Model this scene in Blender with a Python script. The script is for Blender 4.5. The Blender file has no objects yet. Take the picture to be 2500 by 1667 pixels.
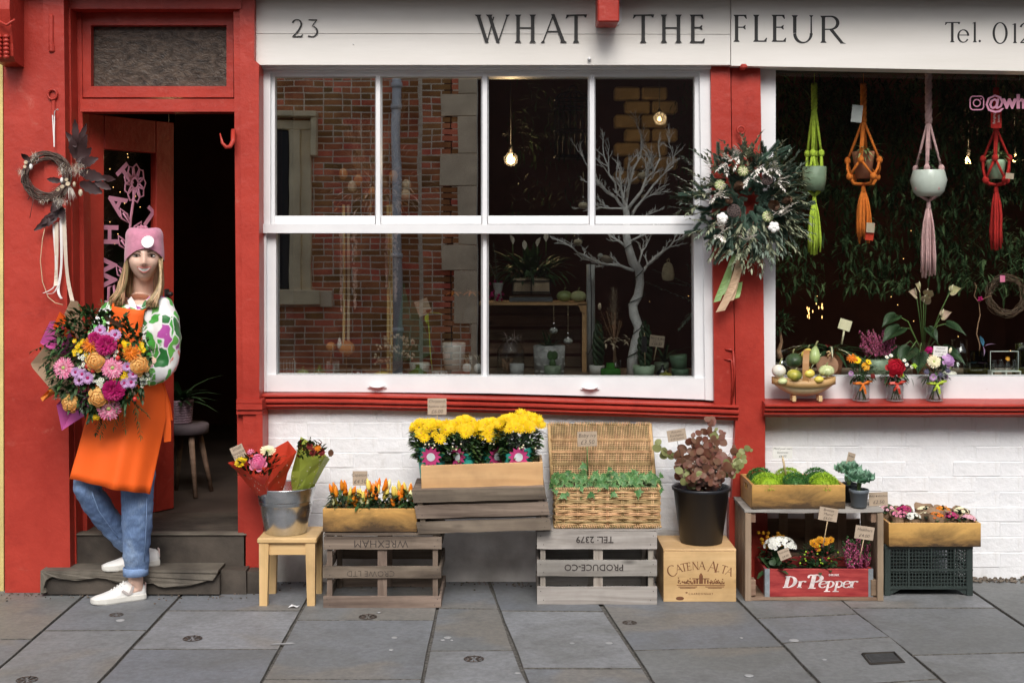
import bpy,math,random
from mathutils import Vector,Matrix,Euler,noise
R = random.Random(7)
ru = R.uniform
from math import cos,sin,sqrt,radians
sc = bpy.context.scene
COL = sc.collection
PI = math.pi
K0 = 0.0019
HZ = 620.0
EYE = 799*K0
cam = bpy.data.cameras.new('camera')
cam_o = bpy.data.objects.new('camera',cam)
COL.objects.link(cam_o)
cam_o.location = (0,-6,EYE)
cam_o.rotation_euler = (PI/2,0,0)
cam.sensor_width = 36
cam.lens = 36*6/(2500*K0)
cam.shift_y = -(833.5-HZ)/2500
cam.clip_start = 0.05
cam.clip_end = 1000
sc.camera = cam_o
world = bpy.data.worlds.new('World')
sc.world = world
world.use_nodes = True
wn = world.node_tree.nodes
wl = world.node_tree.links
wn.clear()
sky = wn.new('ShaderNodeTexSky')
sky.sky_type = 'NISHITA'
sky.sun_disc = False
SUN_EL,SUN_AZ = radians(44),radians(178)
sky.sun_elevation = SUN_EL
sky.sun_rotation = SUN_AZ
sky.air_density = 1.0
sky.dust_density = 3.0
hs = wn.new('ShaderNodeHueSaturation')
hs.inputs['Saturation'].default_value = 0.45
bg = wn.new('ShaderNodeBackground')
bg.inputs['Strength'].default_value = 0.13
wo = wn.new('ShaderNodeOutputWorld')
wl.new(sky.outputs[0],hs.inputs['Color'])
wl.new(hs.outputs[0],bg.inputs['Color'])
wl.new(bg.outputs[0],wo.inputs['Surface'])
sun = bpy.data.lights.new('sun','SUN')
sun.energy = 1.5
sun.angle = radians(28)
sun.color = (1.0,0.965,0.92)
sun_o = bpy.data.objects.new('sun',sun)
COL.objects.link(sun_o)
sd = Vector((sin(SUN_AZ)*cos(SUN_EL),cos(SUN_AZ)*cos(SUN_EL),sin(SUN_EL)))
sun_o.rotation_euler = sd.to_track_quat('Z','Y').to_euler()
sun_o.location = (0,-4,8)
vs = sc.view_settings
vs.view_transform = 'Standard'
vs.look = 'None'
vs.exposure = 0.62
vs.gamma = 1
vs.use_curve_mapping = False
cy = sc.cycles
cy.use_denoising = True
cy.max_bounces = 8
cy.diffuse_bounces = 4
cy.glossy_bounces = 4
cy.transmission_bounces = 6
cy.transparent_max_bounces = 16
cy.sample_clamp_indirect = 4
cy.caustics_reflective = False
cy.caustics_refractive = False
def kk(Y):return K0*(6+Y)/6
def P(px,py,Y):
 k = kk(Y)
 return Vector(((px-1250)*k,Y,EYE-(py-HZ)*k))
def ground(px,py):
 Z = 6*799/(py-HZ)
 return Vector(((px-1250)*K0*Z/6,Z-6,0))
def gY(py,z=0.0):
 return 6*(EYE-z)/K0/(py-HZ)-6
MATS = {}
def _nodes(name):
 m = bpy.data.materials.new(name)
 m.use_nodes = True
 nt = m.node_tree
 nt.nodes.clear()
 out = nt.nodes.new('ShaderNodeOutputMaterial')
 b = nt.nodes.new('ShaderNodeBsdfPrincipled')
 nt.links.new(b.outputs[0],out.inputs[0])
 MATS[name] = m
 return m,nt,b,out
def N(nt,t,**kw):
 n = nt.nodes.new(t)
 for k,v in kw.items():
  if hasattr(n,k):setattr(n,k,v)
  else:n.inputs[k].default_value = v
 return n
def coords(nt,scale=(1,1,1),jitter=True):
 tc = N(nt,'ShaderNodeTexCoord')
 mp = N(nt,'ShaderNodeMapping')
 mp.inputs['Scale'].default_value = scale
 if jitter:
  oi = N(nt,'ShaderNodeObjectInfo')
  ml = N(nt,'ShaderNodeMath',operation='MULTIPLY')
  ml.inputs[1].default_value = 37.0
  nt.links.new(oi.outputs['Random'],ml.inputs[0])
  cb = N(nt,'ShaderNodeCombineXYZ')
  for i in range(3):nt.links.new(ml.outputs[0],cb.inputs[i])
  nt.links.new(cb.outputs[0],mp.inputs['Location'])
 nt.links.new(tc.outputs['Object'],mp.inputs['Vector'])
 return mp.outputs[0]
def mixc(nt,fac,a,b,mode='MIX'):
 n = N(nt,'ShaderNodeMix',data_type='RGBA',blend_type=mode)
 for s,v in((n.inputs[0],fac),(n.inputs[6],a),(n.inputs[7],b)):
  if hasattr(v,'is_output')or isinstance(v,bpy.types.NodeSocket):nt.links.new(v,s)
  elif isinstance(v,(int,float)):s.default_value = v
  else:s.default_value = (*v,1)
 return n.outputs[2]
def ramp(nt,fac,stops):
 n = N(nt,'ShaderNodeValToRGB')
 e = n.color_ramp.elements
 while len(e)<len(stops):e.new(0.5)
 for el,(p,c)in zip(e,stops):
  el.position = p
  el.color = (*c,1)if not isinstance(c,(int,float))else(c,c,c,1)
 nt.links.new(fac,n.inputs[0])
 return n.outputs[0]
def noise_tex(nt,vec,scale,detail=4,rough=.55,dist=0):
 n = N(nt,'ShaderNodeTexNoise')
 n.inputs['Scale'].default_value = scale
 n.inputs['Detail'].default_value = detail
 n.inputs['Roughness'].default_value = rough
 n.inputs['Distortion'].default_value = dist
 nt.links.new(vec,n.inputs['Vector'])
 return n.outputs[0]
def hsv_random(nt,col,island,objr):
 src = None
 if island:
  g = N(nt,'ShaderNodeNewGeometry')
  src,amt = g.outputs['Random Per Island'],island
 elif objr:
  g = N(nt,'ShaderNodeObjectInfo')
  src,amt = g.outputs['Random'],objr
 if not src:return col
 h = N(nt,'ShaderNodeHueSaturation')
 mr = N(nt,'ShaderNodeMapRange')
 mr.inputs[3].default_value = 1-amt
 mr.inputs[4].default_value = 1+amt
 nt.links.new(src,mr.inputs[0])
 nt.links.new(mr.outputs[0],h.inputs['Value'])
 mr2 = N(nt,'ShaderNodeMapRange')
 mr2.inputs[3].default_value = .5+amt*.05
 mr2.inputs[4].default_value = .5-amt*.05
 nt.links.new(src,mr2.inputs[0])
 nt.links.new(mr2.outputs[0],h.inputs['Hue'])
 nt.links.new(col,h.inputs['Color'])
 return h.outputs[0]
def mat(name,col,rough=.6,var=.15,scale=8,bump=0.0,bscale=80,metal=0,spec=.5,island=0,objr=0,transl=0,col2=None,stretch=(1,1,1),coat=0,sheen=0):
 m,nt,b,out = _nodes(name)
 v = coords(nt,stretch)
 f = noise_tex(nt,v,scale)
 lo = tuple(c*(1-var)for c in col)
 hi = col2 or tuple(min(1,c*(1+var))for c in col)
 c = ramp(nt,f,[(.3,lo),(.7,hi)])
 c = hsv_random(nt,c,island,objr)
 nt.links.new(c,b.inputs['Base Color'])
 b.inputs['Roughness'].default_value = rough
 b.inputs['Metallic'].default_value = metal
 b.inputs['Specular IOR Level'].default_value = spec
 b.inputs['Coat Weight'].default_value = coat
 if sheen:b.inputs['Sheen Weight'].default_value = sheen
 if bump:
  bf = noise_tex(nt,v,bscale,3)
  bp = N(nt,'ShaderNodeBump')
  bp.inputs['Strength'].default_value = bump
  bp.inputs['Distance'].default_value = .004
  nt.links.new(bf,bp.inputs['Height'])
  nt.links.new(bp.outputs[0],b.inputs['Normal'])
 if transl:
  t = N(nt,'ShaderNodeBsdfTranslucent')
  nt.links.new(c,t.inputs[0])
  mx = N(nt,'ShaderNodeMixShader')
  mx.inputs[0].default_value = transl
  nt.links.new(b.outputs[0],mx.inputs[1])
  nt.links.new(t.outputs[0],mx.inputs[2])
  nt.links.new(mx.outputs[0],out.inputs[0])
 return m
def wood(name,c1,c2,axis=0,rough=.65,grain=1.0,objr=.12,knots=True,bump=.25,stain=None):
 m,nt,b,out = _nodes(name)
 s = [26,26,26]
 s[axis] = 1.6
 v = coords(nt,tuple(x*grain for x in s))
 f = noise_tex(nt,v,1.0,5,.6,.6)
 c = ramp(nt,f,[(.32,c1),(.62,c2)])
 v2 = coords(nt,(1,1,1))
 f2 = noise_tex(nt,v2,5,4,.6)
 c = mixc(nt,ramp(nt,f2,[(.45,0.0),(.75,.55)]),c,tuple(x*.55 for x in c1))
 s2 = [9,9,9]
 s2[axis] = 3.2
 vv = coords(nt,tuple(s2))
 vo = N(nt,'ShaderNodeTexVoronoi')
 vo.inputs['Scale'].default_value = 1
 nt.links.new(vv,vo.inputs['Vector'])
 if knots:
  c = mixc(nt,ramp(nt,vo.outputs['Distance'],[(.04,.7),(.13,0.0)]),c,tuple(x*.3 for x in c1))
 if stain:
  tc = N(nt,'ShaderNodeTexCoord')
  sp = N(nt,'ShaderNodeSeparateXYZ')
  nt.links.new(tc.outputs['Object'],sp.inputs[0])
  nn = noise_tex(nt,coords(nt,(5,5,14)),1.0,6,.7,.5)
  ad = N(nt,'ShaderNodeMath',operation='MULTIPLY_ADD')
  nt.links.new(nn,ad.inputs[0])
  ad.inputs[1].default_value = -(stain[1]-stain[0])*2.2
  nt.links.new(sp.outputs[2],ad.inputs[2])
  mr = N(nt,'ShaderNodeMapRange')
  mr.inputs[1].default_value = stain[0]-(stain[1]-stain[0])*1.1
  mr.inputs[2].default_value = stain[1]-(stain[1]-stain[0])*1.1
  mr.inputs[3].default_value = .93
  mr.inputs[4].default_value = 0
  nt.links.new(ad.outputs[0],mr.inputs[0])
  c = mixc(nt,mr.outputs[0],c,(.028,.017,.012))
 c = hsv_random(nt,c,0,objr)
 nt.links.new(c,b.inputs['Base Color'])
 b.inputs['Roughness'].default_value = rough
 bp = N(nt,'ShaderNodeBump')
 bp.inputs['Strength'].default_value = bump
 bp.inputs['Distance'].default_value = .002
 nt.links.new(f,bp.inputs['Height'])
 nt.links.new(bp.outputs[0],b.inputs['Normal'])
 return m
def glass(name,refl=.1,tint=(1,1,1),rough=0.0,fres=True):
 m,nt,b,out = _nodes(name)
 nt.nodes.remove(b)
 t = N(nt,'ShaderNodeBsdfTransparent')
 t.inputs[0].default_value = (*tint,1)
 g = N(nt,'ShaderNodeBsdfGlossy')
 g.inputs['Roughness'].default_value = rough
 mx = N(nt,'ShaderNodeMixShader')
 lw = N(nt,'ShaderNodeLayerWeight')
 lw.inputs[0].default_value = .5
 mr = N(nt,'ShaderNodeMapRange')
 mr.inputs[3].default_value = refl
 mr.inputs[4].default_value = min(1,refl+(.6 if fres else 0))
 pw = N(nt,'ShaderNodeMath',operation='POWER')
 pw.inputs[1].default_value = 3
 nt.links.new(lw.outputs['Facing'],pw.inputs[0])
 nt.links.new(pw.outputs[0],mr.inputs[0])
 nt.links.new(mr.outputs[0],mx.inputs[0])
 nt.links.new(t.outputs[0],mx.inputs[1])
 nt.links.new(g.outputs[0],mx.inputs[2])
 nt.links.new(mx.outputs[0],out.inputs[0])
 return m
def emis(name,col,strength):
 m,nt,b,out = _nodes(name)
 b.inputs['Base Color'].default_value = (*col,1)
 b.inputs['Emission Color'].default_value = (*col,1)
 b.inputs['Emission Strength'].default_value = strength
 return m
def frame_of(d,up=Vector((0,0,1))):
 d = d.normalized()
 if abs(d.dot(up))>.98:up = Vector((0,1,0))
 x = d.cross(up).normalized()
 return x,x.cross(d).normalized(),d
def rotM(rx=0,ry=0,rz=0,loc=(0,0,0)):
 return Matrix.Translation(loc)@Euler((rx,ry,rz)).to_matrix().to_4x4()
WM = {}
class MB:
 def __init__(s):
  s.v,s.f,s.mi,s.sm = [],[],[],[]
 def add(s,vs,fs,mi=0,smooth=False,M=None):
  o = len(s.v)
  if M is not None:vs = [M@Vector(v)for v in vs]
  s.v.extend(tuple(v)for v in vs)
  for f in fs:
   s.f.append(tuple(i+o for i in f));s.mi.append(mi);s.sm.append(smooth)
  return s
 def merge(s,other,M=None,mi_off=0):
  o = len(s.v)
  s.v.extend(tuple(M@Vector(v))if M is not None else v for v in other.v)
  for f,m,q in zip(other.f,other.mi,other.sm):
   s.f.append(tuple(i+o for i in f));s.mi.append(m+mi_off);s.sm.append(q)
  return s
 def box(s,c,size,M=None,mi=0,bev=0.0,taper=None):
  hx,hy,hz = size[0]/2,size[1]/2,size[2]/2
  c = Vector(c)
  b = min(bev,hx*.9,hy*.9,hz*.9)
  if b<=0:
   vs = [c+Vector((x*hx,y*hy,z*hz))for z in(-1,1)for y in(-1,1)for x in(-1,1)]
   fs = [(0,2,3,1),(4,5,7,6),(0,1,5,4),(2,6,7,3),(0,4,6,2),(1,3,7,5)]
   return s.add(vs,fs,mi,False,M)
  vs,idx = [],{}
  for x in(-1,1):
   for y in(-1,1):
    for z in(-1,1):
     for ax in range(3):
      p = [x*(hx-b),y*(hy-b),z*(hz-b)]
      p[ax] = (x,y,z)[ax]*(hx,hy,hz)[ax]
      idx[(x,y,z,ax)] = len(vs)
      vs.append(c+Vector(p))
  fs = []
  q = [(-1,-1),(1,-1),(1,1),(-1,1)]
  for sg in(-1,1):
   fx = [idx[(sg,a,e,0)]for a,e in q]
   fy = [idx[(a,sg,e,1)]for a,e in q]
   fz = [idx[(a,e,sg,2)]for a,e in q]
   for fc,flip in((fx,sg<0),(fy,sg>0),(fz,sg<0)):
    fs.append(tuple(reversed(fc))if flip else tuple(fc))
  for a in(-1,1):
   for e in(-1,1):
    fs.append((idx[(a,e,-1,0)],idx[(a,e,1,0)],idx[(a,e,1,1)],idx[(a,e,-1,1)])[::(1 if a*e<0 else-1)])
    fs.append((idx[(a,-1,e,0)],idx[(a,1,e,0)],idx[(a,1,e,2)],idx[(a,-1,e,2)])[::(-1 if a*e<0 else 1)])
    fs.append((idx[(-1,a,e,1)],idx[(1,a,e,1)],idx[(1,a,e,2)],idx[(-1,a,e,2)])[::(1 if a*e<0 else-1)])
  for x in(-1,1):
   for y in(-1,1):
    for z in(-1,1):
     t = (idx[(x,y,z,0)],idx[(x,y,z,1)],idx[(x,y,z,2)])
     fs.append(t if x*y*z>0 else t[::-1])
  return s.add(vs,fs,mi,False,M)
 def hexa(s,bot,top,mi=0):
  return s.add(list(bot)+list(top),[(3,2,1,0),(4,5,6,7),(0,1,5,4),(1,2,6,5),(2,3,7,6),(3,0,4,7)],mi)
 def prism(s,pts,d,mi=0,M=None):
  n = len(pts)
  d = Vector(d)
  vs = [Vector(p)for p in pts]+[Vector(p)+d for p in pts]
  fs = [tuple(range(n)),tuple(range(2*n-1,n-1,-1))]
  fs+=[((i+1)%n,i,i+n,(i+1)%n+n)for i in range(n)]
  return s.add(vs,fs,mi,False,M)
 def tube(s,pts,r,n=8,mi=0,cap=True,smooth=True,flat=1.0,up=Vector((0,0,1))):
  pts = [Vector(p)for p in pts]
  m = len(pts)
  rs = r if isinstance(r,(list,tuple))else[r]*m
  vs,fs = [],[]
  X = None
  for i,p in enumerate(pts):
   d = (pts[min(i+1,m-1)]-pts[max(i-1,0)])
   if d.length<1e-9:d = Vector((0,0,1))
   d.normalize()
   if X is None:X,U,_ = frame_of(d,up)
   else:
    X = (X-d*X.dot(d))
    if X.length<1e-6:X,U,_ = frame_of(d,up)
    X.normalize()
   U = X.cross(d)
   for k in range(n):
    a = 2*PI*k/n
    vs.append(p+X*(cos(a)*rs[i])+U*(sin(a)*rs[i]*flat))
  for i in range(m-1):
   for k in range(n):
    fs.append((i*n+k,(i+1)*n+k,(i+1)*n+(k+1)%n,i*n+(k+1)%n))
  if cap:
   fs.append(tuple(range(n)))
   fs.append(tuple(range(m*n-1,(m-1)*n-1,-1)))
  return s.add(vs,fs,mi,smooth)
 def lathe(s,prof,n=24,c=(0,0,0),mi=0,M=None,smooth=True,sx=1,sy=1,lobes=0,ldep=0,cap0=True,cap1=True):
  vs,fs = [],[]
  c = Vector(c)
  for(r,z)in prof:
   for k in range(n):
    a = 2*PI*k/n
    q = r*(1+(ldep*cos(lobes*a)if lobes else 0))
    vs.append(c+Vector((q*cos(a)*sx,q*sin(a)*sy,z)))
  for i in range(len(prof)-1):
   for k in range(n):
    fs.append((i*n+k,i*n+(k+1)%n,(i+1)*n+(k+1)%n,(i+1)*n+k))
  if cap0:fs.append(tuple(range(n-1,-1,-1)))
  if cap1:fs.append(tuple(range((len(prof)-1)*n,len(prof)*n)))
  return s.add(vs,fs,mi,smooth,M)
 def ell(s,c,rad,nu=12,nv=8,mi=0,M=None,smooth=True):
  prof = []
  for i in range(nv+1):
   t = -PI/2+PI*i/nv
   prof.append((max(1e-4,cos(t)),sin(t)))
  vs,fs = [],[]
  c = Vector(c)
  for r,z in prof:
   for k in range(nu):
    a = 2*PI*k/nu
    vs.append(c+Vector((r*cos(a)*rad[0],r*sin(a)*rad[1],z*rad[2])))
  for i in range(nv):
   for k in range(nu):
    fs.append((i*nu+k,i*nu+(k+1)%nu,(i+1)*nu+(k+1)%nu,(i+1)*nu+k))
  return s.add(vs,fs,mi,smooth,M)
 def leaf(s,base,d,L,W,up=Vector((0,0,1)),bend=.3,fold=.25,n=3,mi=0,tip=.0,smooth=True,shape='oval',two=False):
  base = Vector(base)
  X,U,F = frame_of(Vector(d),up)
  vs,fs = [],[]
  for i in range(n+1):
   t = i/n
   if shape=='oval':w = sin(PI*min(.985,.03+t*.97))**.8
   elif shape=='lance':w = sin(PI*(t**.75)*.98+.03)
   elif shape=='strap':w = 1-.85*t**3
   elif shape=='round':w = sin(PI*min(.97,.05+t*.95))**.5
   elif shape=='petal':w = (.35+.65*sin(PI*.5*min(1,t*1.5)))*(1-.45*max(0,t-.7)/.3)
   else:w = 1-t
   w = max(.02,w)*W/2
   c = base+F*(L*t*(1-bend*bend*t*.25))-U*(L*bend*t*t)
   vs+=[c-X*w+U*(w*fold),c,c+X*w+U*(w*fold)]
  for i in range(n):
   o = 3*i
   fs+=[(o,o+1,o+4,o+3),(o+1,o+2,o+5,o+4)]
  return s.add(vs,fs,mi,smooth)
 def ribbon(s,pts,w,wdir,mi=0,smooth=True,thick=.0008):
  pts = [Vector(p)for p in pts]
  for _ in range(6 if len(pts)>6 else 0):pts = [pts[0]]+[(pts[i-1]+pts[i]*2+pts[i+1])/4 for i in range(1,len(pts)-1)]+[pts[-1]]
  vs,fs = [],[]
  for i,p in enumerate(pts):
   wd = Vector(wdir[i]if isinstance(wdir,list)else wdir).normalized()
   ww = w[i]if isinstance(w,(list,tuple))else w
   d = pts[min(i+1,len(pts)-1)]-pts[max(i-1,0)]
   nrm = d.cross(wd)
   nrm = nrm.normalized()*thick if nrm.length>1e-9 else Vector((0,thick,0))
   vs+=[p-wd*ww/2-nrm,p+wd*ww/2-nrm,p+wd*ww/2+nrm,p-wd*ww/2+nrm]
  for i in range(len(pts)-1):
   o = 4*i
   for a in range(4):
    fs.append((o+a,o+(a+1)%4,o+4+(a+1)%4,o+4+a))
  m = 4*(len(pts)-1)
  fs+=[(3,2,1,0),(m,m+1,m+2,m+3)]
  return s.add(vs,fs,mi,False)
 def mesh(s,name,mats):
  me = bpy.data.meshes.new(name)
  me.from_pydata(s.v,[],s.f)
  for m in(mats if isinstance(mats,(list,tuple))else[mats]):
   me.materials.append(MATS[m]if isinstance(m,str)else m)
  me.polygons.foreach_set('material_index',s.mi)
  me.polygons.foreach_set('use_smooth',s.sm)
  me.update()
  return me
 def build(s,name,mats,parent=None,world=False,label=None,kind=None,loc=None,rot=None):
  if world and parent is not None:
   inv = wm(parent).inverted()
   s.v = [tuple(inv@Vector(v))for v in s.v]
  return link(name,s.mesh(name,mats),parent,loc,rot,label,kind)
def wm(o):
 return WM.get(o.name,Matrix.Identity(4))
def link(name,data,parent=None,loc=None,rot=None,label=None,kind=None,scale=None):
 o = bpy.data.objects.new(name,data)
 COL.objects.link(o)
 if loc is not None:o.location = loc
 if rot is not None:o.rotation_euler = rot
 if scale is not None:o.scale = (scale,)*3 if isinstance(scale,(int,float))else scale
 L = Matrix.LocRotScale(o.location,o.rotation_euler,o.scale)
 if parent is not None:
  o.parent = parent
  WM[o.name] = wm(parent)@L
 else:WM[o.name] = L
 if label:o['label'] = label
 if kind:o['kind'] = kind
 return o
def tag(o,label,cat,group=None):
 o['label'] = label;o['category'] = cat
 if group:o['group'] = group
 return o
def thing(name,label,cat,loc=(0,0,0),rz=0,group=None):
 return tag(link(name,None,None,loc,(0,0,rz)),label,cat,group)
def kids(o):return[c for c in bpy.data.objects if c.parent==o]
def copy_thing(root,loc,rz=0,label=None,group=None):
 r = root.copy();COL.objects.link(r);r.location = loc;r.rotation_euler = (0,0,rz)
 WM[r.name] = Matrix.LocRotScale(r.location,r.rotation_euler,r.scale)
 if label:r['label'] = label
 if group:r['group'] = group
 for ch in kids(root):
  c = ch.copy();COL.objects.link(c);c.parent = r
  for g in kids(ch):
   d = g.copy();COL.objects.link(d);d.parent = c
 return r
def text_mesh(body,size,mats,offset=0.0,shear=0.0,extrude=.0004,align='CENTER',spacing=1.0,res=2):
 cu = bpy.data.curves.new('lettering','FONT')
 cu.body = body;cu.size = size;cu.offset = offset;cu.shear = shear
 cu.extrude = extrude;cu.align_x = align;cu.align_y = 'CENTER'
 cu.space_character = spacing;cu.space_line = .8
 cu.resolution_u = res
 to = bpy.data.objects.new('lettering',cu)
 COL.objects.link(to)
 dg = bpy.context.evaluated_depsgraph_get()
 me = bpy.data.meshes.new_from_object(to.evaluated_get(dg))
 bpy.data.objects.remove(to)
 bpy.data.curves.remove(cu)
 me.name = 'lettering'
 me.materials.clear()
 me.materials.append(MATS[mats])
 return me
FRONT = (PI/2,0,0)
# ================================================================ MATERIALS
def red_paint():
 m,nt,b,out = _nodes('red_paint')
 v = coords(nt,(1,1,1),False)
 f = noise_tex(nt,v,1.6,8,.68)
 c = ramp(nt,f,[(.34,(.30,.024,.015)),(.66,(.47,.050,.032))])
 f3 = noise_tex(nt,v,9,5,.7,1.0)
 c = mixc(nt,ramp(nt,f3,[(.62,0.0),(.76,.5)]),c,(.50,.15,.11))
 f4 = noise_tex(nt,v,3.2,6,.75,1.5)
 c = mixc(nt,ramp(nt,f4,[(.55,0.0),(.72,.5)]),c,(.22,.016,.012))
 nt.links.new(c,b.inputs['Base Color'])
 b.inputs['Roughness'].default_value = .42
 b.inputs['Specular IOR Level'].default_value = .35
 f2 = noise_tex(nt,v,16,5,.6)
 bp = N(nt,'ShaderNodeBump')
 bp.inputs['Strength'].default_value = .5
 bp.inputs['Distance'].default_value = .008
 nt.links.new(f2,bp.inputs['Height'])
 nt.links.new(bp.outputs[0],b.inputs['Normal'])
red_paint()
def white_brick():
 m,nt,b,out = _nodes('white_brick_paint')
 v = coords(nt,(1,1,1),False)
 f = noise_tex(nt,v,3.5,6,.65)
 c = ramp(nt,f,[(.3,(.76,.77,.79)),(.7,(.86,.86,.87))])
 f2 = noise_tex(nt,coords(nt,(9,9,2),False),1.6,5,.7)
 c = mixc(nt,ramp(nt,f2,[(.55,0.0),(.76,.5)]),c,(.50,.47,.43))
 tc = N(nt,'ShaderNodeTexCoord');sp = N(nt,'ShaderNodeSeparateXYZ')
 nt.links.new(tc.outputs['Object'],sp.inputs[0])
 nt.links.new(c,b.inputs['Base Color'])
 b.inputs['Roughness'].default_value = .55
 fb = noise_tex(nt,v,28,5,.6)
 bp = N(nt,'ShaderNodeBump')
 bp.inputs['Strength'].default_value = .6
 bp.inputs['Distance'].default_value = .008
 nt.links.new(fb,bp.inputs['Height'])
 nt.links.new(bp.outputs[0],b.inputs['Normal'])
white_brick()
mat('plinth_render',(.60,.56,.52),.85,.35,5,.7,30,col2=(.80,.77,.74))
def white_paint():
 m,nt,b,out = _nodes('white_paint')
 v = coords(nt,(1,1,1),False)
 f = noise_tex(nt,v,4,5,.6)
 c = ramp(nt,f,[(.3,(.72,.72,.73)),(.7,(.80,.80,.80))])
 f2 = noise_tex(nt,v,22,6,.7,.6)
 c = mixc(nt,ramp(nt,f2,[(.68,0.0),(.8,.55)]),c,(.42,.38,.33))
 nt.links.new(c,b.inputs['Base Color'])
 b.inputs['Roughness'].default_value = .38
 fb = noise_tex(nt,v,30,4)
 bp = N(nt,'ShaderNodeBump');bp.inputs['Strength'].default_value = .25;bp.inputs['Distance'].default_value = .003
 nt.links.new(fb,bp.inputs['Height']);nt.links.new(bp.outputs[0],b.inputs['Normal'])
white_paint()
mat('fascia_paint',(.70,.67,.62),.5,.04,3,.12,40,col2=(.76,.73,.69),stretch=(.4,1,2.5))
mat('sign_black',(.012,.011,.011),.45,.1)
mat('jetty_timber',(.09,.06,.045),.8,.3,6)
mat('dark_gap',(.03,.025,.02),.9,.2)
mat('yellow_wall',(.62,.50,.20),.8,.2,6,.5)
mat('room_wall',(.10,.036,.028),.8,.4,2,.2,30)
mat('room_dark',(.020,.016,.015),.8,.3,3)
mat('room_floor',(.075,.055,.045),.6,.3,4)
mat('shelf_board',(.22,.16,.11),.6,.3,5)
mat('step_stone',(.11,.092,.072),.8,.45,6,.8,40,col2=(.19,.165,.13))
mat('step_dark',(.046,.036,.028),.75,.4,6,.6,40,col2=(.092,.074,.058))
mat('gravel',(.16,.13,.10),.9,.5,60,1,90)
mat('opp_brick',(.64,.17,.060),.85,.45,3,.3,50,island=.5,col2=(.76,.30,.12))
mat('opp_mortar',(.88,.76,.62),.9,.2,20,.4)
mat('opp_stone',(.80,.64,.44),.8,.2,4,.3,40)
mat('opp_frame',(.80,.66,.42),.8,.2,4,.3,40)
mat('opp_dark',(.010,.010,.012),.6,.1)
mat('pipe_paint',(.66,.67,.68),.4,.08)
mat('alley_wall',(.030,.017,.014),.9,.4,2)
mat('asphalt',(.05,.05,.052),.85,.3,40,.6,120)
mat('kerb_stone',(.22,.21,.20),.8,.25,10,.5)
def slab_mat():
 m,nt,b,out = _nodes('paving_stone')
 v = coords(nt,(1,1,1),False)
 vj = coords(nt,(1,1,1),True)
 oi = N(nt,'ShaderNodeObjectInfo')
 base = ramp(nt,oi.outputs['Random'],[(0,(.145,.152,.164)),(.3,(.205,.217,.238)),(.65,(.190,.195,.192)),(1,(.275,.282,.296))])
 f = noise_tex(nt,vj,2.4,6,.6,.8)
 c = mixc(nt,ramp(nt,f,[(.42,0.0),(.62,.5)]),base,(.135,.137,.125))
 f2 = noise_tex(nt,vj,1.1,3,.5,.4)
 c = mixc(nt,ramp(nt,f2,[(.56,0.0),(.60,.6)]),c,(.225,.200,.165))
 f3 = noise_tex(nt,v,40,6,.7)
 c = mixc(nt,ramp(nt,f3,[(.4,.35),(.6,0.0)]),c,(.085,.088,.092))
 f4 = noise_tex(nt,v,7,6,.7)
 c = mixc(nt,ramp(nt,f4,[(.3,.4),(.5,0.0)]),c,(.082,.080,.078))
 nt.links.new(c,b.inputs['Base Color'])
 b.inputs['Roughness'].default_value = .62
 b.inputs['Specular IOR Level'].default_value = .4
 bp = N(nt,'ShaderNodeBump');bp.inputs['Strength'].default_value = .5;bp.inputs['Distance'].default_value = .006
 fb = noise_tex(nt,v,18,8,.65)
 nt.links.new(fb,bp.inputs['Height']);nt.links.new(bp.outputs[0],b.inputs['Normal'])
slab_mat()
mat('joint_sand',(.075,.068,.058),.95,.4,60,.8,200,col2=(.16,.15,.135))
def shop_glass(name,refl,wob):
 m,nt,b,out = _nodes(name)
 nt.nodes.remove(b)
 t = N(nt,'ShaderNodeBsdfTransparent')
 t.inputs[0].default_value = (.97,.985,.975,1)
 g = N(nt,'ShaderNodeBsdfGlossy');g.inputs['Roughness'].default_value = 0.0
 v = coords(nt,(1,1,1),True)
 f = noise_tex(nt,v,2.2,2,.4)
 bp = N(nt,'ShaderNodeBump');bp.inputs['Strength'].default_value = wob;bp.inputs['Distance'].default_value = .01
 nt.links.new(f,bp.inputs['Height']);nt.links.new(bp.outputs[0],g.inputs['Normal'])
 mx = N(nt,'ShaderNodeMixShader');mx.inputs[0].default_value = refl
 nt.links.new(t.outputs[0],mx.inputs[1]);nt.links.new(g.outputs[0],mx.inputs[2])
 nt.links.new(mx.outputs[0],out.inputs[0])
shop_glass('window_glass',.36,.04)
shop_glass('shop_glass_right',.05,.02)
def textured_glass():
 m,nt,b,out = _nodes('textured_glass')
 v = coords(nt,(1,1,1.8),False)
 f = noise_tex(nt,v,9,6,.7,2.5)
 c = ramp(nt,f,[(.35,(.030,.022,.018)),(.65,(.125,.092,.070))])
 nt.links.new(c,b.inputs['Base Color'])
 b.inputs['Roughness'].default_value = .3;b.inputs['Specular IOR Level'].default_value = .2
 bp = N(nt,'ShaderNodeBump');bp.inputs['Strength'].default_value = .5;bp.inputs['Distance'].default_value = .01
 nt.links.new(noise_tex(nt,v,22,4,.6,2),bp.inputs['Height']);nt.links.new(bp.outputs[0],b.inputs['Normal'])
textured_glass()
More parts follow.
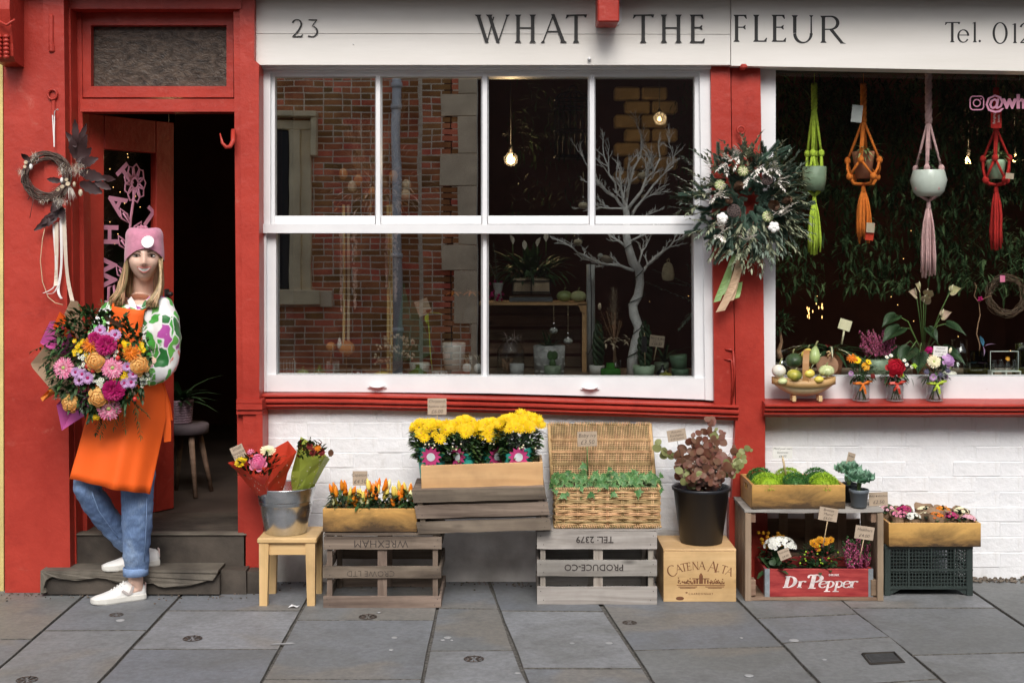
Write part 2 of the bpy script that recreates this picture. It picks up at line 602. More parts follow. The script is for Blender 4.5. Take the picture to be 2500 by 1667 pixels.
# ================================================================ GROUND
pv = link('pavement',None);pv['kind'] = 'structure'
bed = MB();bed.box((0,-.4,-.035),(9,4.2,.05))
bed.build('mortar_bed','joint_sand',pv)
JL = [[(-330,1450),(-660,1628)],[(205,1453),(0,1628)],[(446,1448),(247,1660)],[(755,1453),(638,1666)],[(1068,1485),(1031,1666)],[(1198,1427),(1250,1575),(1290,1666)],[(1465,1477),(1537,1575),(1593,1666)],[(1797,1464),(1893,1554),(1999,1666)],[(2071,1480),(2169,1549),(2305,1666)],[(2387,1453),(2500,1527)],[(2760,1453),(3000,1560)]]
def joint_x(line,Y):
 pts = [ground(*p)for p in line]
 a,b = pts[0],pts[-1]
 for i in range(len(pts)-1):
  if pts[i+1].y<=Y<=pts[i].y:a,b = pts[i],pts[i+1]
 t = (Y-a.y)/(b.y-a.y)
 return a.x+(b.x-a.x)*max(-.6,min(1.8,t))
CR = [[1560],[1539,1690],[1490,1584],[1513,1658],[1484,1588],[1490,1630],[(1587,1577)],[(1509,1498),(1569,1554)],[1483,(1598,1589)],[(1550,1543)],[1484,1600]]
for i in range(len(JL)-1):
 cr = CR[i]
 ys = [(.35,.35)]
 for c in cr:
  a,b = c if isinstance(c,tuple)else(c,c+ru(-2,2))
  ys.append((gY(a),gY(b)))
 while ys[-1][0]>-2.1:
  st = ru(.45,.75)
  ys.append((ys[-1][0]-st,ys[-1][1]-st))
 for j in range(len(ys)-1):
  g = .006
  pts = []
  for(Y,side)in((ys[j+1][0]+g,0),(ys[j+1][1]+g,1),(ys[j][1]-g,1),(ys[j][0]-g,0)):
   line = JL[i]if side==0 else JL[i+1]
   pts.append(Vector((joint_x(line,Y)+(g if side==0 else-g),Y,0)))
  poly = []
  for a in range(4):
   p,q = pts[a],pts[(a+1)%4]
   for s_ in range(5):
    t = s_/5
    pp = p.lerp(q,t)
    if s_:pp+=Vector((ru(-.002,.002),ru(-.002,.002),0))
    poly.append(pp)
  cen = sum(poly,Vector())/len(poly)
  mb = MB()
  n = len(poly)
  dz = ru(-.0015,.0012)
  tl = ru(-.002,.002)
  vs = []
  for(inset,z)in((0,-.03),(0,-.004),(.002,dz)):
   for p in poly:
    q = p+(cen-p).normalized()*inset
    vs.append((q.x,q.y,z+tl*(q.x-cen.x)if z>-.01 else z))
  fs = [(a+n*k,(a+1)%n+n*k,(a+1)%n+n*(k+1),a+n*(k+1))for k in range(2)for a in range(n)]
  fs.append(tuple(range(2*n,3*n)))
  mb.add(vs,fs)
  mb.mi[:-1] = [1]*(len(fs)-1)
  mb.build('slab',['paving_stone','joint_sand'],pv)
kb = MB()
for i in range(10):kb.box((-4.5+i*.9,-2.62,-.07),(.89,.2,.16),bev=.012)
kb.build('kerb','kerb_stone')['kind'] = 'structure'
mb = MB();mb.add([(-400,-400,-.15),(400,-400,-.15),(400,400,-.15),(-400,400,-.15)],[(0,1,2,3)])
mb.build('road','asphalt')['kind'] = 'structure'
mb = MB();mb.box((0,-8.6,-.08),(60,1.4,.16))
mb.build('far_pavement','kerb_stone')['kind'] = 'structure'
# ================================================================ SHOP BUILDING
shop = thing('shop_building','old red and white florist shopfront with a lettered white fascia over two windows','shop')
def quadprism(mb,px,Y,depth,mi=0):
 """photo-pixel polygon standing at depth Y, extruded into the building"""
 pts = [P(x,y,Y)for x,y in px]
 mb.prism(pts,(0,depth,0),mi)
mb = MB()
quadprism(mb,[(8,-200),(104,-200),(116,1446),(12,1446)],-.20,.35)
mb.build('rendered_wall','red_paint',shop)
mb = MB()
quadprism(mb,[(103,-200),(153,-200),(172,1430),(116,1446)],-.213,.30)
mb.build('pilaster','red_paint',shop)
mb = MB()
quadprism(mb,[(153,-200),(169,-200),(187,1410),(172,1430)],-.15,.2)
quadprism(mb,[(169,-200),(196,-200),(214,1400),(187,1400)],-.06,.14)
quadprism(mb,[(568,-200),(584,-200),(597,1393),(582,1393)],-.12,.2)
quadprism(mb,[(150,-100),(590,-100),(590,22),(160,22)],-.145,.2)
mb.build('door_frame','red_paint',shop)
mb = MB()
quadprism(mb,[(583,-200),(621,-200),(621,148),(632,156),(633,975),(641,1010),(643,1393),(596,1393)],-.14,.25)
for y0,y1,dy in((975,984,.012),(986,1000,.022),(1002,1011,.012)):
 quadprism(mb,[(577,y0),(640,y0),(640,y1),(577,y1)],-.14-dy,.1)
quadprism(mb,[(625,1012),(641,1012),(643,1393),(630,1393)],-.150,.1)
mb.build('door_post','red_paint',shop)
fl = MB()
quadprism(fl,[(196,22),(570,22),(570,62),(196,62)],-.05,.06)
quadprism(fl,[(196,211),(570,211),(570,238),(196,238)],-.05,.06)
quadprism(fl,[(196,62),(222,62),(222,211),(196,211)],-.05,.06)
quadprism(fl,[(553,62),(570,62),(570,211),(553,211)],-.05,.06)
quadprism(fl,[(196,242),(572,242),(572,266),(196,266)],-.085,.1)
quadprism(fl,[(196,266),(572,266),(572,273),(196,273)],-.10,.1)
fl = fl.build('fanlight','red_paint',shop)
mb = MB();quadprism(mb,[(222,62),(553,62),(553,211),(222,211)],-.01,.006)
mb.build('pane','textured_glass',fl)
mb = MB()
mb.tube([P(570,318,-.14),P(569,345,-.17),P(562,358,-.19),P(552,360,-.2),P(543,350,-.2),P(537,326,-.2)],[.011,.011,.010,.009,.007,.002],8)
mb.build('iron_hook','red_paint',shop)
ang = [2*PI*k/14 for k in range(15)]
def iron(fn):
 mb = MB();fn(mb);mb.build('iron_latch','red_paint',shop)
mb = MB()
mb.tube([P(128+11*cos(a),231+12*sin(a),-.222)for a in ang],.005,6,cap=False)
mb.box(P(131,268,-.217),(.018,.012,.09),bev=.004)
mb.build('iron_latch','red_paint',shop)
iron(lambda mb:mb.box(P(125,80,-.217),(.020,.012,.16),bev=.004).box(P(126,118,-.217),(.026,.016,.04),bev=.008))
mb = MB()
mb.tube([P(1770,852,-.055),P(1792,855,-.065)],.006,6)
mb.tube([P(1790,855,-.065),P(1793,905,-.07),P(1790,965,-.065)],.005,6)
mb.tube([P(1768,876,-.055),P(1786,879,-.065),P(1789,930,-.065),P(1786,985,-.06)],.005,6)
mb.build('iron_latch','red_paint',shop)
mb = MB()
mb.tube([P(1809+9*cos(a),318+9*sin(a),-.075)for a in ang],.005,6,cap=False)
mb.box(P(1811,342,-.07),(.014,.014,.05),bev=.004)
mb.build('iron_latch','red_paint',shop)
iron(lambda mb:mb.box(P(1814,164,-.085),(.034,.05,.026),bev=.008))
fa = MB()
quadprism(fa,[(622,-150),(1783,-150),(1783,84),(622,82)],-.10,.12)
fa = fa.build('fascia','fascia_paint',shop)
mb = MB();quadprism(mb,[(622,83.2),(1783,85.2),(1783,159),(632,159),(622,150)],-.0995,.12)
mb.build('board','fascia_paint',fa)
mb = MB();quadprism(mb,[(1785,-150),(2900,-150),(2900,180),(2500,174),(1785,161)],-.104,.12)
mb.build('board','fascia_paint',fa)
mb = MB();mb.tube([P(1439,144,-.10),P(1439,144,-.116)],.008,12);mb.tube([P(863,108,-.10),P(863,108,-.104)],.003,8)
mb.build('screw_cap','white_paint',fa)
mb = MB()
quadprism(mb,[(631,158),(1736,159),(1736,163),(631,163)],-.075,.06)
quadprism(mb,[(631,163),(1736,163),(1736,168),(631,168)],-.062,.05)
mb.build('bead_moulding','white_paint',shop)
class Glyphs:
 def __init__(s,mb,Y,h_px,base_py):
  s.mb,s.Y,s.h,s.b,s.k = mb,Y,h_px,base_py,0
 def poly(s,pts):
  s.k+=1
  q = [P(s.x+x*s.h,s.b-y*s.h,s.Y)for x,y in pts]
  d = .0006+.00004*(s.k%12)
  s.mb.prism(q,(0,-d,0))
 def stem(s,p0,p1,w0,w1=None,s0=1,s1=1,sw=1.0):
  w1 = w1 or w0
  (x0,y0),(x1,y1) = p0,p1
  dx,dy = x1-x0,y1-y0
  L = math.hypot(dx,dy);nx,ny = dy/L,-dx/L
  if abs(dy)>.3*L:
   c = L/abs(dy)
   s.poly([(x0-w0*c/2,y0),(x0+w0*c/2,y0),(x1+w1*c/2,y1),(x1-w1*c/2,y1)]if dy>0 else[(x1-w1*c/2,y1),(x1+w1*c/2,y1),(x0+w0*c/2,y0),(x0-w0*c/2,y0)])
   for(x,y,w,on,sg)in((x0,y0,w0*c,s0,1 if dy>0 else-1),(x1,y1,w1*c,s1,-1 if dy>0 else 1)):
    if on:
     e = max(.045,.055)*sw
     sl = dx/dy
     for q in(-1,1):
      xe = x+q*w/2
      tri = [(xe-q*.004,y),(xe+q*e,y),(xe+q*e*.75,y+sg*.018),(xe+sl*sg*.085-q*.004,y+sg*.085)]
      s.poly(tri if q*sg>0 else tri[::-1])
  else:
   s.poly([(x0+nx*w0/2,y0+ny*w0/2),(x1+nx*w1/2,y1+ny*w1/2),(x1-nx*w1/2,y1-ny*w1/2),(x0-nx*w0/2,y0-ny*w0/2)])
 def arm(s,x0,x1,y,w,up):
  s.stem((x0,y),(x1,y),w)
  for d in([up]if up else[1,-1]):
   h = .10 if up else.06
   t = [(x1-.11,y),(x1,y),(x1+.02,y+d*(h+w/2)),(x1-.012,y+d*(h+w/2))]
   s.poly(t if d>0 else t[::-1])
 def curve(s,pts,ws):
  L,Rr = [],[]
  for i,(x,y)in enumerate(pts):
   a,b = pts[max(i-1,0)],pts[min(i+1,len(pts)-1)]
   dx,dy = b[0]-a[0],b[1]-a[1]
   l = math.hypot(dx,dy)or 1
   w = ws[i]/2
   L.append((x-dy/l*w,y+dx/l*w));Rr.append((x+dy/l*w,y-dx/l*w))
  for i in range(len(pts)-1):s.poly([Rr[i],Rr[i+1],L[i+1],L[i]])
 def arc(s,cx,cy,rx,ry,a0,a1,wmin,wmax,n=20,tilt=0):
  pts,ws = [],[]
  for i in range(n+1):
   a = radians(a0+(a1-a0)*i/n)
   pts.append((cx+rx*cos(a),cy+ry*sin(a)))
   ws.append(wmin+(wmax-wmin)*abs(cos(a-radians(tilt)))**1.5)
  s.curve(pts,ws)
 def put(s,ch,x):
  s.x = x
  T,t = .125,.045
  if ch=='W':
   s.stem((.10,1),(.42,0),T,T*.9,1,0);s.stem((.42,0),(.66,.92),t,t,0,0)
   s.stem((.50,1),(.82,0),T,T*.9,1,0);s.stem((.82,0),(1.16,1),t,t,0,1)
  elif ch=='H':
   s.stem((.10,0),(.10,1),T);s.stem((.62,0),(.62,1),T);s.stem((.12,.53),(.60,.53),t)
  elif ch=='A':
   s.stem((.06,0),(.44,1.0),t,t,1,0);s.stem((.42,1.02),(.80,0),T*.9,T,0,1);s.stem((.20,.40),(.66,.40),t)
  elif ch=='T':
   s.stem((.385,0),(.385,.98),T,T,1,0)
   s.stem((.04,.975),(.74,.985),.05)
   s.poly([(.01,.86),(.05,.86),(.14,.96),(.06,1.0)]);s.poly([(.70,.90),(.745,.90),(.78,1.01),(.64,.985)])
  elif ch in 'EF':
   s.stem((.14,0),(.14,1),T)
   s.arm(.16,.50,.975,.05,-1);s.arm(.16,.46,.54,t,0)
   if ch=='E':s.arm(.16,.55,.025,.05,1)
  elif ch=='L':
   s.stem((.14,0),(.14,1),T);s.arm(.16,.52,.025,.05,1)
  elif ch=='U':
   s.stem((.14,.34),(.14,1),T,T,0,1)
   s.arc(.445,.33,.305,.345,180,360,.05,T*.95,20,18)
   s.stem((.75,.33),(.75,1),t+.02,t,0,1)
  elif ch=='R':
   s.stem((.14,0),(.14,1),T)
   s.stem((.14,.975),(.42,.98),.05);s.arc(.40,.74,.27,.24,90,-90,.05,T,16);s.stem((.16,.50),(.42,.50),t)
   s.stem((.42,.50),(.84,-.02),T*.95,T*.85,0,0);s.poly([(.76,-.03),(.98,-.03),(.90,.01),(.80,.06)])
  elif ch=='2':
   s.arc(.30,.72,.25,.27,165,-30,.04,T*.85,18)
   s.curve([(.52,.60),(.36,.32),(.08,.05)],[T*.8,.09,.05]);s.stem((.04,.03),(.58,.03),.06);s.poly([(.50,.03),(.60,.0),(.64,.16),(.60,.16)])
  elif ch=='3':
   s.stem((.08,.97),(.56,.97),.06);s.curve([(.55,.96),(.38,.76),(.28,.60)],[.05,.05,.05])
   s.arc(.27,.31,.30,.29,75,-120,.045,T*.85,20);s.poly([(.04,.02),(.12,-.01),(.16,.05),(.05,.10)])
  elif ch=='e':
   s.arc(.28,.31,.25,.31,2,330,.045,.10,24,10);s.stem((.06,.36),(.52,.36),.04)
  elif ch=='l':
   s.stem((.12,0),(.12,1),T*.85,T*.8,1,0);s.poly([(.0,.93),(.08,.95),(.165,1.03),(.02,.965)])
  elif ch=='.':
   s.arc(.08,.06,.03,.03,0,360,.06,.06,12)
  elif ch=='0':
   s.arc(.36,.5,.32,.52,0,360,.045,T*.95,30)
  elif ch=='1':
   s.stem((.14,0),(.14,.98),T*.85,T*.85,1,0);s.poly([(.0,.90),(.09,.92),(.19,.995),(.03,.935)])
def sign_words(words):
 for txt,base,h,xs in words:
  for ch,x in zip(txt,xs):
   mb = MB()
   Glyphs(mb,-.1042,h,base).put(ch,x)
   mb.build('letter','sign_black',fa)
sign_words([('23',91,43,[712,750])])
sign_words([('WHAT',105,68.5,[1160,1258,1321,1380]),('THE',105,68.5,[1544,1614,1682])])
sign_words([('F',103,66,[1789]),('L',103,66,[1837]),('E',103,66,[1882]),('U',104,66,[1931]),('R',105.5,66,[2001])])
sign_words([('Tel.',104,49,[2306,2338,2374,2388]),('012',106,49,[2424,2471,2489])])
sw = MB()
quadprism(sw,[(631,166),(1738,166),(1738,176),(631,176)],-.03,.14)
quadprism(sw,[(650,175),(1722,175),(1722,187),(650,187)],-.01,.1)
quadprism(sw,[(631,176),(660,176),(660,549),(631,549)],-.03,.14)
quadprism(sw,[(1708,176),(1736,176),(1742,549),(1714,549)],-.03,.14)
quadprism(sw,[(633,549),(650,549),(650,956),(633,956)],-.025,.14)
quadprism(sw,[(1716,549),(1742,549),(1744,978),(1722,976)],-.025,.14)
sw = sw.build('sash_window','white_paint',shop)
def bevel_bar(mb,x0,x1,y0,y1,Yf,Yg,e):
 pts = [(x0+e,Yf),(x1-e,Yf),(x1,Yg),(x0,Yg)]
 b = [Vector((P(x,y1,Yf).x,Y,P(x,y1,Yf).z))for x,Y in pts]
 t = [Vector((P(x,y0,Yf).x,Y,P(x,y0,Yf).z))for x,Y in pts]
 mb.hexa(b,t)
us = MB()
quadprism(us,[(629,547),(1739,549),(1739,571),(629,569)],-.045,.07)
for x0,x1 in((660,671),(1696,1710)):quadprism(us,[(x0,185),(x1,185),(x1,549),(x0,549)],-.006,.05)
for(a,b)in((671,915),(931,1175),(1192,1437),(1454,1696)):
 p = [P(a,547,-.03),P(b,547,-.03)]
 us.hexa([p[0],p[1],Vector((p[1].x,.02,p[1].z)),Vector((p[0].x,.02,p[0].z))],[P(a,527,.005),P(b,527,.005),P(b,527,.02),P(a,527,.02)])
us = us.build('upper_sash','white_paint',sw)
mb = MB();bevel_bar(mb,914,932,180,550,-.012,.018,4);mb.build('glazing_bar','white_paint',us)
for x0 in(1174,1436):
 mb = MB();bevel_bar(mb,x0,x0+19,180,550,-.012,.018,4);mb.build('glazing_bar','white_paint',us)
for(a,b)in((669,917),(929,1177),(1190,1439),(1452,1698)):
 mb = MB();quadprism(mb,[(a,184),(b,184),(b,529),(a,529)],.021,.003)
 mb.build('pane','window_glass',us)
ls = MB()
quadprism(ls,[(648,569),(674,569),(674,960),(648,960)],.0,.05)
quadprism(ls,[(1694,569),(1720,569),(1724,975),(1696,975)],.0,.05)
quadprism(ls,[(640,915),(1730,923),(1742,976),(1500,968),(1200,960),(900,957),(634,956)],-.012,.07)
ls = ls.build('lower_sash','white_paint',sw)
mb = MB();bevel_bar(mb,1174,1193,566,925,.006,.04,5);mb.build('glazing_bar','white_paint',ls)
for(a,b)in((672,1177),(1190,1697)):
 mb = MB();quadprism(mb,[(a,566),(b,566),(b,925),(a,920)],.045,.004)
 mb.build('pane','window_glass',ls)
for x,y in((921,939),(1440,943)):
 mb = MB()
 c = P(x,y,-.014)
 vs,fs = [],[]
 n,m = 12,5
 for j in range(m+1):
  t = j/m*PI/2
  for i in range(n+1):
   a = PI*i/n
   vs.append(c+Vector((-cos(a)*.042*cos(t*.55),-.032*sin(t)*(sin(a)**.6),.016*sin(a)*cos(t)-.010)))
 for j in range(m):
  for i in range(n):
   o = j*(n+1)+i
   fs.append((o,o+n+1,o+n+2,o+1))
 mb.add(vs,fs,0,True)
 mb.box(c+Vector((0,-.004,-.012)),(.088,.01,.006),bev=.002)
 mb.build('sash_lift','white_paint',ls)
def sweep(mb,prof,path,mi=0,smooth=False):
 n = len(prof)
 vs,fs = [],[]
 for p in path:
  for(y,z)in prof:vs.append((p[0],p[1]+y,p[2]+z))
 for i in range(len(path)-1):
  for k in range(n):
   fs.append((i*n+k,i*n+(k+1)%n,(i+1)*n+(k+1)%n,(i+1)*n+k))
 fs.append(tuple(range(n-1,-1,-1)))
 fs.append(tuple(range((len(path)-1)*n,len(path)*n)))
 mb.add(vs,fs,mi,smooth)
def roundbead(y0,z0,z1,d,n=5):
 r = []
 for i in range(n+1):
  a = PI*i/n
  r.append((y0-d*sin(a),z0+(z1-z0)*(1-cos(a))/2))
 return r
prof = [(.06,.002),(-.06,-.002)]+roundbead(-.062,-.003,-.017,.012)+roundbead(-.05,-.021,-.047,.020)+roundbead(-.048,-.05,-.062,.012)+[(-.045,-.066),(-.04,-.074),(.06,-.074)]
mb = MB()
path = []
for i in range(25):
 x = 625+(1797-625)*i/24
 y = 957+(0 if x<800 else 27*((x-800)/1000)**1.25)
 p = P(x,y,0)
 path.append((p.x,-.005,p.z+ru(-.0008,.0008)))
sweep(mb,prof[::-1],path)
mb.build('window_sill','red_paint',shop)
prof2 = [(.06,.010),(-.10,-.004)]+roundbead(-.112,-.006,-.022,.012)+roundbead(-.100,-.025,-.041,.013)+roundbead(-.088,-.044,-.060,.012)+[(-.082,-.064),(-.078,-.070),(.06,-.070)]
mb = MB()
path = []
for i in range(12):
 x = 1866+(2700-1866)*i/11
 p = P(x,981.5,-.1)
 path.append((p.x,-.005,p.z+ru(-.0006,.0006)))
sweep(mb,prof2[::-1],path)
mb.build('window_sill','red_paint',shop)
SILL_Z = P(1900,981.5,-.1).z+.004
mb = MB()
quadprism(mb,[(1735,160),(1783,160),(1788,560),(1795,1000),(1744,985),(1740,560)],-.055,.16)
mb.build('post','red_paint',shop)
mb = MB()
quadprism(mb,[(1785,160),(1856,160),(1860,400),(1864,700),(1868,1040),(1868,1222),(1786,1222),(1797,1000),(1790,560)],-.045,.16)
quadprism(mb,[(1780,1219),(1874,1219),(1874,1426),(1780,1426)],-.065,.18)
mb.build('post','red_paint',shop)
rw = MB()
quadprism(rw,[(1850,150),(1894,150),(1893,918.6),(1860,918.6),(1856,700)],.0,.1)
quadprism(rw,[(1860,919),(2700,919),(2700,976),(1860,976)],.0,.1)
rw = rw.build('shop_window','white_paint',shop)
mb = MB();quadprism(mb,[(1890,140),(2700,140),(2700,922),(1890,922)],.05,.004)
mb.build('pane','shop_glass_right',rw)
def brickwall(name,x0,x1,z0,z1,Y,xr=None):
 w = MB();w.box(((x0+x1)/2,Y+.0617,z1/2+.0),(x1-x0,.12,z1))
 w = w.build(name,'white_brick_paint',shop)
 mesh = {}
 def bmesh_(L,k):
  if(L,k)not in mesh:
   m_ = MB();m_.box((0,0,0),(L,.10,0.0685),bev=.0022)
   m_.v = [(a+ru(-.0018,.0018),b+ru(-.0014,.0014),c+ru(-.0022,.0022))for a,b,c in m_.v]
   mesh[(L,k)] = m_.mesh('brick','white_brick_paint')
  return mesh[(L,k)]
 row,z = 0,z0
 while z+.07<z1+.03:
  x = x0
  xoff = .1125 if row%2 else 0
  first = True
  while x<x1-.02:
   L = .218
   if first and row%2:L = .105
   if x+L>x1:L = round(x1-x,3)
   first = False
   if L<.03:break
   link('brick',bmesh_(L,R.randrange(3)),w,(x+L/2,Y+.05+ru(-.0015,.0015),z+.034),(0,ru(-.004,.004),0))
   x+=L+.0018
  z+=.0707
  row+=1
 return w
xa,xb = P(634,0,0).x,P(1796,0,0).x
brickwall('painted_brick_wall',xa,xb,.245,P(0,1000,0).z,.0)
mb = MB()
n = 40
vs,fs = [],[]
prof = [(.03,0),(-.004,0),(-.006,.12),(-.001,.225),(.006,.25),(.03,.25)]
path = [(xa+(xb-xa)*i/n,.0,0)for i in range(n+1)]
sweep(mb,prof,path)
mb.v = [(a,b+(noise.noise(Vector((a*6,c*8,1)))*.004 if b<.02 else 0),c+(noise.noise(Vector((a*4,3,1)))*.02 if c>.1 else 0))for a,b,c in mb.v]
mb.build('plinth','plinth_render',shop)
xa,xb = P(1868,0,.05).x,P(2560,0,.05).x
brickwall('painted_brick_wall',xa,xb,.055,P(0,1017,.05).z,.05)
gv = MB()
for i in range(260):
 gv.ell((ru(.98,xb),ru(-.03,.045),ru(.0,.012)),(ru(.006,.014),ru(.005,.011),ru(.004,.009)),6,4,smooth=False)
gv.build('gravel','gravel')['kind'] = 'stuff'
mb = MB()
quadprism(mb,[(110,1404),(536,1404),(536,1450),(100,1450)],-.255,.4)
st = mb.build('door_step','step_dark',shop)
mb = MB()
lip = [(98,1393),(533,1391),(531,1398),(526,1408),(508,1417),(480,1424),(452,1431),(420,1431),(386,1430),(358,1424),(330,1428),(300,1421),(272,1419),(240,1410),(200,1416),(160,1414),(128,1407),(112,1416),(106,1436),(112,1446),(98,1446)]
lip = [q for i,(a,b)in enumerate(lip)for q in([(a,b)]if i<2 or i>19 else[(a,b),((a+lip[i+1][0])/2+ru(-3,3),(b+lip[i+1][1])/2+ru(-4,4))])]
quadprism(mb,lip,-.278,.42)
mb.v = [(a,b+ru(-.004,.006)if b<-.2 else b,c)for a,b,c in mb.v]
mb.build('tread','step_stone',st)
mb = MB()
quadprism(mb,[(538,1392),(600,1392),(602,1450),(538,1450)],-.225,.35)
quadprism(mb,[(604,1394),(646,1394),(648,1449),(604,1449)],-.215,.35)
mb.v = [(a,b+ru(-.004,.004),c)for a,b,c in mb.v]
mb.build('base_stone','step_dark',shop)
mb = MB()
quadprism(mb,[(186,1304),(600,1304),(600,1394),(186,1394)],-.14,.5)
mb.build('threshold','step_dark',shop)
mb = MB();mb.box((P(392,1304,-.14).x,-.12,.249),(.78,.06,.008),bev=.003)
mb.build('threshold_strip','step_stone',shop)
mb = MB()
fz = .246
mb.box((.6,1.95,fz-.02),(6.4,3.6,.04),mi=1)
mb.box((.6,3.75,1.5),(6.4,.1,2.9),mi=0)
mb.box((-2.58,1.9,1.5),(.1,3.7,2.9),mi=2)
mb.box((3.75,1.9,1.5),(.1,3.7,2.9),mi=0)
mb.box((.6,1.9,2.95),(6.4,3.7,.1),mi=2)
mb.box((-1.23,2.4,1.5),(.06,2.6,2.6),mi=2)
mb.box((.9,.06,2.62),(4.6,.1,.5),mi=2)
mb.build('interior',['room_wall','room_floor','room_dark'],shop)
SH = P(0,923,.05).z-.004
mb = MB()
mb.box((.05,.36,SH-.015),(2.36,.56,.03));mb.box((.05,.2,SH-.12),(2.36,.2,.16))
mb.box((2.2,.36,SH-.015),(2.0,.56,.03));mb.box((2.2,.2,SH-.12),(2.0,.2,.16))
mb.build('window_shelf','shelf_board',shop)
mb = MB()
mb.box((.4,-.125,3.03),(24,.41,.6));mb.box((.4,1.9,3.7),(24,4.2,.7))  # overhang, plus an unseen roof block added to shut out the sun
mb.box((-7.0,2.0,1.5),(8.6,3.9,3.2));mb.box((8.3,2.0,1.5),(9,3.9,3.2))  # unseen side blocks added to stop light leaking past the shop
mb.build('jetty_and_sun_blocks','jetty_timber',shop)
mb = MB()
a,b = P(1459,54,-.27),P(1512,54,-.27)
mb.box(((a.x+b.x)/2,-.19,a.z+.14),(b.x-a.x,.16,.28),bev=.006)
mb.build('joist_end','red_paint',shop)
mb = MB()
quadprism(mb,[(1453,-50),(1518,-50),(1518,50),(1512,61),(1460,61),(1454,50)],-.108,.02)
mb.build('joist_collar','white_paint',shop)
mb = MB()
x0,x1 = P(-8,0,-.3).x,P(38,0,-.3).x
prof = [(-.2,-120),(-.36,-60),(-.37,30),(-.35,70),(-.33,110),(-.325,140),(-.30,152),(-.2,157)]
vs = []
for x in(x0,x1):
 for Y,py in prof:vs.append(Vector((x,Y,P(0,py,-.3).z)))
n = len(prof)
mb.add(vs,[tuple(range(n)),tuple(range(2*n-1,n-1,-1))]+[(i+1,i,i+n,i+1+n)for i in range(n-1)])
for k in range(6):
 for sx in(.35,.72):
  c = P(0,90+k*10,-.34)
  mb.ell((x0+(x1-x0)*sx,-.345,c.z),(.014,.012,.010),8,6)
mb.tube([P(-6,50,-.375),P(16,62,-.38),P(37,48,-.375)],.006,6)
mb.build('console_bracket','red_paint',shop)
mb = MB();quadprism(mb,[(-300,-200),(6,-200),(9,1448),(-300,1448)],-.17,.3)
tag(mb.build('neighbour_wall','yellow_wall'),'sliver of yellow painted wall at the far left beside the red wall','wall')
# ================================================================ ACROSS THE STREET (seen as the reflection in the glass)
def OP(px,py,Y=-9):
 k = K0*(6.08-Y)/6
 return Vector(((px-1250)*k,Y,EYE-(py-HZ)*k))
opp = thing('brick_building','brown brick building with stone quoins and a white drainpipe, reflected in the left window','building')
bl = MB()
xl,xr,xrec = -6.2,OP(1163,0).x,OP(1030,0).x
bl.box(((xl+xrec)/2,-9.5,2.4),(xrec-xl,.36,5.2));bl.box(((xrec+xr)/2,-9.35,2.4),(xr-xrec,.5,5.2))
bl = bl.build('wall','opp_mortar',opp)
bk = MB()
for(a,b,Yf)in((xl,xrec-.06,-9.32),(xrec,xr,-9.10)):
 row,z = 0,0
 while z<4.95:
  x = a+(0 if row%2 else-.115)
  while x<b:
   L = R.choice((.212,.212,.1))if row%2 else R.choice((.212,.1))
   x1 = min(x+L,b);xs = max(x,a)
   if x1-xs>.03:bk.box(((xs+x1)/2,Yf-.008+ru(-.0015,.0015),z+.032),(x1-xs,.024,.060+ru(-.003,.003)))
   x+=L+.014
  z+=.0745;row+=1
bk.build('bricks','opp_brick',bl,kind='stuff')
ys = [(150,232,1118),(232,285,1075),(285,376,1118),(376,454,1075),(454,598,1118),(598,660,1078),(660,790,1108),(790,930,1150)]
for y0,y1,x0 in ys:
 a,b = OP(x0,y1,-9.08),OP(1164,y0,-9.08)
 mb = MB();mb.box(((a.x+b.x)/2,-9.085,(a.z+b.z)/2),(b.x-a.x,.06,b.z-a.z-.006),bev=.004)
 mb.build('quoin','opp_stone',bl)
mb = MB()
mb.tube([OP(969,1000,-9.2),OP(969,100,-9.2)],.055,12)
for y in(205,255,620,800):mb.tube([OP(969,y,-9.2),OP(969,y+12,-9.2)],.068,12)
mb.build('drainpipe','pipe_paint',opp)
gw = MB()
def obox(mb,x0,x1,y0,y1,Y,d,mi=0,bev=.01):
 a,b = OP(x0,y1,Y),OP(x1,y0,Y)
 mb.box(((a.x+b.x)/2,Y-d/2,(a.z+b.z)/2),(b.x-a.x,d,b.z-a.z),mi=mi,bev=bev)
obox(gw,560,706,320,708,-9.27,.02,1)
obox(gw,706,734,318,716,-9.2,.12);obox(gw,735,760,300,720,-9.24,.1);obox(gw,440,780,710,746,-9.18,.14)
obox(gw,780,810,710,752,-9.22,.1,2);obox(gw,440,772,272,286,-9.1,.2);obox(gw,758,772,286,380,-9.14,.16);obox(gw,440,760,296,318,-9.22,.1)
gw.build('stone_window',['opp_frame','opp_dark','opp_stone'],opp)
mb = MB();mb.box((8.4,-11.6,3.3),(17.9,.3,7.0));mb.box((-.75,-10.4,3.3),(.1,2.6,7.0))
tag(mb.build('dark_building','alley_wall'),'dark unlit wall across the street behind the brick corner','building')
# ================================================================ PLANT MATERIALS AND PIECES
def leafmat(name,col,col2=None,rough=.5,island=.3,transl=.15,spec=.4,var=.2):
 mat(name,col,rough,var,14,0,spec=spec,island=island,transl=transl,col2=col2)
leafmat('leaf_dark',(.030,.065,.024))
leafmat('leaf_mid',(.055,.12,.035))
leafmat('leaf_bright',(.14,.24,.07))
leafmat('leaf_lime',(.36,.56,.04),island=.3)
leafmat('leaf_moss',(.06,.20,.045),island=.35)
leafmat('leaf_grey',(.17,.22,.17),island=.25)
leafmat('leaf_olive',(.20,.23,.13),island=.45,col2=(.34,.37,.25))
leafmat('leaf_fir',(.060,.115,.082),island=.35)
leafmat('leaf_cabbage',(.17,.37,.25),island=.18,col2=(.34,.55,.38))
leafmat('leaf_ivy',(.055,.17,.045),island=.4,col2=(.13,.30,.09))
leafmat('leaf_ivy_edge',(.26,.40,.15),island=.12)
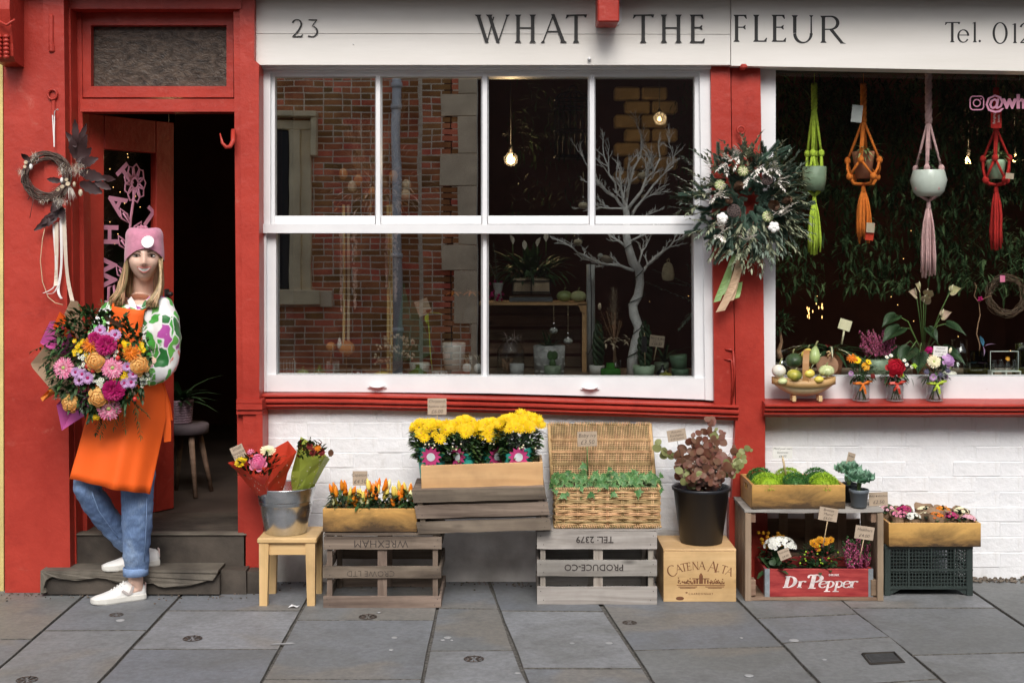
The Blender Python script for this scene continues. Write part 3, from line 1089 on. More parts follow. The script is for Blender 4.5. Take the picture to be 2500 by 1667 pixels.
leafmat('leaf_euc',(.22,.13,.07),island=.5,col2=(.16,.045,.03))
leafmat('leaf_euc_green',(.24,.26,.10),island=.35)
leafmat('leaf_plum',(.040,.018,.018),island=.3,transl=.05)
leafmat('stem_green',(.10,.17,.05),transl=0)
leafmat('stem_brown',(.10,.06,.035),transl=0)
def petal(name,c,c2=None,island=.12,transl=.2):leafmat(name,c,c2,.55,island,transl,.25,.1)
petal('petal_yellow',(.86,.60,.012));petal('petal_pink',(.78,.12,.30),(.90,.36,.52));petal('petal_palepink',(.85,.45,.55))
petal('petal_magenta',(.45,.012,.14));petal('petal_orange',(.75,.16,.015),(.85,.30,.02));petal('petal_apricot',(.82,.42,.10),(.88,.55,.20))
petal('petal_lilac',(.45,.22,.48),(.66,.45,.66));petal('petal_white',(.82,.82,.76));petal('petal_cream',(.86,.80,.55));petal('petal_red',(.42,.008,.016))
petal('petal_bronze',(.72,.30,.02),(.80,.42,.03));petal('petal_heather',(.42,.06,.16),(.55,.14,.25),.35);petal('petal_darkred',(.25,.03,.03))
petal('petal_mauve',(.55,.30,.60),(.70,.45,.72))
mat('flower_eye',(.55,.42,.08),.8,.3,60);mat('flower_eye_dark',(.12,.03,.03),.8,.3,60);mat('flower_eye_green',(.35,.42,.14),.8,.3,60)
mat('pepper_orange',(.80,.22,.010),.25,.12,20,objr=.15);mat('pepper_yellow',(.82,.62,.12),.25,.1,20,objr=.1);mat('pepper_cream',(.80,.78,.42),.3,.1,20)
mat('berry_red',(.55,.04,.03),.3,.15,20)
mat('soil',(.035,.025,.018),.95,.4,40)
def aim(d,spin=None):
 q = Vector(d).normalized().to_track_quat('Z','Y')
 return(q@Euler((0,0,ru(0,6.28)if spin is None else spin)).to_quaternion()).to_euler()
def flower_daisy(r,n,layers=1,pw=.3,lift=.25,eye=.28,droop=.2,seed=0):
 q = random.Random(seed)
 mb = MB()
 for l in range(layers):
  rr = r*(1-.22*l)
  for k in range(n):
   a = 2*PI*(k+.5*l)/n+q.uniform(-.06,.06)
   lf = lift+.28*l+q.uniform(-.05,.08)
   d = Vector((cos(a)*cos(lf),sin(a)*cos(lf),sin(lf)))
   b = Vector((cos(a),sin(a),0))*(r*eye*.5)+Vector((0,0,.03*r*l))
   mb.leaf(b,d,rr*q.uniform(.9,1.04)*(1-eye*.5),r*pw,bend=droop,fold=.12,n=3,mi=0,shape='petal')
 mb.ell((0,0,r*.05),(r*eye,r*eye,r*.16),10,6,1)
 return mb
def flower_gerbera(r,seed=0):
 mb = flower_daisy(r,26,1,.17,.12,.2,.12,seed)
 q = random.Random(seed+5)
 for l in range(4):
  rr = r*(.80-.16*l)
  for k in range(24-2*l):
   a = 2*PI*k/(24-2*l)+q.uniform(-.1,.1)
   lf = .30+.2*l+q.uniform(-.08,.08)
   d = Vector((cos(a)*cos(lf),sin(a)*cos(lf),sin(lf)))
   mb.leaf(Vector((cos(a),sin(a),0))*r*.08,d,rr*.94,r*.13,bend=.25,fold=.15,n=2,mi=0 if l%2 else 2,shape='petal')
 mb.ell((0,0,r*.09),(r*.15,r*.15,r*.14),8,5,1)
 return mb
def flower_rose(r,seed=0,h=1.0):
 q = random.Random(seed)
 mb = MB()
 NA,NR = 44,46
 ph = q.uniform(0,6)
 vs,fs = [],[]
 for j in range(NR+1):
  t = j/NR
  for i in range(NA):
   a = 2*PI*i/NA
   s_ = (t*3.3)**.92-a/(2*PI)+.18*sin(5*a+ph+t*7)
   f = s_-math.floor(s_)
   lip = .34*(1-f)**.6 if f>.06 else.34*f/.06
   rad = r*t*(1+.05*sin(5*a+ph)*t)
   z = r*h*(.62*(1-t**2.4)+lip*(.5+.6*t)-.12)
   vs.append((cos(a)*rad,sin(a)*rad,z))
 for i in range(NA):
  a = 2*PI*i/NA
  vs.append((cos(a)*r*.45,sin(a)*r*.45,-.45*r*h))
 for j in range(NR+1):
  for i in range(NA):fs.append((j*NA+i,j*NA+(i+1)%NA,(j+1)*NA+(i+1)%NA,(j+1)*NA+i)[::-1])
 mb.add(vs,fs,0,False)
 for k in range(6):
  a = 2*PI*k/6+ph
  mb.leaf((cos(a)*r*.6,sin(a)*r*.6,-.2*r),(cos(a),sin(a),.35),r*.62,r*.8,bend=.35,fold=.15,n=3,shape='petal')
 return mb
def flower_pom(r,n,pl,pw,seed=0,squash=.6,mi2=False):
 q = random.Random(seed)
 mb = MB()
 for k in range(n):
  t = (k+.5)/n
  lat = math.asin(max(-1,min(1,1-1.15*t)))
  a = k*2.39996
  d = Vector((cos(a)*cos(lat),sin(a)*cos(lat),sin(lat)*squash+.12))
  mb.leaf(d*r*(1-pl),d+Vector((q.uniform(-.25,.25),q.uniform(-.25,.25),q.uniform(-.1,.25))),r*pl*q.uniform(.9,1.2),r*pw,bend=.25,fold=.2,n=2,mi=(k%3==0)*1 if mi2 else 0,shape='petal')
 mb.ell((0,0,0),(r*(1-pl*.6),r*(1-pl*.6),r*squash*.7),10,6,0)
 return mb
def cluster_blobs(mb,c,rad,n,s,mi=0,squash=1.0,q=R):
 for i in range(n):
  d = Vector((q.gauss(0,1),q.gauss(0,1),q.gauss(0,1))).normalized()*rad*q.uniform(.4,1)**.5
  d.z*=squash
  mb.ell(Vector(c)+d,(s,s,s),6,4,mi)
def bush(mb,c,rad,n,L,W,mi=0,shape='oval',up=.5,q=R,bend=.4,hemi=False,fold=.25):
 c = Vector(c)
 for i in range(n):
  d = Vector((q.gauss(0,1),q.gauss(0,1),q.gauss(0,1)))
  d.normalize()
  if hemi:d.z = abs(d.z)
  p = c+Vector((d.x*rad[0],d.y*rad[1],d.z*rad[2]))*q.uniform(.25,1)**.6
  dd = d+Vector((q.uniform(-.6,.6),q.uniform(-.6,.6),up+q.uniform(-.4,.4)))
  mb.leaf(p,dd,L*q.uniform(.7,1.25),W*q.uniform(.75,1.2),bend=bend*q.uniform(.5,1.5),fold=fold,n=3,mi=mi,shape=shape)
def sprig(mb,p0,d,L,n,lL,lW,mi=0,smi=1,shape='oval',droop=.3,q=R,sr=.0012,spread=.9):
 X,U,F = frame_of(Vector(d))
 pts = []
 for i in range(n+1):
  t = i/n
  pts.append(Vector(p0)+F*L*t+Vector((0,0,-1))*droop*L*t*t)
 mb.tube(pts,[sr*(1.2-.7*i/n)for i in range(n+1)],4,smi)
 for i in range(1,n+1):
  for s_ in(-1,1):
   ax = (F+X*s_*spread*q.uniform(.7,1.3)+U*q.uniform(-.4,.5))
   mb.leaf(pts[i],ax,lL*q.uniform(.75,1.15)*(1-.35*i/n),lW*(1-.3*i/n),bend=q.uniform(.0,.4),fold=.2,n=3,mi=mi,shape=shape)
 mb.leaf(pts[-1],F,lL*.8,lW*.8,mi=mi,shape=shape)
FL = {}
def flower_mesh(key,fn,mats,nvar=2):
 if key not in FL:FL[key] = [fn(i).mesh(key,mats)for i in range(nvar)]
 return R.choice(FL[key])
def bloom(key,fn,mats,parent,loc,d,name='flower',scale=1.0,label=None):
 """loc: world point; d: direction the flower faces"""
 o = link(name,flower_mesh(key,fn,mats),parent,Vector(loc)-wm(parent).translation,aim(d),label,None,scale)
 return o
# ================================================================ DISPLAY ON THE PAVEMENT
wood('wood_stool',(.62,.40,.17),(.74,.50,.24),0,.5,.7,.04,False,.1)
wood('wood_stool_leg',(.62,.40,.17),(.74,.50,.24),2,.5,.7,.04,False,.1)
wood('wood_weathered',(.085,.060,.044),(.26,.20,.152),0,.85,1,.22,True,.5)
wood('wood_weathered_post',(.085,.060,.044),(.24,.182,.135),2,.85,1,.22,True,.5)
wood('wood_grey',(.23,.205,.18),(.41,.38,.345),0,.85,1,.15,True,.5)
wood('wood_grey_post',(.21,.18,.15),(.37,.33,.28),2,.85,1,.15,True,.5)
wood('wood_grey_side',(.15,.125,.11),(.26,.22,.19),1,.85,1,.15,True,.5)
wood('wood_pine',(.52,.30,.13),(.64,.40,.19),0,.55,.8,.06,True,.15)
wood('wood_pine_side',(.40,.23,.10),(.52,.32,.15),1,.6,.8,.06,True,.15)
wood('wood_wine',(.60,.37,.16),(.72,.48,.24),0,.5,.7,.05,True,.12)
wood('wood_burnt',(.52,.26,.065),(.62,.35,.10),0,.5,.8,.05,False,.15,stain=(-.046,.048))
wood('wood_burnt_light',(.54,.28,.075),(.64,.37,.11),0,.5,.8,.05,False,.15,stain=(-.054,.028))
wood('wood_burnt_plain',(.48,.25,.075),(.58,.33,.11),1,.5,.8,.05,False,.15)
wood('wood_brown',(.17,.105,.065),(.30,.20,.135),0,.8,.9,.2,True,.4)
wood('wood_brown_post',(.24,.16,.10),(.36,.26,.18),2,.8,.9,.15,True,.4)
wood('wood_stick',(.55,.40,.22),(.65,.50,.30),2,.6,1,0,False,.1)
mat('zinc',(.60,.62,.63),.26,.25,9,.15,14,metal=1,col2=(.78,.79,.80))
mat('black_plastic',(.012,.013,.017),.42,.15,5,.05)
mat('green_plastic',(.028,.040,.036),.45,.2,8,.05)
mat('grey_plastic',(.12,.14,.16),.5,.15,8)
mat('dried_orange',(.55,.26,.08),.8,.25,30,island=.25,transl=.1)
mat('stencil_ink',(.045,.035,.032),.9,.5,50)
mat('burn_ink',(.17,.065,.025),.8,.25,40)
mat('nail',(.06,.05,.045),.6,.2)
mat('kraft_card',(.44,.345,.255),.85,.08,30)
mat('white_card',(.74,.72,.68),.8,.05,30)
mat('pen_ink',(.015,.012,.012),.7,.1)
mat('kraft_paper',(.36,.24,.15),.8,.15,14)
mat('crate_red',(.34,.018,.022),.65,.3,12,.2,60,col2=(.42,.05,.045),stretch=(1,1,6))
mat('crate_white',(.72,.62,.60),.7,.35,35)
mat('strap_metal',(.36,.40,.43),.5,.2,20,.1,metal=.7)
mat('wrap_red',(.66,.060,.028),.35,.15,6,.3,20,transl=.25)
mat('wrap_green',(.40,.47,.080),.35,.15,6,.3,20,transl=.25)
mat('wrap_teal',(.055,.52,.42),.3,.1,6,.2,20,transl=.2)
mat('wrap_pink',(.50,.045,.18),.4,.08,8)
mat('wrap_label',(.62,.66,.68),.4,.12,30)
mat('dot_white',(.80,.78,.66),.4,.05)
mat('wicker',(.55,.33,.14),.55,.3,30,.2,80,island=.3,col2=(.68,.45,.22))
mat('wicker_dark',(.06,.035,.02),.8,.3,20)
glass('cellophane',.03,(.95,.96,.97),.1,False)
def lettering_on(parent,body,size,m,loc,rot=FRONT,name='lettering',**kw):
 """loc is world"""
 inv = wm(parent).inverted()
 o = link(name,text_mesh(body,size,m,**kw),parent)
 Mx = inv@Matrix.LocRotScale(Vector(loc),Euler(rot),None)
 o.matrix_local = Mx
 o.location,o.rotation_euler = Mx.translation,Mx.to_euler()
 return o
def price_sign(px,py,w,h,Y,lines,label,tilt=0,stick=None,card='kraft_card',stickm='wood_stick',lsize=None,yaw=0,size=None,sr=.002):
 """px,py card centre; w,h card size in photo pixels; stick: (px, py) foot"""
 k = kk(Y)
 c = P(px,py,Y)
 foot = P(*stick,Y+.004)if stick else P(px,py+h/2,Y)
 t = thing('price_sign',label,'price sign',foot,0,'handwritten price cards')
 rot = Euler((0,tilt,yaw))
 Mx = Matrix.Translation(c)@rot.to_matrix().to_4x4()
 mb = MB();mb.box((0,0,0),(w*k,.0016,h*k),Mx)
 mb.build('card',card,t,world=True)
 n = len(lines)
 for i,ln in enumerate(lines):
  z = (n/2-i-.5)*h*k/n*.92
  s_ = size or h*k/n*(1.0 if n>1 else.6)
  ls = s_*(lsize[i]if lsize else 1)
  p = Mx@Vector((0,-.0012,z))
  lettering_on(t,ln,ls,'pen_ink',p,(rot.to_matrix()@Euler(FRONT).to_matrix()).to_euler(),offset=-ls*.012,shear=.18,extrude=.0003)
 if stick:
  mb = MB()
  mb.tube([c+Vector((0,.003,-h*k*.3)),foot],sr,6)
  mb.build('stick',stickm,t,world=True)
 return t
F0 = -.42
kf = kk(F0)
st0,st1 = P(628,1316,F0),P(773,1316,F0)
t = thing('stool','low pale wooden stool with tapered legs carrying the zinc bucket','stool',((st0.x+st1.x)/2,-.30,0))
zt = EYE-(1313-HZ)*kf
mb = MB();mb.box((0,0,zt-.011),(.256,.25,.022),bev=.004);mb.build('seat','wood_stool',t)
mb = MB()
mb.box((0,-.098,zt-.05),(.20,.016,.05));mb.box((0,.098,zt-.05),(.20,.016,.05))
mb.box((-.098,0,zt-.05),(.016,.19,.05));mb.box((.098,0,zt-.05),(.016,.19,.05))
mb.build('apron','wood_stool',t)
for sx in(-1,1):
 for sy in(-1,1):
  mb = MB()
  a = .042
  def sq(cx,cy,w,z):return[Vector((cx-w/2,cy-w/2,z)),Vector((cx+w/2,cy-w/2,z)),Vector((cx+w/2,cy+w/2,z)),Vector((cx-w/2,cy+w/2,z))]
  mb.hexa(sq(sx*.103,sy*.10,.033,0),sq(sx*.100,sy*.098,.042,zt-.022))
  mb.build('leg','wood_stool_leg',t)
bc = Vector(((P(698,1190,-.30)).x,-.30,zt))
t = thing('bucket','shiny zinc bucket standing on the pale wooden stool','bucket',bc)
mb = MB()
mb.lathe([(.088,0),(.092,.004),(.108,.085),(.116,.128),(.119,.130),(.1185,.134),(.1185,.138),(.1205,.141),(.1205,.146),(.120,.150),(.131,.196),(.134,.199),(.135,.203),(.132,.206),(.128,.200),(.09,.02)],40,cap1=True)
mb.build('body','zinc',t)
def cone_wrap(t,name,m,base,r0,top_pts,label=None,dots=None,nseg=5,wob=.006):
 """paper cone: base circle centre (world), top_pts: rim outline points (world)"""
 mb = MB()
 n = len(top_pts)
 vs,fs = [],[]
 for j in range(nseg+1):
  u = j/nseg
  for i,p in enumerate(top_pts):
   a = 2*PI*i/n
   b = Vector(base)+Vector((cos(a)*r0,sin(a)*r0,0))
   q = b.lerp(Vector(p),u)
   q+=Vector((ru(-1,1),ru(-1,1),0))*wob*u
   vs.append(q)
 for j in range(nseg):
  for i in range(n):
   fs.append((j*n+i,j*n+(i+1)%n,(j+1)*n+(i+1)%n,(j+1)*n+i))
 mb.add(vs,fs,0,False)
 if dots:
  for j in range(nseg*2):
   for i in range(n):
    if R.random()<dots[0]:
     f = R.choice(fs)
     a_,b_,c_,d_ = [Vector(vs[k])for k in f]
     p = a_.lerp(b_,R.random()).lerp(d_.lerp(c_,R.random()),R.random())
     nr = (b_-a_).cross(d_-a_).normalized()
     X,U,F = frame_of(nr)
     for sg in(1,):
      rr = dots[1]
      o = p+nr*.0012
      mb.add([o+X*rr*cos(q)+U*rr*sin(q)for q in(0,1.05,2.09,3.14,4.19,5.24)],[(0,1,2,3,4,5)],1)
 return mb.build(name,[m,'dot_white'],t,world=True,label=label)
Yb = -.33
t = thing('wrapped_bouquet','bouquet in spotted red paper with a pink rose in the zinc bucket','bouquet',P(655,1195,Yb),0,'wrapped bouquets in the zinc bucket')
rim = [P(557,1129,-.36),P(600,1150,-.45),P(643,1183,-.46),P(665,1150,-.45),P(722,1102,-.36),P(703,1075,-.28),P(650,1105,-.24),P(590,1118,-.28)]
rim = [rim[4],rim[5],rim[6],rim[7],rim[0],rim[1],rim[2],rim[3]]
cone_wrap(t,'wrap','wrap_red',P(662,1230,Yb),.03,rim,dots=(.9,.0026))
mb = MB()
for i in range(150):
 a,b = ru(-1,1),ru(-1,1)
 p = P(632+a*50,1150+ru(-34,14),-.36+b*.05)
 mb.leaf(p,(a+ru(-.5,.5),-.5+ru(-.5,.5),.9),ru(.025,.05),.013,mi=R.choice((0,0,1)))
mb.build('foliage',['leaf_dark','leaf_mid'],t,world=True,kind='stuff')
bloom('rose_pink',lambda i:flower_rose(.034,i),['petal_pink'],t,P(629,1128,-.41),(0,-1,.6))
bloom('ger_cream',lambda i:flower_daisy(.036,22,3,.22,.2,.22,.1,i),['petal_cream','flower_eye_green'],t,P(654,1101,-.36),(.1,-.6,1))
bloom('daisy_yellow',lambda i:flower_daisy(.026,12,1,.4,.3,.25,.1,i),['petal_yellow','flower_eye_dark'],t,P(587,1129,-.39),(-.2,-1,.6))
bloom('daisy_yellow',None,None,t,P(594,1124,-.37),(-.2,-.6,1),scale=.8)
bloom('snap_red',lambda i:flower_pom(.018,20,.5,.4,i),['petal_pink'],t,P(612,1105,-.34),(0,-.3,1))
t = thing('wrapped_bouquet','bouquet in spotted lime green paper with dark red flowers in the zinc bucket','bouquet',P(740,1195,-.30),0,'wrapped bouquets in the zinc bucket')
rim = [P(805,1120,-.30),P(770,1085,-.22),P(731,1066,-.26),P(722,1105,-.30),P(712,1150,-.36),P(735,1150,-.40),P(765,1122,-.40),P(795,1112,-.36)]
cone_wrap(t,'wrap','wrap_green',P(728,1225,-.30),.028,rim,dots=(.9,.0026))
mb = MB()
for i in range(110):
 p = P(765+ru(-38,30),1108+ru(-28,14),-.31+ru(-.05,.05))
 mb.leaf(p,(ru(-.6,.6),-.5,.9),ru(.02,.04),.012,mi=R.choice((0,1,2)))
mb.build('foliage',['leaf_dark','leaf_mid','petal_darkred'],t,world=True,kind='stuff')
for x,y in((757,1092),(772,1098),(785,1106),(764,1106)):
 bloom('pom_dark',lambda i:flower_pom(.017,26,.5,.4,i),['petal_darkred'],t,P(x,y,-.35),(.1,-.7,.8))
bloom('pom_orange',lambda i:flower_pom(.015,26,.5,.4,i),['petal_orange'],t,P(776,1094,-.36),(.1,-.8,.6))
mb = MB()
mb.leaf(P(806,1114,-.3),(.2,0,1),.034,.026,mi=0,shape='round')
sprig(mb,P(752,1090,-.3),(.2,0,1),.05,5,.014,.006,1,1)
mb.tube([P(785,1118,-.3),P(808,1113,-.3)],.001,4,1)
mb.build('sprig',['leaf_euc','leaf_dark'],t,world=True)
price_sign(582,1104,32,34,-.37,['Small','bouquet','£15'],'tilted kraft card tucked behind the red wrapped bouquet',tilt=-.42)
def slat(mb,c,size,amp=.0016):
 """plank: box with a few cuts along its length so that it can be uneven"""
 c = Vector(c);n = 7
 ax = max(range(3),key=lambda i:size[i])
 oth = [i for i in range(3)if i!=ax]
 vs,fs = [],[]
 for i in range(n+1):
  d0,d1 = ru(-amp,amp),ru(-amp,amp)
  for a,b in((-1,-1),(1,-1),(1,1),(-1,1)):
   p = [0,0,0]
   p[ax] = (i/n-.5)*size[ax]
   p[oth[0]] = a*size[oth[0]]/2
   p[oth[1]] = b*size[oth[1]]/2+(d0 if b<0 else d1)
   vs.append(c+Vector(p))
 for i in range(n):
  for k in range(4):fs.append((i*4+k,i*4+(k+1)%4,(i+1)*4+(k+1)%4,(i+1)*4+k))
 fs+=[(3,2,1,0),tuple(4*n+k for k in range(4))]
 mb.add(vs,fs)
def crate(label,x0,x1,Yf,depth,z0,h,fr,mw,mp,ms,mid=True,tops=4,nail_amp=1,shear=0,slope=0,group='slatted wooden crates under the display'):
 """fr: list of (low, high) fractions of the height for the long slats"""
 t = thing('slatted_crate',label,'crate',((x0+x1)/2,Yf+depth/2,z0),0,group)
 w = x1-x0
 th = .011
 def tw(mb):
  if shear or slope:mb.v = [(x-shear*z,y,z+slope*x)for x,y,z in mb.v]
  return mb
 for s_ in(-1,1):
  for lo,hi in fr:
   mb = MB()
   slat(mb,(ru(-.003,.003),s_*(depth/2-th/2),h*(lo+hi)/2),(w,th,h*(hi-lo)))
   o = tw(mb).build('slat',mw,t)
   if s_<0:
    mb = MB()
    for e in(-1,1):
     for q in(-1,1):
      mb.tube([(e*(w/2-.022+q*.006),-depth/2-.0005,h*((lo+hi)/2+q*(hi-lo)*.25)),(e*(w/2-.022+q*.006),-depth/2+.002,h*((lo+hi)/2+q*(hi-lo)*.25))],.0022,6)
    tw(mb).build('nail_heads','nail',o)
 for e in(-1,1):
  for lo,hi in fr:
   mb = MB()
   slat(mb,(e*(w/2-th/2-.0005),0,h*(lo+hi)/2-.004),(th,depth-2*th-.001,h*(hi-lo)*.95))
   tw(mb).build('end_slat',ms,t)
  for s_ in(-1,1):
   mb = MB()
   slat(mb,(e*(w/2-.026),s_*(depth/2-th-.011),h/2-.006),(.022,.02,h*.97))
   tw(mb).build('corner_post',mp,t)
 if mid:
  for s_ in(-1,1):
   mb = MB()
   slat(mb,(ru(-.01,.01),s_*(depth/2-th-.0045),h/2-.004),(.040,.008,h*.95))
   tw(mb).build('middle_post',mp,t)
 for i in range(tops):
  dw = (depth)/tops
  mb = MB()
  slat(mb,(0,-depth/2+dw*(i+.5),h-.004),(w-.006,dw-.006,.008))
  tw(mb).build('top_board',mw,t)
 return t
Ya = -.445
a0,a1 = P(789,0,Ya).x,P(1077,0,Ya).x
HA = 181*kk(Ya)
cA = crate('brown weathered slatted crate stencilled WREXHAM upside down, under the capsicum trough',a0,a1,Ya,.36,0,HA,[(0,.155),(.40,.555),(.79,.955)],'wood_weathered','wood_weathered_post','wood_weathered')
for body,y,x,sz in(('WREXHAM',1326,930,.047),('CROWE LTD',1399,905,.036)):
 lettering_on(cA,body,sz,'stencil_ink',P(x,y,Ya-.0012),(PI/2,PI,0),extrude=.0003,offset=-.0007)
Yc = -.393
c0,c1 = P(1311,0,Yc).x,P(1604,0,Yc).x
HC = 184*kk(Yc)
cC = crate('pale grey slatted crate stencilled TEL 2379 upside down, under the wicker hamper',c0,c1,Yc,.33,0,HC,[(0,.235),(.375,.585),(.735,.97)],'wood_grey','wood_grey_post','wood_grey_side')
for body,y,x,sz in(('TEL: 2379',1316,1452,.040),('PRODUCE-CO',1384,1450,.040)):
 lettering_on(cC,body,sz,'stencil_ink',P(x,y,Yc-.0012),(PI/2,PI,0),extrude=.0003,offset=.0004)
Ybr = -.452
b0,b1 = P(1022,0,Ybr).x,P(1347,0,Ybr).x
cB = crate('grey skewed slatted crate bridging the gap between two other crates',b0,b1,Ybr,.30,HA+.009,.186,[(0,.27),(.35,.64),(.71,.99)],'wood_weathered','wood_weathered_post','wood_grey_side',False,5,shear=.17,slope=.03)
def trough(label,cx,Yf,w,d,h,z,m,ms,m_end=None,tilt=0,hole=False):
 t = thing('wooden_trough',label,'planter',(cx,Yf+d/2,z),0,'wooden troughs planted with flowers')
 t.rotation_euler = (0,-tilt,0)
 WM[t.name] = Matrix.LocRotScale(t.location,t.rotation_euler,None)
 e = .012
 for s_ in(-1,1):
  mb = MB();mb.box((0,0,0),(w,e,h),bev=.0015)
  mb.build('long_board',m,t,loc=(0,s_*(d/2-e/2),h/2))
  mb = MB()
  if hole:
   mb.box((0,0,-h*.2),(e,d-2*e-.001,h*.6));mb.box((0,0,h*.42),(e,d-2*e-.001,h*.16))
   mb.box((0,-d*.3,h*.22),(e,d*.4-2*e,h*.24));mb.box((0,d*.3,h*.22),(e,d*.4-2*e,h*.24))
  else:mb.box((0,0,0),(e,d-2*e-.001,h),bev=.0015)
  mb.build('end_board',ms,t,loc=(s_*(w/2-e/2-.0005),0,h/2))
 mb = MB();mb.box((0,0,.005),(w-2*e-.002,d-2*e-.002,.009));mb.build('bottom_board',ms,t)
 mb = MB();mb.box((0,0,h*.38),(w-2*e-.004,d-2*e-.004,h*.6));mb.build('soil','soil',t)
 return t
Yt = -.43
kt = kk(Yt)
x0,x1 = P(788,0,Yt).x,P(1018,0,Yt).x
trough('charred honey coloured trough of orange peppers on the WREXHAM crate',(x0+x1)/2,Yt,x1-x0,.15,.100,HA+.004,'wood_burnt','wood_burnt_plain')
PEP = {}
for nm,m in(('o','pepper_orange'),('y','pepper_yellow'),('c','pepper_cream')):
 mb = MB();mb.lathe([(.0035,0),(.0062,.004),(.0068,.012),(.0052,.022),(.0022,.030),(.0003,.033)],8,mi=0)
 mb.tube([(0,0,0),(0,0,-.006)],[.003,.0012],5,1)
 PEP[nm] = mb.mesh('pepper',[m,'stem_green'])
names = ['leftmost in the charred trough','second from the left, behind the price card','third from the left, with the tallest orange peppers','rightmost, with the palest peppers']
for i,(px,top,w)in enumerate(((836,1185,34),(890,1200,26),(925,1176,36),(985,1184,32))):
 Yp = Yt+.07
 base = P(px,1262,Yp)
 t = thing('pepper_plant','ornamental pepper plant '+names[i],'plant',base,0,'ornamental peppers in the charred trough')
 mb = MB()
 for k in range(120):
  u,v = ru(-1,1),ru(0,1)
  p = P(px+u*w*(1-.3*v),1246-v*40,Yp+ru(-.05,.04))
  mb.leaf(p,(u*1.2+ru(-.5,.5),ru(-1.2,.3),ru(-.1,.8)),ru(.028,.045),.017,bend=.5,mi=R.choice((0,0,1)))
 mb.build('foliage',['leaf_dark','leaf_mid'],t,world=True,kind='stuff')
 for k in range(22):
  u = ru(-1,1)
  p = P(px+u*w*.8,top+20+ru(-12,22)+abs(u)*10,Yp+ru(-.05,.02))
  link('pepper',PEP[R.choice('ooooyyc' if i<3 else 'oooyycc')],t,p-wm(t).translation,aim((u*.3+ru(-.2,.2),ru(-.3,.1),1)),scale=ru(1.15,1.6))
price_sign(879,1167,36,35,Yt+.06,['Capsicum','£4.50'],'kraft card reading Capsicum 4.50 above the peppers',stick=(880,1225),stickm='nail',sr=.001,lsize=[.62,.8])
Yp = -.415
x0,x1 = P(1029,0,Yp).x,P(1327,0,Yp).x
zb = EYE-(1193-HZ)*kk(Yp)
trough('plain pine trough of yellow chrysanthemums on the skewed crate',(x0+x1)/2,Yp,x1-x0,.2,.104,zb+.004,'wood_pine','wood_pine_side',tilt=.033)
def star12(c,X,U,r,r2,n=12,d=Vector((0,-1,0)),off=.001):
 pts = []
 for k in range(n*2):
  a = PI*k/n
  rr = r if k%2==0 else r2
  pts.append(Vector(c)+X*cos(a)*rr+U*sin(a)*rr+d*off)
 return pts
cn = ['leftmost, with the price card behind it','second from the left','third from the left, half hidden','rightmost and tallest']
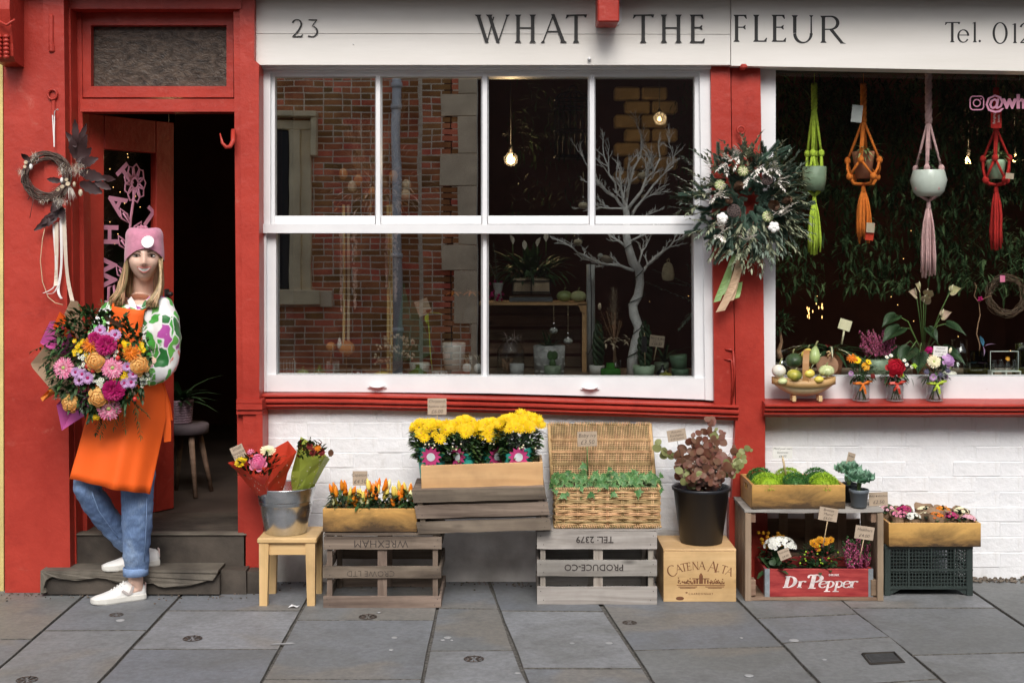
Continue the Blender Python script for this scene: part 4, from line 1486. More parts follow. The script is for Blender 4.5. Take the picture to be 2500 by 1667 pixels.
for i,(px,top,hw,py0,yo,tw)in enumerate(((1054,1022,56,1139,.02,0),(1133,1020,44,1138,.05,-.35),(1202,1022,40,1136,.07,.3),(1266,1005,60,1133,.0,0))):
 Yq = Yp+.075+yo
 k = kk(Yq)
 t = thing('chrysanthemum_plant','yellow chrysanthemum in a teal wrapper, '+cn[i],'plant',P(px,py0+50,Yq),0,'wrapped yellow chrysanthemums in the pine trough')
 mb = MB()
 for q in range(640):
  v = ru(0,1)
  u = ru(-1,1)
  p = P(px+u*hw*(.55+.35*v),1125-v*70,Yq+ru(-.055,.055)*(.6+.4*v))
  mb.leaf(p,(u+ru(-.6,.6),ru(-1,.5),ru(.1,1)),ru(.026,.042),.018,bend=.4,mi=R.choice((0,1,1,2)))
 mb.build('foliage',['leaf_dark','leaf_mid','leaf_bright'],t,world=True,kind='stuff')
 nf = 0
 for q in range(300):
  u,w = ru(-1,1),ru(-1,1)
  if u*u+w*w>1:continue
  dome = sqrt(max(0,1-u*u*.8-w*w*.5))
  py = top+48-dome*40+ru(-4,10)
  p = P(px+u*hw,py,Yq+w*.085)
  if w<-.2:p.z-=.045*(-w-.2)/.8
  bloom('mum_yellow',lambda s:flower_daisy(.029,15,2,.20,.34,.13,.12,s),['petal_yellow','dried_orange'],t,p,(u*.7,-.75+w*.5,.55+.4*dome),scale=ru(.8,1.1))
  nf+=1
  if nf>50:break
 for q in range(4):
  mb = MB();mb.ell((0,0,0),(.0042,.0042,.0042),8,6)
  link('bud',FL.setdefault('bud',[mb.mesh('bud','petal_cream')])[0],t,P(px+ru(-.7,.7)*hw,1072+ru(0,26),Yq-.09)-wm(t).translation)
 seg = 16
 vs,fs = [],[]
 levels = [(1.0,py0+8,.52,0),(.0,1112,.62,0),(0,1094,.68,0)]
 mb = MB()
 for mi_,lv in((0,[(py0+26,.50),(1120,.60),(1096,.66)]),(1,[(1095.5,.662),(1078,.74),(1040,1.0)])):
  vs,fs = [],[]
  for(py,f)in lv:
   for a in range(seg):
    an = 2*PI*a/seg
    z = P(px,py,Yq).z+(.014*sin(an*2+i)if py==lv[-1][0]and mi_==0 else 0)
    vs.append((P(px,py,Yq).x+cos(an)*hw*f*k,Yq+sin(an)*hw*f*k*.82,z))
  for j in range(len(lv)-1):
   for a in range(seg):fs.append((j*seg+a,j*seg+(a+1)%seg,(j+1)*seg+(a+1)%seg,(j+1)*seg+a))
  mb.add(vs,fs,mi_,True)
 wr = mb.build('wrapper',['wrap_teal','cellophane'],t,world=True)
 mb = MB()
 ang0 = -PI/2+tw*1.6
 rr = hw*.64*k
 c = Vector((P(px,1110,Yq).x+cos(ang0)*rr,Yq+sin(ang0)*rr*.82,P(px,1110,Yq).z))
 d = Vector((cos(ang0),sin(ang0),-.1)).normalized()
 X,U,F = frame_of(d)
 for kx in range(12):
  a = 2*PI*kx/12
  mb.leaf(c+d*.004,X*cos(a)+U*sin(a),.046,.019,up=d,bend=-.06,fold=.02,n=3,mi=0)
 mb.add(star12(c,X,U,.0185,.0185,10,d,.007),[tuple(range(20))],1)
 mb.build('daisy_print',['wrap_pink','wrap_label'],t,world=True)
price_sign(1067,992,46,40,Yp+.16,['Chrysanth','Rainbow Lake','£6.00'],'kraft card reading Chrysanth 6.00 above the yellow chrysanthemums',stick=(1068,1060),lsize=[.75,.56,.95])
Yh = -.385
kh = kk(Yh)
hx0,hx1 = P(1357,0,Yh).x,P(1611,0,Yh).x
hw,hd,hh,hz = hx1-hx0,.235,98*kh,HC+.002
t = thing('wicker_hamper','open wicker hamper full of ivy on the pale grey crate','hamper',((hx0+hx1)/2,Yh+hd/2,hz))
def weave_face(mb,o,X,Z,w,h,ns,nr,r,out,dense=False):
 """basketwork on the plane o + x X + z Z; out = outward direction"""
 for i in range(ns):
  x = w*(i+.5)/ns
  for q in((-.35,.35)if not dense else(0,)):
   mb.tube([o+X*(x+q*r*3)+out*0,o+X*(x+q*r*3)+Z*h],r*.8,5,0)
 for j in range(nr):
  z = h*(j+.5)/nr
  ph = (j//(1 if dense else 2))%2
  pts = []
  m = ns*4
  for i in range(m+1):
   x = w*i/m
   pts.append(o+X*x+Z*(z+ru(-.0007,.0007))+out*(r*1.5*sin(PI*(x/w*ns)+(PI if ph else 0)+.0)))
  mb.tube(pts,[r*ru(.85,1.15)for _ in pts],5,0)
body = MB()
inn = MB();inn.box((0,0,hh/2),(hw-.016,hd-.016,hh-.004));inn.build('lining','wicker_dark',t)
X,Yv,Z = Vector((1,0,0)),Vector((0,1,0)),Vector((0,0,1))
weave_face(body,Vector((-hw/2,-hd/2,.012)),X,Z,hw,hh-.02,7,22,.0034,-Yv)
weave_face(body,Vector((-hw/2,hd/2,.012)),X,Z,hw,hh-.02,7,22,.0034,Yv)
weave_face(body,Vector((-hw/2,-hd/2,.012)),Yv,Z,hd,hh-.02,4,22,.0034,-X)
weave_face(body,Vector((hw/2,-hd/2,.012)),Yv,Z,hd,hh-.02,4,22,.0034,X)
body.build('basketwork','wicker',t,kind='stuff')
rim_ = MB()
for z in(.006,hh-.004):
 for s_ in(-1,1):
  a,b = Vector((-hw/2-.003,s_*(hd/2+.003),z)),Vector((hw/2+.003,s_*(hd/2+.003),z))
  nwr = 60
  for i in range(nwr):
   p = a.lerp(b,(i+.5)/nwr)
   rim_.tube([p+Vector((-.003,0,-.007)),p+Vector((-.001,s_*.005,0)),p+Vector((.003,0,.007))],.0028,4)
 for s_ in(-1,1):
  rim_.tube([(s_*(hw/2+.003),-hd/2,z),(s_*(hw/2+.003),hd/2,z)],.006,6)
rim_.build('border','wicker',t,kind='stuff')
lid = MB()
lz = .262
lx0,lx1 = P(1343,0,-.1).x-t.location.x,P(1593,0,-.1).x-t.location.x
o = Vector((lx0+.006,hd/2+.012,hh-.01))
upv = Vector((-.045,.36,1)).normalized()
lid.prism([o,o+X*(lx1-lx0),o+X*(lx1-lx0)+upv*lz,o+upv*lz],Vector((0,.006,0)),1)
nst = 62
for i in range(nst+1):
 x = (lx1-lx0)*i/nst
 pts = [o+X*x+upv*(lz*j/30)+Vector((0,-.004-.0022*sin(PI*j+(PI if i%2 else 0)*1),0))for j in range(31)]
 lid.tube(pts,.0021,4,0)
for j in range(28):
 zz = lz*(j+.7)/29
 lid.tube([o+X*((lx1-lx0)*i/20)+upv*zz+Vector((0,-.0045+ru(-.001,.001),0))for i in range(21)],.0017,4,0)
for j in(8,14,20):
 zz = lz*(j+.7)/29
 for q in(-.003,.003):
  lid.tube([o+X*((lx1-lx0)*i/20)+upv*(zz+q)+Vector((0,-.0085,0))for i in range(21)],.0024,4,0)
lid.tube([o+Vector((0,-.003,0)),o+upv*lz+Vector((0,-.003,0))],.0075,6)
lid.tube([o+X*(lx1-lx0)+Vector((0,-.003,0)),o+X*(lx1-lx0)+upv*lz+Vector((0,-.003,0))],.0075,6)
for i in range(56):
 if i in(11,12,13,45,46,47):continue
 p = o+upv*lz+X*((lx1-lx0)*(i+.5)/56)
 lid.tube([p+Vector((-.002,-.003,-.016)),p+Vector((-.001,-.012,-.003)),p+Vector((.002,.0,.006))],.0026,4,0)
lid.build('lid',['wicker','wicker_dark'],t)
IVY = []
for v in range(3):
 mb = MB()
 pts = []
 for k,(a,r)in enumerate([(-90,.10),(-60,.50),(-28,.30),(0,.82),(32,.42),(62,.62),(78,.6),(90,1.15),(102,.6),(118,.62),(148,.42),(180,.82),(208,.30),(240,.50)]):
  a = radians(a)
  r*=ru(.9,1.1)
  pts.append(Vector((cos(a)*r,sin(a)*r+.2,0))*.028)
 c = Vector((0,.003,.003))
 n = len(pts)
 bendf = lambda p:Vector((p.x,p.y,p.z-9*(p.x**2)-6*max(0,p.y-.008)**2))
 mb.add([c]+[bendf(p)for p in pts],[(0,i+1,(i+1)%n+1)for i in range(n)],1,False)
 mb.add([c+Vector((0,0,.0007))]+[bendf(p*.88)+Vector((0,0,.0009))for p in pts],[(0,i+1,(i+1)%n+1)for i in range(n)],0,False)
 IVY.append(mb.mesh('ivy_leaf',['leaf_ivy','leaf_ivy_edge']))
for i in range(4):
 cx = hx0+hw*(i+.5)/4
 t = thing('ivy_plant',['baby ivy at the left end of the hamper','baby ivy second from the left in the hamper','baby ivy third from the left in the hamper','baby ivy at the right end of the hamper'][i],'plant',(cx,Yh+hd/2,hz+hh*.6),0,'baby ivy plants in the hamper')
 mb = MB()
 for q in range(26):
  u = ru(-1,1)
  mb.tube([(u*.02,ru(-.06,.06),0),(u*.05,ru(-.1,.06),.07),(u*.075,ru(-.13,.06),.085)],.0011,4)
 mb.build('stems','stem_green',t)
 for q in range(58):
  u,w,v = ru(-1,1),ru(-1,1),ru(0,1)
  p = Vector((u*.068,-.01+w*.105-.02*(1-v),.060+v*.052-.02*max(0,-w)))
  if q%19==0:p.z+=.035
  d = Vector((u*.6+ru(-.4,.4),-.9+w*.4+ru(-.3,.3),ru(.3,1.1)))
  link('leaf',R.choice(IVY),t,p,aim(d,ru(2,4.3)),scale=ru(.8,1.3))
price_sign(1433.5,1071,48,36,-.24,['Baby ivy','£3.50'],'kraft card reading Baby ivy 3.50 on a green stick in the hamper',tilt=-.03,stick=(1435,1160),stickm='stem_green',lsize=[.72,.85],sr=.0028)
Yw = -.347
kw = kk(Yw)
w0,w1 = P(1620,0,Yw).x,P(1797,0,Yw).x
hwn = 128*kw
t = thing('wine_box','pale pine wine box printed CATENA ALTA under the black bucket','box',((w0+w1)/2,Yw+.14,0))
ww = w1-w0
for nm,c,s_ in(('front_panel',(0,-.135,hwn/2-.005),(ww,.01,hwn-.010)),('back_panel',(0,.135,hwn/2-.005),(ww,.01,hwn-.01)),('side_panel',(-ww/2+.0065,0,hwn/2-.005),(.012,.259,hwn-.011)),('side_panel',(ww/2-.0065,0,hwn/2-.005),(.012,.259,hwn-.011)),('lid',(0,0,hwn-.0045),(ww+.002,.28,.009))):
 mb = MB();mb.box((0,0,0),s_,bev=.0012)
 mb.build(nm,'wood_wine',t,loc=c)
arc_txt = 'CATENA ALTA'
cx0,cy0,rad = 1709,1568,188
adv = [1.25,.9,.85,.85,.92,1.0,.5,1.2,.85,.8,.9]
tot = sum(adv)
a = -.415
bt = MB()
g = Glyphs(bt,0,1,0)
def arc_letters():
 ang = -.43
 out = []
 step = .86/tot
 for ch,w in zip(arc_txt,adv):
  ang+=step*w/2
  out.append((ch,ang,17 if(ch=='C' or(ch=='A' and w>1))else 13))
  ang+=step*w/2
 return out
for ch,ang,sz in arc_letters():
 if ch==' ':continue
 px,py = cx0+rad*sin(ang),cy0-rad*cos(ang)*1.0
 lm = MB()
 class G2(Glyphs):
  def poly(s,pts):
   s.k+=1
   q = [Vector(((x-.4)*sz*kw*1.5,0,(y-.5)*sz*kw*1.5))for x,y in pts]
   lm.prism(q,(0,-.0005-.00003*(s.k%10),0))
 gg = G2(lm,0,1,0)
 if ch=='C':gg.x = 0;gg.arc(.45,.5,.42,.52,45,315,.05,.13,20)
 elif ch=='N':
  gg.x = 0;gg.stem((.1,0),(.1,1),.05);gg.stem((.1,1),(.7,0),.13,.13,0,0);gg.stem((.7,0),(.7,1),.05,.05,0,1)
 else:gg.put(ch,0)
 p = P(px,py,Yw-.0002)-wm(t).translation
 lm.build('letter','burn_ink',t,loc=p,rot=(0,ang,0))
ch_ = MB()
def pr(x0,y0,x1,y1):
 a,b = P(x0,y1,Yw),P(x1,y0,Yw)
 ch_.box(((a.x+b.x)/2,Yw-.0003,(a.z+b.z)/2),(b.x-a.x,.0008+.0002*(len(ch_.f)%5),b.z-a.z))
for(x0,y0,x1,y1)in((1693,1415,1698,1424),(1700,1412,1704,1424),(1707,1403,1716,1424),(1709,1399,1714,1403),(1719,1412,1723,1424),(1726,1415,1730,1424),(1690,1411,1732,1413),(1652,1427,1770,1428.5),(1656,1431,1702,1432.5),(1660,1434,1698,1435.3),(1722,1431,1768,1432.5),(1728,1434,1762,1435.3)):pr(x0,y0,x1,y1)
for q in range(70):
 x = R.choice((ru(1655,1692),ru(1732,1768)))
 y = 1424-abs(R.gauss(0,5))
 pr(x-1.4,y-1.2,x+1.4,y+1.2)
ch_.build('printed_picture','burn_ink',t,world=True,kind='stuff')
lettering_on(t,'CHARDONNAY',.0125,'burn_ink',P(1711,1449,Yw-.0006),spacing=1.35,extrude=.0003)
mb = MB();mb.ell(P(1660,1460,Yw-.0002),(.018,.0008,.0085),12,6);mb.ell(P(1676,1446,Yw-.0002),(.005,.0008,.003),8,5)
mb.build('knot','burn_ink',t,world=True)
bx = P(1712,0,-.205).x
t = thing('bucket','tall black plastic bucket of autumn eucalyptus on the wine box','bucket',(bx,-.205,hwn+.002))
mb = MB();mb.lathe([(.088,0),(.093,.003),(.124,.232),(.131,.234),(.132,.246),(.127,.248),(.122,.240),(.09,.03)],40);mb.build('body','black_plastic',t)
t = thing('eucalyptus_bunch','bunch of russet eucalyptus in spotted cellophane in the black bucket','cut foliage',(bx,-.205,hwn+.2))
ELEAF = []
for v in range(4):
 mb = MB();mb.leaf((0,0,0),(0,1,0),.045,.040,bend=ru(-.1,.35),fold=ru(-.1,.25),n=5,shape='round')
 ELEAF.append(mb)
EM = [[e.mesh('eucalyptus_leaf',m)for e in ELEAF]for m in('leaf_euc','leaf_euc','leaf_euc_green')]
stm = MB()
base = Vector((bx,-.205,hwn+.22))
tips = [(1735,1024,.05),(1690,1068,-.06),(1765,1060,.02),(1640,1100,-.05),(1600,1085,.0),(1830,1100,-.02),(1815,1130,-.08),(1790,1095,.03),(1660,1120,-.1),(1700,1105,-.12),(1740,1080,-.1),(1720,1130,-.14),(1680,1140,-.13),(1760,1130,-.13),(1790,1150,-.1),(1650,1150,-.1),(1725,1160,-.16),(1688,1165,-.16),(1770,1140,-.05),(1650,1135,-.04),(1705,1130,-.08),(1745,1135,-.1),(1667,1150,-.13),(1745,1170,-.15),(1695,1085,.02),(1745,1050,.03),(1712,1060,0),(1752,1100,-.06),(1668,1092,-.03),(1730,1150,-.15),(1700,1160,-.15),(1762,1165,-.14),(1672,1168,-.13)]
for(px,py,dy)in tips:
 tip = P(px,py,-.205+dy)
 b = base+Vector((ru(-.06,.06),ru(-.05,.05),0))
 mid = b.lerp(tip,.55)+Vector((0,0,.03))
 pts = []
 for i in range(9):
  u = i/8
  pts.append(b*(1-u)**2+mid*2*u*(1-u)+tip*u*u)
 stm.tube(pts,[.0022-.0014*i/8 for i in range(9)],5)
 fam = EM[2]if px>1795 or(R.random()<.10)else EM[R.randrange(2)]
 for i in range(2,9):
  for s_ in(-1,1):
   if R.random()<.12:continue
   d = Vector((s_*ru(.3,1),ru(-1,.6),ru(-.3,.8)))
   link('leaf',R.choice(fam),t,pts[i]-wm(t).translation,aim(Vector((ru(-.6,.6),-1,ru(-.4,.6))),ru(0,6.28)),scale=ru(.45,1.15)*(1.0 if i<8 else.7))
stm.build('stems','stem_brown',t,world=True)
rim = [P(1712+92*cos(a_),1125-30*sin(3*a_+1),-.205)+Vector((0,sin(a_)*.15,0))for a_ in[2*PI*i/14 for i in range(14)]]
cone_wrap(t,'cellophane_wrap','cellophane',(bx,-.205,hwn+.225),.09,rim,dots=(.45,.0024))
price_sign(1652,1062,46,28,-.26,['Autumn','Eucalyptus','£10 bunch'],'tilted kraft card reading Autumn Eucalyptus beside the russet leaves',tilt=-.16,stick=(1664,1120),stickm='nail',sr=.0014,lsize=[.85,.85,.85])
Yg = -.341
kg = kk(Yg)
g0,g1 = P(1820,0,Yg).x,P(2156,0,Yg).x
gh = EYE-(1244-HZ)*kg
gd = .33
t = thing('open_crate','large brown crate on its side sheltering the red drinks crate','crate',((g0+g1)/2,Yg+gd/2,0))
gw_ = g1-g0
for i in range(4):
 dw = gd/4
 mb = MB();slat(mb,(0,-gd/2+dw*(i+.5),gh-.006),(gw_+.006,dw-.004,.012),.003);mb.build('top_board','wood_grey',t)
 mb = MB();slat(mb,(0,-gd/2+dw*(i+.5),.008),(gw_-.03,dw-.004,.010));mb.build('base_board','wood_brown',t)
 for s_ in(-1,1):
  mb = MB();slat(mb,(s_*(gw_/2-.006),-gd/2+dw*(i+.5),gh/2-.006),(.011,dw-.006,gh-.016));mb.build('side_board','wood_brown_post',t)
for s_ in(-1,1):
 mb = MB();slat(mb,(s_*(gw_/2-.012),-gd/2+.008,gh/2-.007),(.026,.02,gh-.018));mb.build('front_post','wood_brown_post',t)
 for zz,hh_ in((gh-.036,.046),(.055,.07)):
  mb = MB();mb.box((s_*(gw_/2-.036),-gd/2+.04,zz),(.024,.05,hh_),bev=.002);mb.build('corner_block','wood_brown',t)
for z0,z1 in((.02,.14),(.155,.295),(.335,.375)):
 mb = MB();slat(mb,(0,gd/2-.006,(z0+z1)/2),(gw_-.03,.010,z1-z0));mb.build('back_board','wood_brown',t)
for x in(-.07,.05,.2):
 mb = MB();slat(mb,(x,gd/2-.017,gh/2),(.04,.010,gh-.03));mb.build('back_post','wood_brown_post',t)
Yr = -.318
kr = kk(Yr)
r0,r1 = P(1868,0,Yr).x,P(2131,0,Yr).x
rz = .0135
rh = 68*kr
t = thing('drinks_crate','worn red wooden Dr Pepper drinks crate with metal corner straps','crate',((r0+r1)/2,Yr+.12,rz))
rw_ = r1-r0
for s_ in(-1,1):
 mb = MB();mb.box((0,0,0),(rw_,.012,rh),bev=.002);mb.build('long_board','crate_red',t,loc=(0,s_*.114,rh/2))
 mb = MB();mb.box((0,0,0),(.012,.215,rh),bev=.002);mb.build('end_board','crate_red',t,loc=(s_*(rw_/2-.0065),0,rh/2))
 mb = MB()
 mb.box((s_*(rw_/2-.010),-.1208,rh/2),(.020,.0015,rh+.003));mb.box((s_*(rw_/2+.0006),-.108,rh/2),(.0015,.026,rh+.003))
 for z in(.02,.06,.10):mb.ell((s_*(rw_/2-.010),-.1215,z),(.003,.0015,.003),6,4)
 mb.build('corner_strap','strap_metal',t)
mb = MB();mb.box((0,0,rh*.35),(rw_-.03,.21,rh*.6));mb.build('soil','soil',t)
class ScriptPen:
 """bold slanted serif lettering drawn as thick strokes"""
 def __init__(s,h_px,base,Y):s.h,s.b,s.Y = h_px,base,Y
 def letter(s,ch,x,parent):
  mb = MB()
  kq = [0]
  def poly(pts):
   kq[0]+=1
   mb.prism([P(x+(a*1.5+.25*b)*s.h,s.b-b*s.h,s.Y)for a,b in pts],(0,-.0006-.00004*(kq[0]%12),0))
  g = Glyphs(mb,s.Y,s.h,s.b);g.poly = poly
  if ch=='D':
   g.stem((.16,.02),(.16,.96),.21,.21,1,1);g.arc(.22,.49,.40,.46,88,-88,.06,.22,14);g.poly([(.0,.90),(.3,.90),(.3,.99),(.0,.99)]);g.poly([(.0,0),(.3,0),(.3,.08),(.0,.08)])
  elif ch=='P':
   g.stem((.18,.0),(.18,.98),.21,.21,1,0);g.arc(.22,.73,.34,.26,90,-90,.06,.20,14);g.poly([(-.05,.92),(.3,.94),(.3,1.01),(.0,1.0)]);g.poly([(.02,0),(.40,0),(.38,.07),(.04,.07)]);g.arc(.02,.86,.10,.12,60,230,.05,.12,8)
  elif ch=='r':
   g.stem((.13,.02),(.13,.55),.17,.17,1,0);g.arc(.30,.40,.15,.15,160,30,.06,.14,8);g.poly([(.0,.48),(.2,.48),(.2,.56),(.02,.55)]);g.poly([(.02,0),(.27,0),(.26,.06),(.02,.06)])
  elif ch=='e':
   g.arc(.24,.29,.20,.28,10,325,.05,.13,18);g.stem((.10,.30),(.42,.36),.05)
  elif ch=='p':
   g.stem((.13,-.30),(.13,.55),.13,.13,1,0);g.arc(.20,.29,.23,.27,100,-110,.05,.13,14);g.poly([(.0,.48),(.2,.48),(.2,.57),(.02,.55)]);g.poly([(-.02,-.34),(.34,-.34),(.34,-.27),(.0,-.27)])
  elif ch=='.':g.arc(.08,.07,.04,.04,0,360,.07,.08,10)
  mb.build('letter','crate_white',parent,world=True)
pen = ScriptPen(29,1434,Yr-.0004)
for ch,x in zip('Drepper',(1911,1945,1997,2014,2035,2055,2072)):
 pen.letter(ch,x,t)
pen2 = ScriptPen(34,1436,Yr-.0004);pen2.letter('P',1971,t)
pen.letter('.',2044,t)
lettering_on(t,'DRINK',.0125,'crate_white',P(2036,1403,Yr-.0012),offset=.0005,spacing=1.3,extrude=.0003)
def plant_at(name,label,px,py,Y,group=None,cat='plant'):
 return thing(name,label,cat,P(px,py,Y),0,group)
Yk = Yr+.10
t = plant_at('kalanchoe_plant','white flowered kalanchoe at the left of the red drinks crate',1905,1405,Yk)
mb = MB()
bush(mb,P(1905,1378,Yk),(.055,.05,.05),60,.05,.035,0,'round',.3)
bush(mb,P(1890,1390,Yk-.06),(.05,.03,.02),14,.05,.038,0,'round',.1)
mb.build('foliage',['leaf_dark'],t,world=True,kind='stuff')
mb = MB()
for q in range(90):
 d = Vector((R.gauss(0,1),R.gauss(0,1),abs(R.gauss(0,1)))).normalized()
 p = P(1905,1334,Yk-.02)+Vector((d.x*.068,d.y*.055,d.z*.040))
 mb.merge(flower_daisy(.011,6,1,.8,.3,.15,.1,q),Matrix.Translation(p)@aim(d+Vector((0,-.4,.1))).to_matrix().to_4x4())
mb.build('flower_head',['petal_white','flower_eye_green'],t,world=True,kind='stuff')
t = plant_at('kalanchoe_plant','small yellow flowered plant behind the white kalanchoe',1885,1400,Yk+.06)
mb = MB()
bush(mb,P(1885,1350,Yk+.05),(.04,.03,.05),40,.04,.025,0)
for q in range(26):mb.ell(P(1850+ru(0,65),1300+ru(-2,40)*(1 if q%2 else.5),Yk+.04),(.009,.008,.008),6,4,1)
mb.build('foliage',['leaf_dark','petal_bronze'],t,world=True,kind='stuff')
t = plant_at('chrysanthemum_plant','bronze chrysanthemum with orange blooms in the middle of the red crate',2000,1405,Yk)
mb = MB()
bush(mb,P(2000,1365,Yk),(.085,.07,.062),240,.030,.016,0,'oval',.3);bush(mb,P(2000,1390,Yk-.05),(.07,.04,.03),60,.034,.020,0)
mb.build('foliage',['leaf_dark','leaf_mid'],t,world=True,kind='stuff')
for x,y,s_ in((1988,1327,1.1),(2014,1322,1.1),(2002,1318,.9),(2028,1318,.8),(1996,1340,.7)):
 bloom('mum_bronze',lambda i:flower_daisy(.022,18,3,.26,.35,.18,.1,i),['petal_bronze','flower_eye_dark'],t,P(x,y,Yk-.06),(ru(-.3,.3),-.8,.8),scale=s_)
for q in range(34):
 u,v = ru(-1,1),ru(0,1)
 p = P(2000+u*50,1330+v*55+abs(u)*10,Yk-.075+.05*abs(u))
 link('bud',FL.setdefault('bud2',[MB().ell((0,0,0),(.0055,.0055,.0055),7,5).mesh('bud','petal_darkred'),MB().ell((0,0,0),(.0045,.0045,.0045),7,5).mesh('bud','leaf_lime')])[q%2],t,p-wm(t).translation)
t = plant_at('heather_plant','purple pink heather at the right of the red drinks crate',2092,1405,Yk)
mb = MB()
for q in range(60):
 u,w = ru(-1,1),ru(-1,1)
 b = P(2092+u*20,1400,Yk+w*.05)
 tip = P(2092+u*36,1330+ru(-30,45)+abs(u)*8,Yk+w*.08-.02)
 mb.tube([b,b.lerp(tip,.5),tip],[.0012,.001,.0007],4,1)
 for i in range(16):
  p = b.lerp(tip,.3+.7*i/16)
  mb.ell(p+Vector((ru(-.006,.006),ru(-.006,.006),0)),(.0042,.0042,.005),5,4,0 if i<14 else 1)
mb.build('spikes',['petal_heather','leaf_mid'],t,world=True,kind='stuff')
price_sign(2022,1255,46,32,-.345,['Bronze',"'Mums'",'£6.00'],'kraft card reading Bronze Mums 6.00 at the top of the open crate',tilt=.16,stick=(2009,1335),lsize=[.85,.85,.9])
price_sign(2110.5,1300,46,32,-.345,['Heathers','£4.00'],'kraft card reading Heathers 4.00 above the heather',tilt=.14,stick=(2099,1362),lsize=[.62,.72])
price_sign(1915,1352,28,25,-.36,['Kalanchoe','£4.00'],'small tilted kraft card in front of the white kalanchoe',tilt=-.38,lsize=[.42,.6])
Ym = -.34
km = kk(Ym)
x0,x1 = P(1836,0,Ym).x,P(2064,0,Ym).x
zt = gh+.004
trough('charred deep trough of round green moss plants on the open crate',(x0+x1)/2,Ym,x1-x0,.29,.104,zt,'wood_burnt','wood_burnt_plain',hole=True)
cxm = (x0+x1)/2
pl = [('front left, lime green',-.125,-.075,.072,1),('front middle, dark green',0.0,-.075,.064,0),('front right, lime green',.125,-.075,.070,1),('back left, dark green',-.13,.06,.066,0),('back middle, lime green',-.002,.06,.070,1),('back right, dark green',.125,.06,.066,0)]
for lab,dx,dy,r,lime in pl:
 t = thing('moss_plant','round cushion plant in the deep trough, '+lab,'plant',(cxm+dx,Ym+.145+dy,zt+.082),0,'round cushion plants in the deep trough')
 mb = MB()
 mb.ell((0,0,-.004),(r*.84,r*.84,.051),20,12,1)
 for q in range(2000):
  d = Vector((R.gauss(0,1),R.gauss(0,1),R.gauss(0,1)))
  d.z = abs(d.z);d.normalize()
  p = Vector((d.x*r*.93,d.y*r*.93,d.z*.058))*ru(.94,1.08)
  mb.leaf(p,d+Vector((ru(-1.3,1.3),ru(-1.3,1.3),ru(-.6,1.2))),.0085,.0062,bend=.3,fold=.1,n=1,shape='round')
 mb.build('foliage',['leaf_lime' if lime else 'leaf_moss','leaf_lime' if lime else 'leaf_moss'],t,kind='stuff')
price_sign(1910.5,1104,48,30,-.18,['Mind your own','business','£6.00'],'white card on a flat wooden stick above the round cushion plants',card='white_card',stick=(1919,1160),lsize=[.72,.8,.8],sr=.005)
def cabbage(label,px,py,Y,r,potpx,potpy,pm,seed):
 base = P(potpx,potpy,Y)
 base.z = gh+.003
 t = thing('ornamental_cabbage',label,'plant',base,0,'ornamental cabbages on the open crate')
 mb = MB();mb.lathe([(.030,0),(.033,.002),(.040,.062),(.043,.063),(.044,.078),(.041,.079),(.039,.07),(.03,.02)],24);mb.build('pot',pm,t)
 c = P(px,py,Y)-base
 mb = MB();mb.tube([(0,0,.04),(0,0,.08),(c.x,c.y,c.z)],[.008,.008,.012],8,0)
 mb.build('stem',['stem_green'],t)
 q = random.Random(seed)
 for l,(n,rr,lift)in enumerate([(8,1,.05),(8,.88,.5),(7,.7,.9),(5,.5,1.25)]):
  for k in range(n):
   a = 2*PI*k/n+l*.5+q.uniform(-.15,.15)
   lf = lift+q.uniform(-.12,.12)
   d = Vector((cos(a)*cos(lf),sin(a)*cos(lf),sin(lf)))
   X,U,F = frame_of(d)
   vs,fs = [],[]
   NU,NV = 10,6
   for j in range(NV+1):
    tt = j/NV
    for i in range(NU+1):
     u = (i/NU-.5)*2
     w = r*.62*rr*sin(PI*(.08+.62*tt))**.8
     ruff = .010*rr*tt**2*sin(i*2.4+k*2+l)*(.4+abs(u))
     vs.append(c+F*(r*rr*tt*(1-.12*u*u))+X*(w*u)+U*(r*.22*u*u+.16*r*tt*tt-r*.1+ruff))
   for j in range(NV):
    for i in range(NU):
     o = j*(NU+1)+i
     fs.append((o,o+1,o+NU+2,o+NU+1))
   mb = MB();mb.add(vs,fs,0,True)
   mb.build('leaf','leaf_cabbage',t)
cabbage('ornamental cabbage in a grey pot at the front right of the open crate',2099,1172,-.29,.066,2097,1245,'grey_plastic',1)
cabbage('ornamental cabbage in a dark pot behind the grey potted one',2070,1150,-.15,.062,2072,1230,'black_plastic',5)
price_sign(2077,1120,24,30,-.12,['Brassica','£3.00'],'narrow kraft card turned sideways behind the ornamental cabbages',tilt=.3,stick=(2084,1160),yaw=.5,lsize=[.4,.5])
Yq = -.252
kq_ = kk(Yq)
q0,q1 = P(2160,0,Yq).x,P(2375,0,Yq).x
qh = 121*kq_
qw,qd = q1-q0,.26
t = thing('plastic_crate','dark green plastic lattice crate under the kalanchoe trough','crate',((q0+q1)/2,Yq+qd/2,0))
fr = MB()
for z in(.035,.115,qh-.006):
 for s_ in(-1,1):
  fr.box((0,s_*(qd/2-.004),z),(qw,.010,.010 if z<qh-.01 else.012));fr.box((s_*(qw/2-.004),0,z),(.0105,qd-.002,.0095 if z<qh-.01 else.0115))
for sx in(-1,1):
 for s_ in(-1,1):
  fr.box((sx*(qw/2-.013),s_*(qd/2-.012),qh/2),(.027,.025,qh-.001),bev=.002)
  fr.prism([Vector((sx*(qw/2-.026),s_*(qd/2-.006),.004)),Vector((sx*(qw/2-.026),s_*(qd/2-.006),.033)),Vector((sx*(qw/2-.085),s_*(qd/2-.006),.033))],(0,-s_*.006,0))
for x in(-qw*.23,qw*.03,qw*.29):fr.box((x,-(qd/2-.003),qh/2+.015),(.006,.009,qh-.04))
fr.build('frame','green_plastic',t)
lt = MB()
nx,nz = 24,11
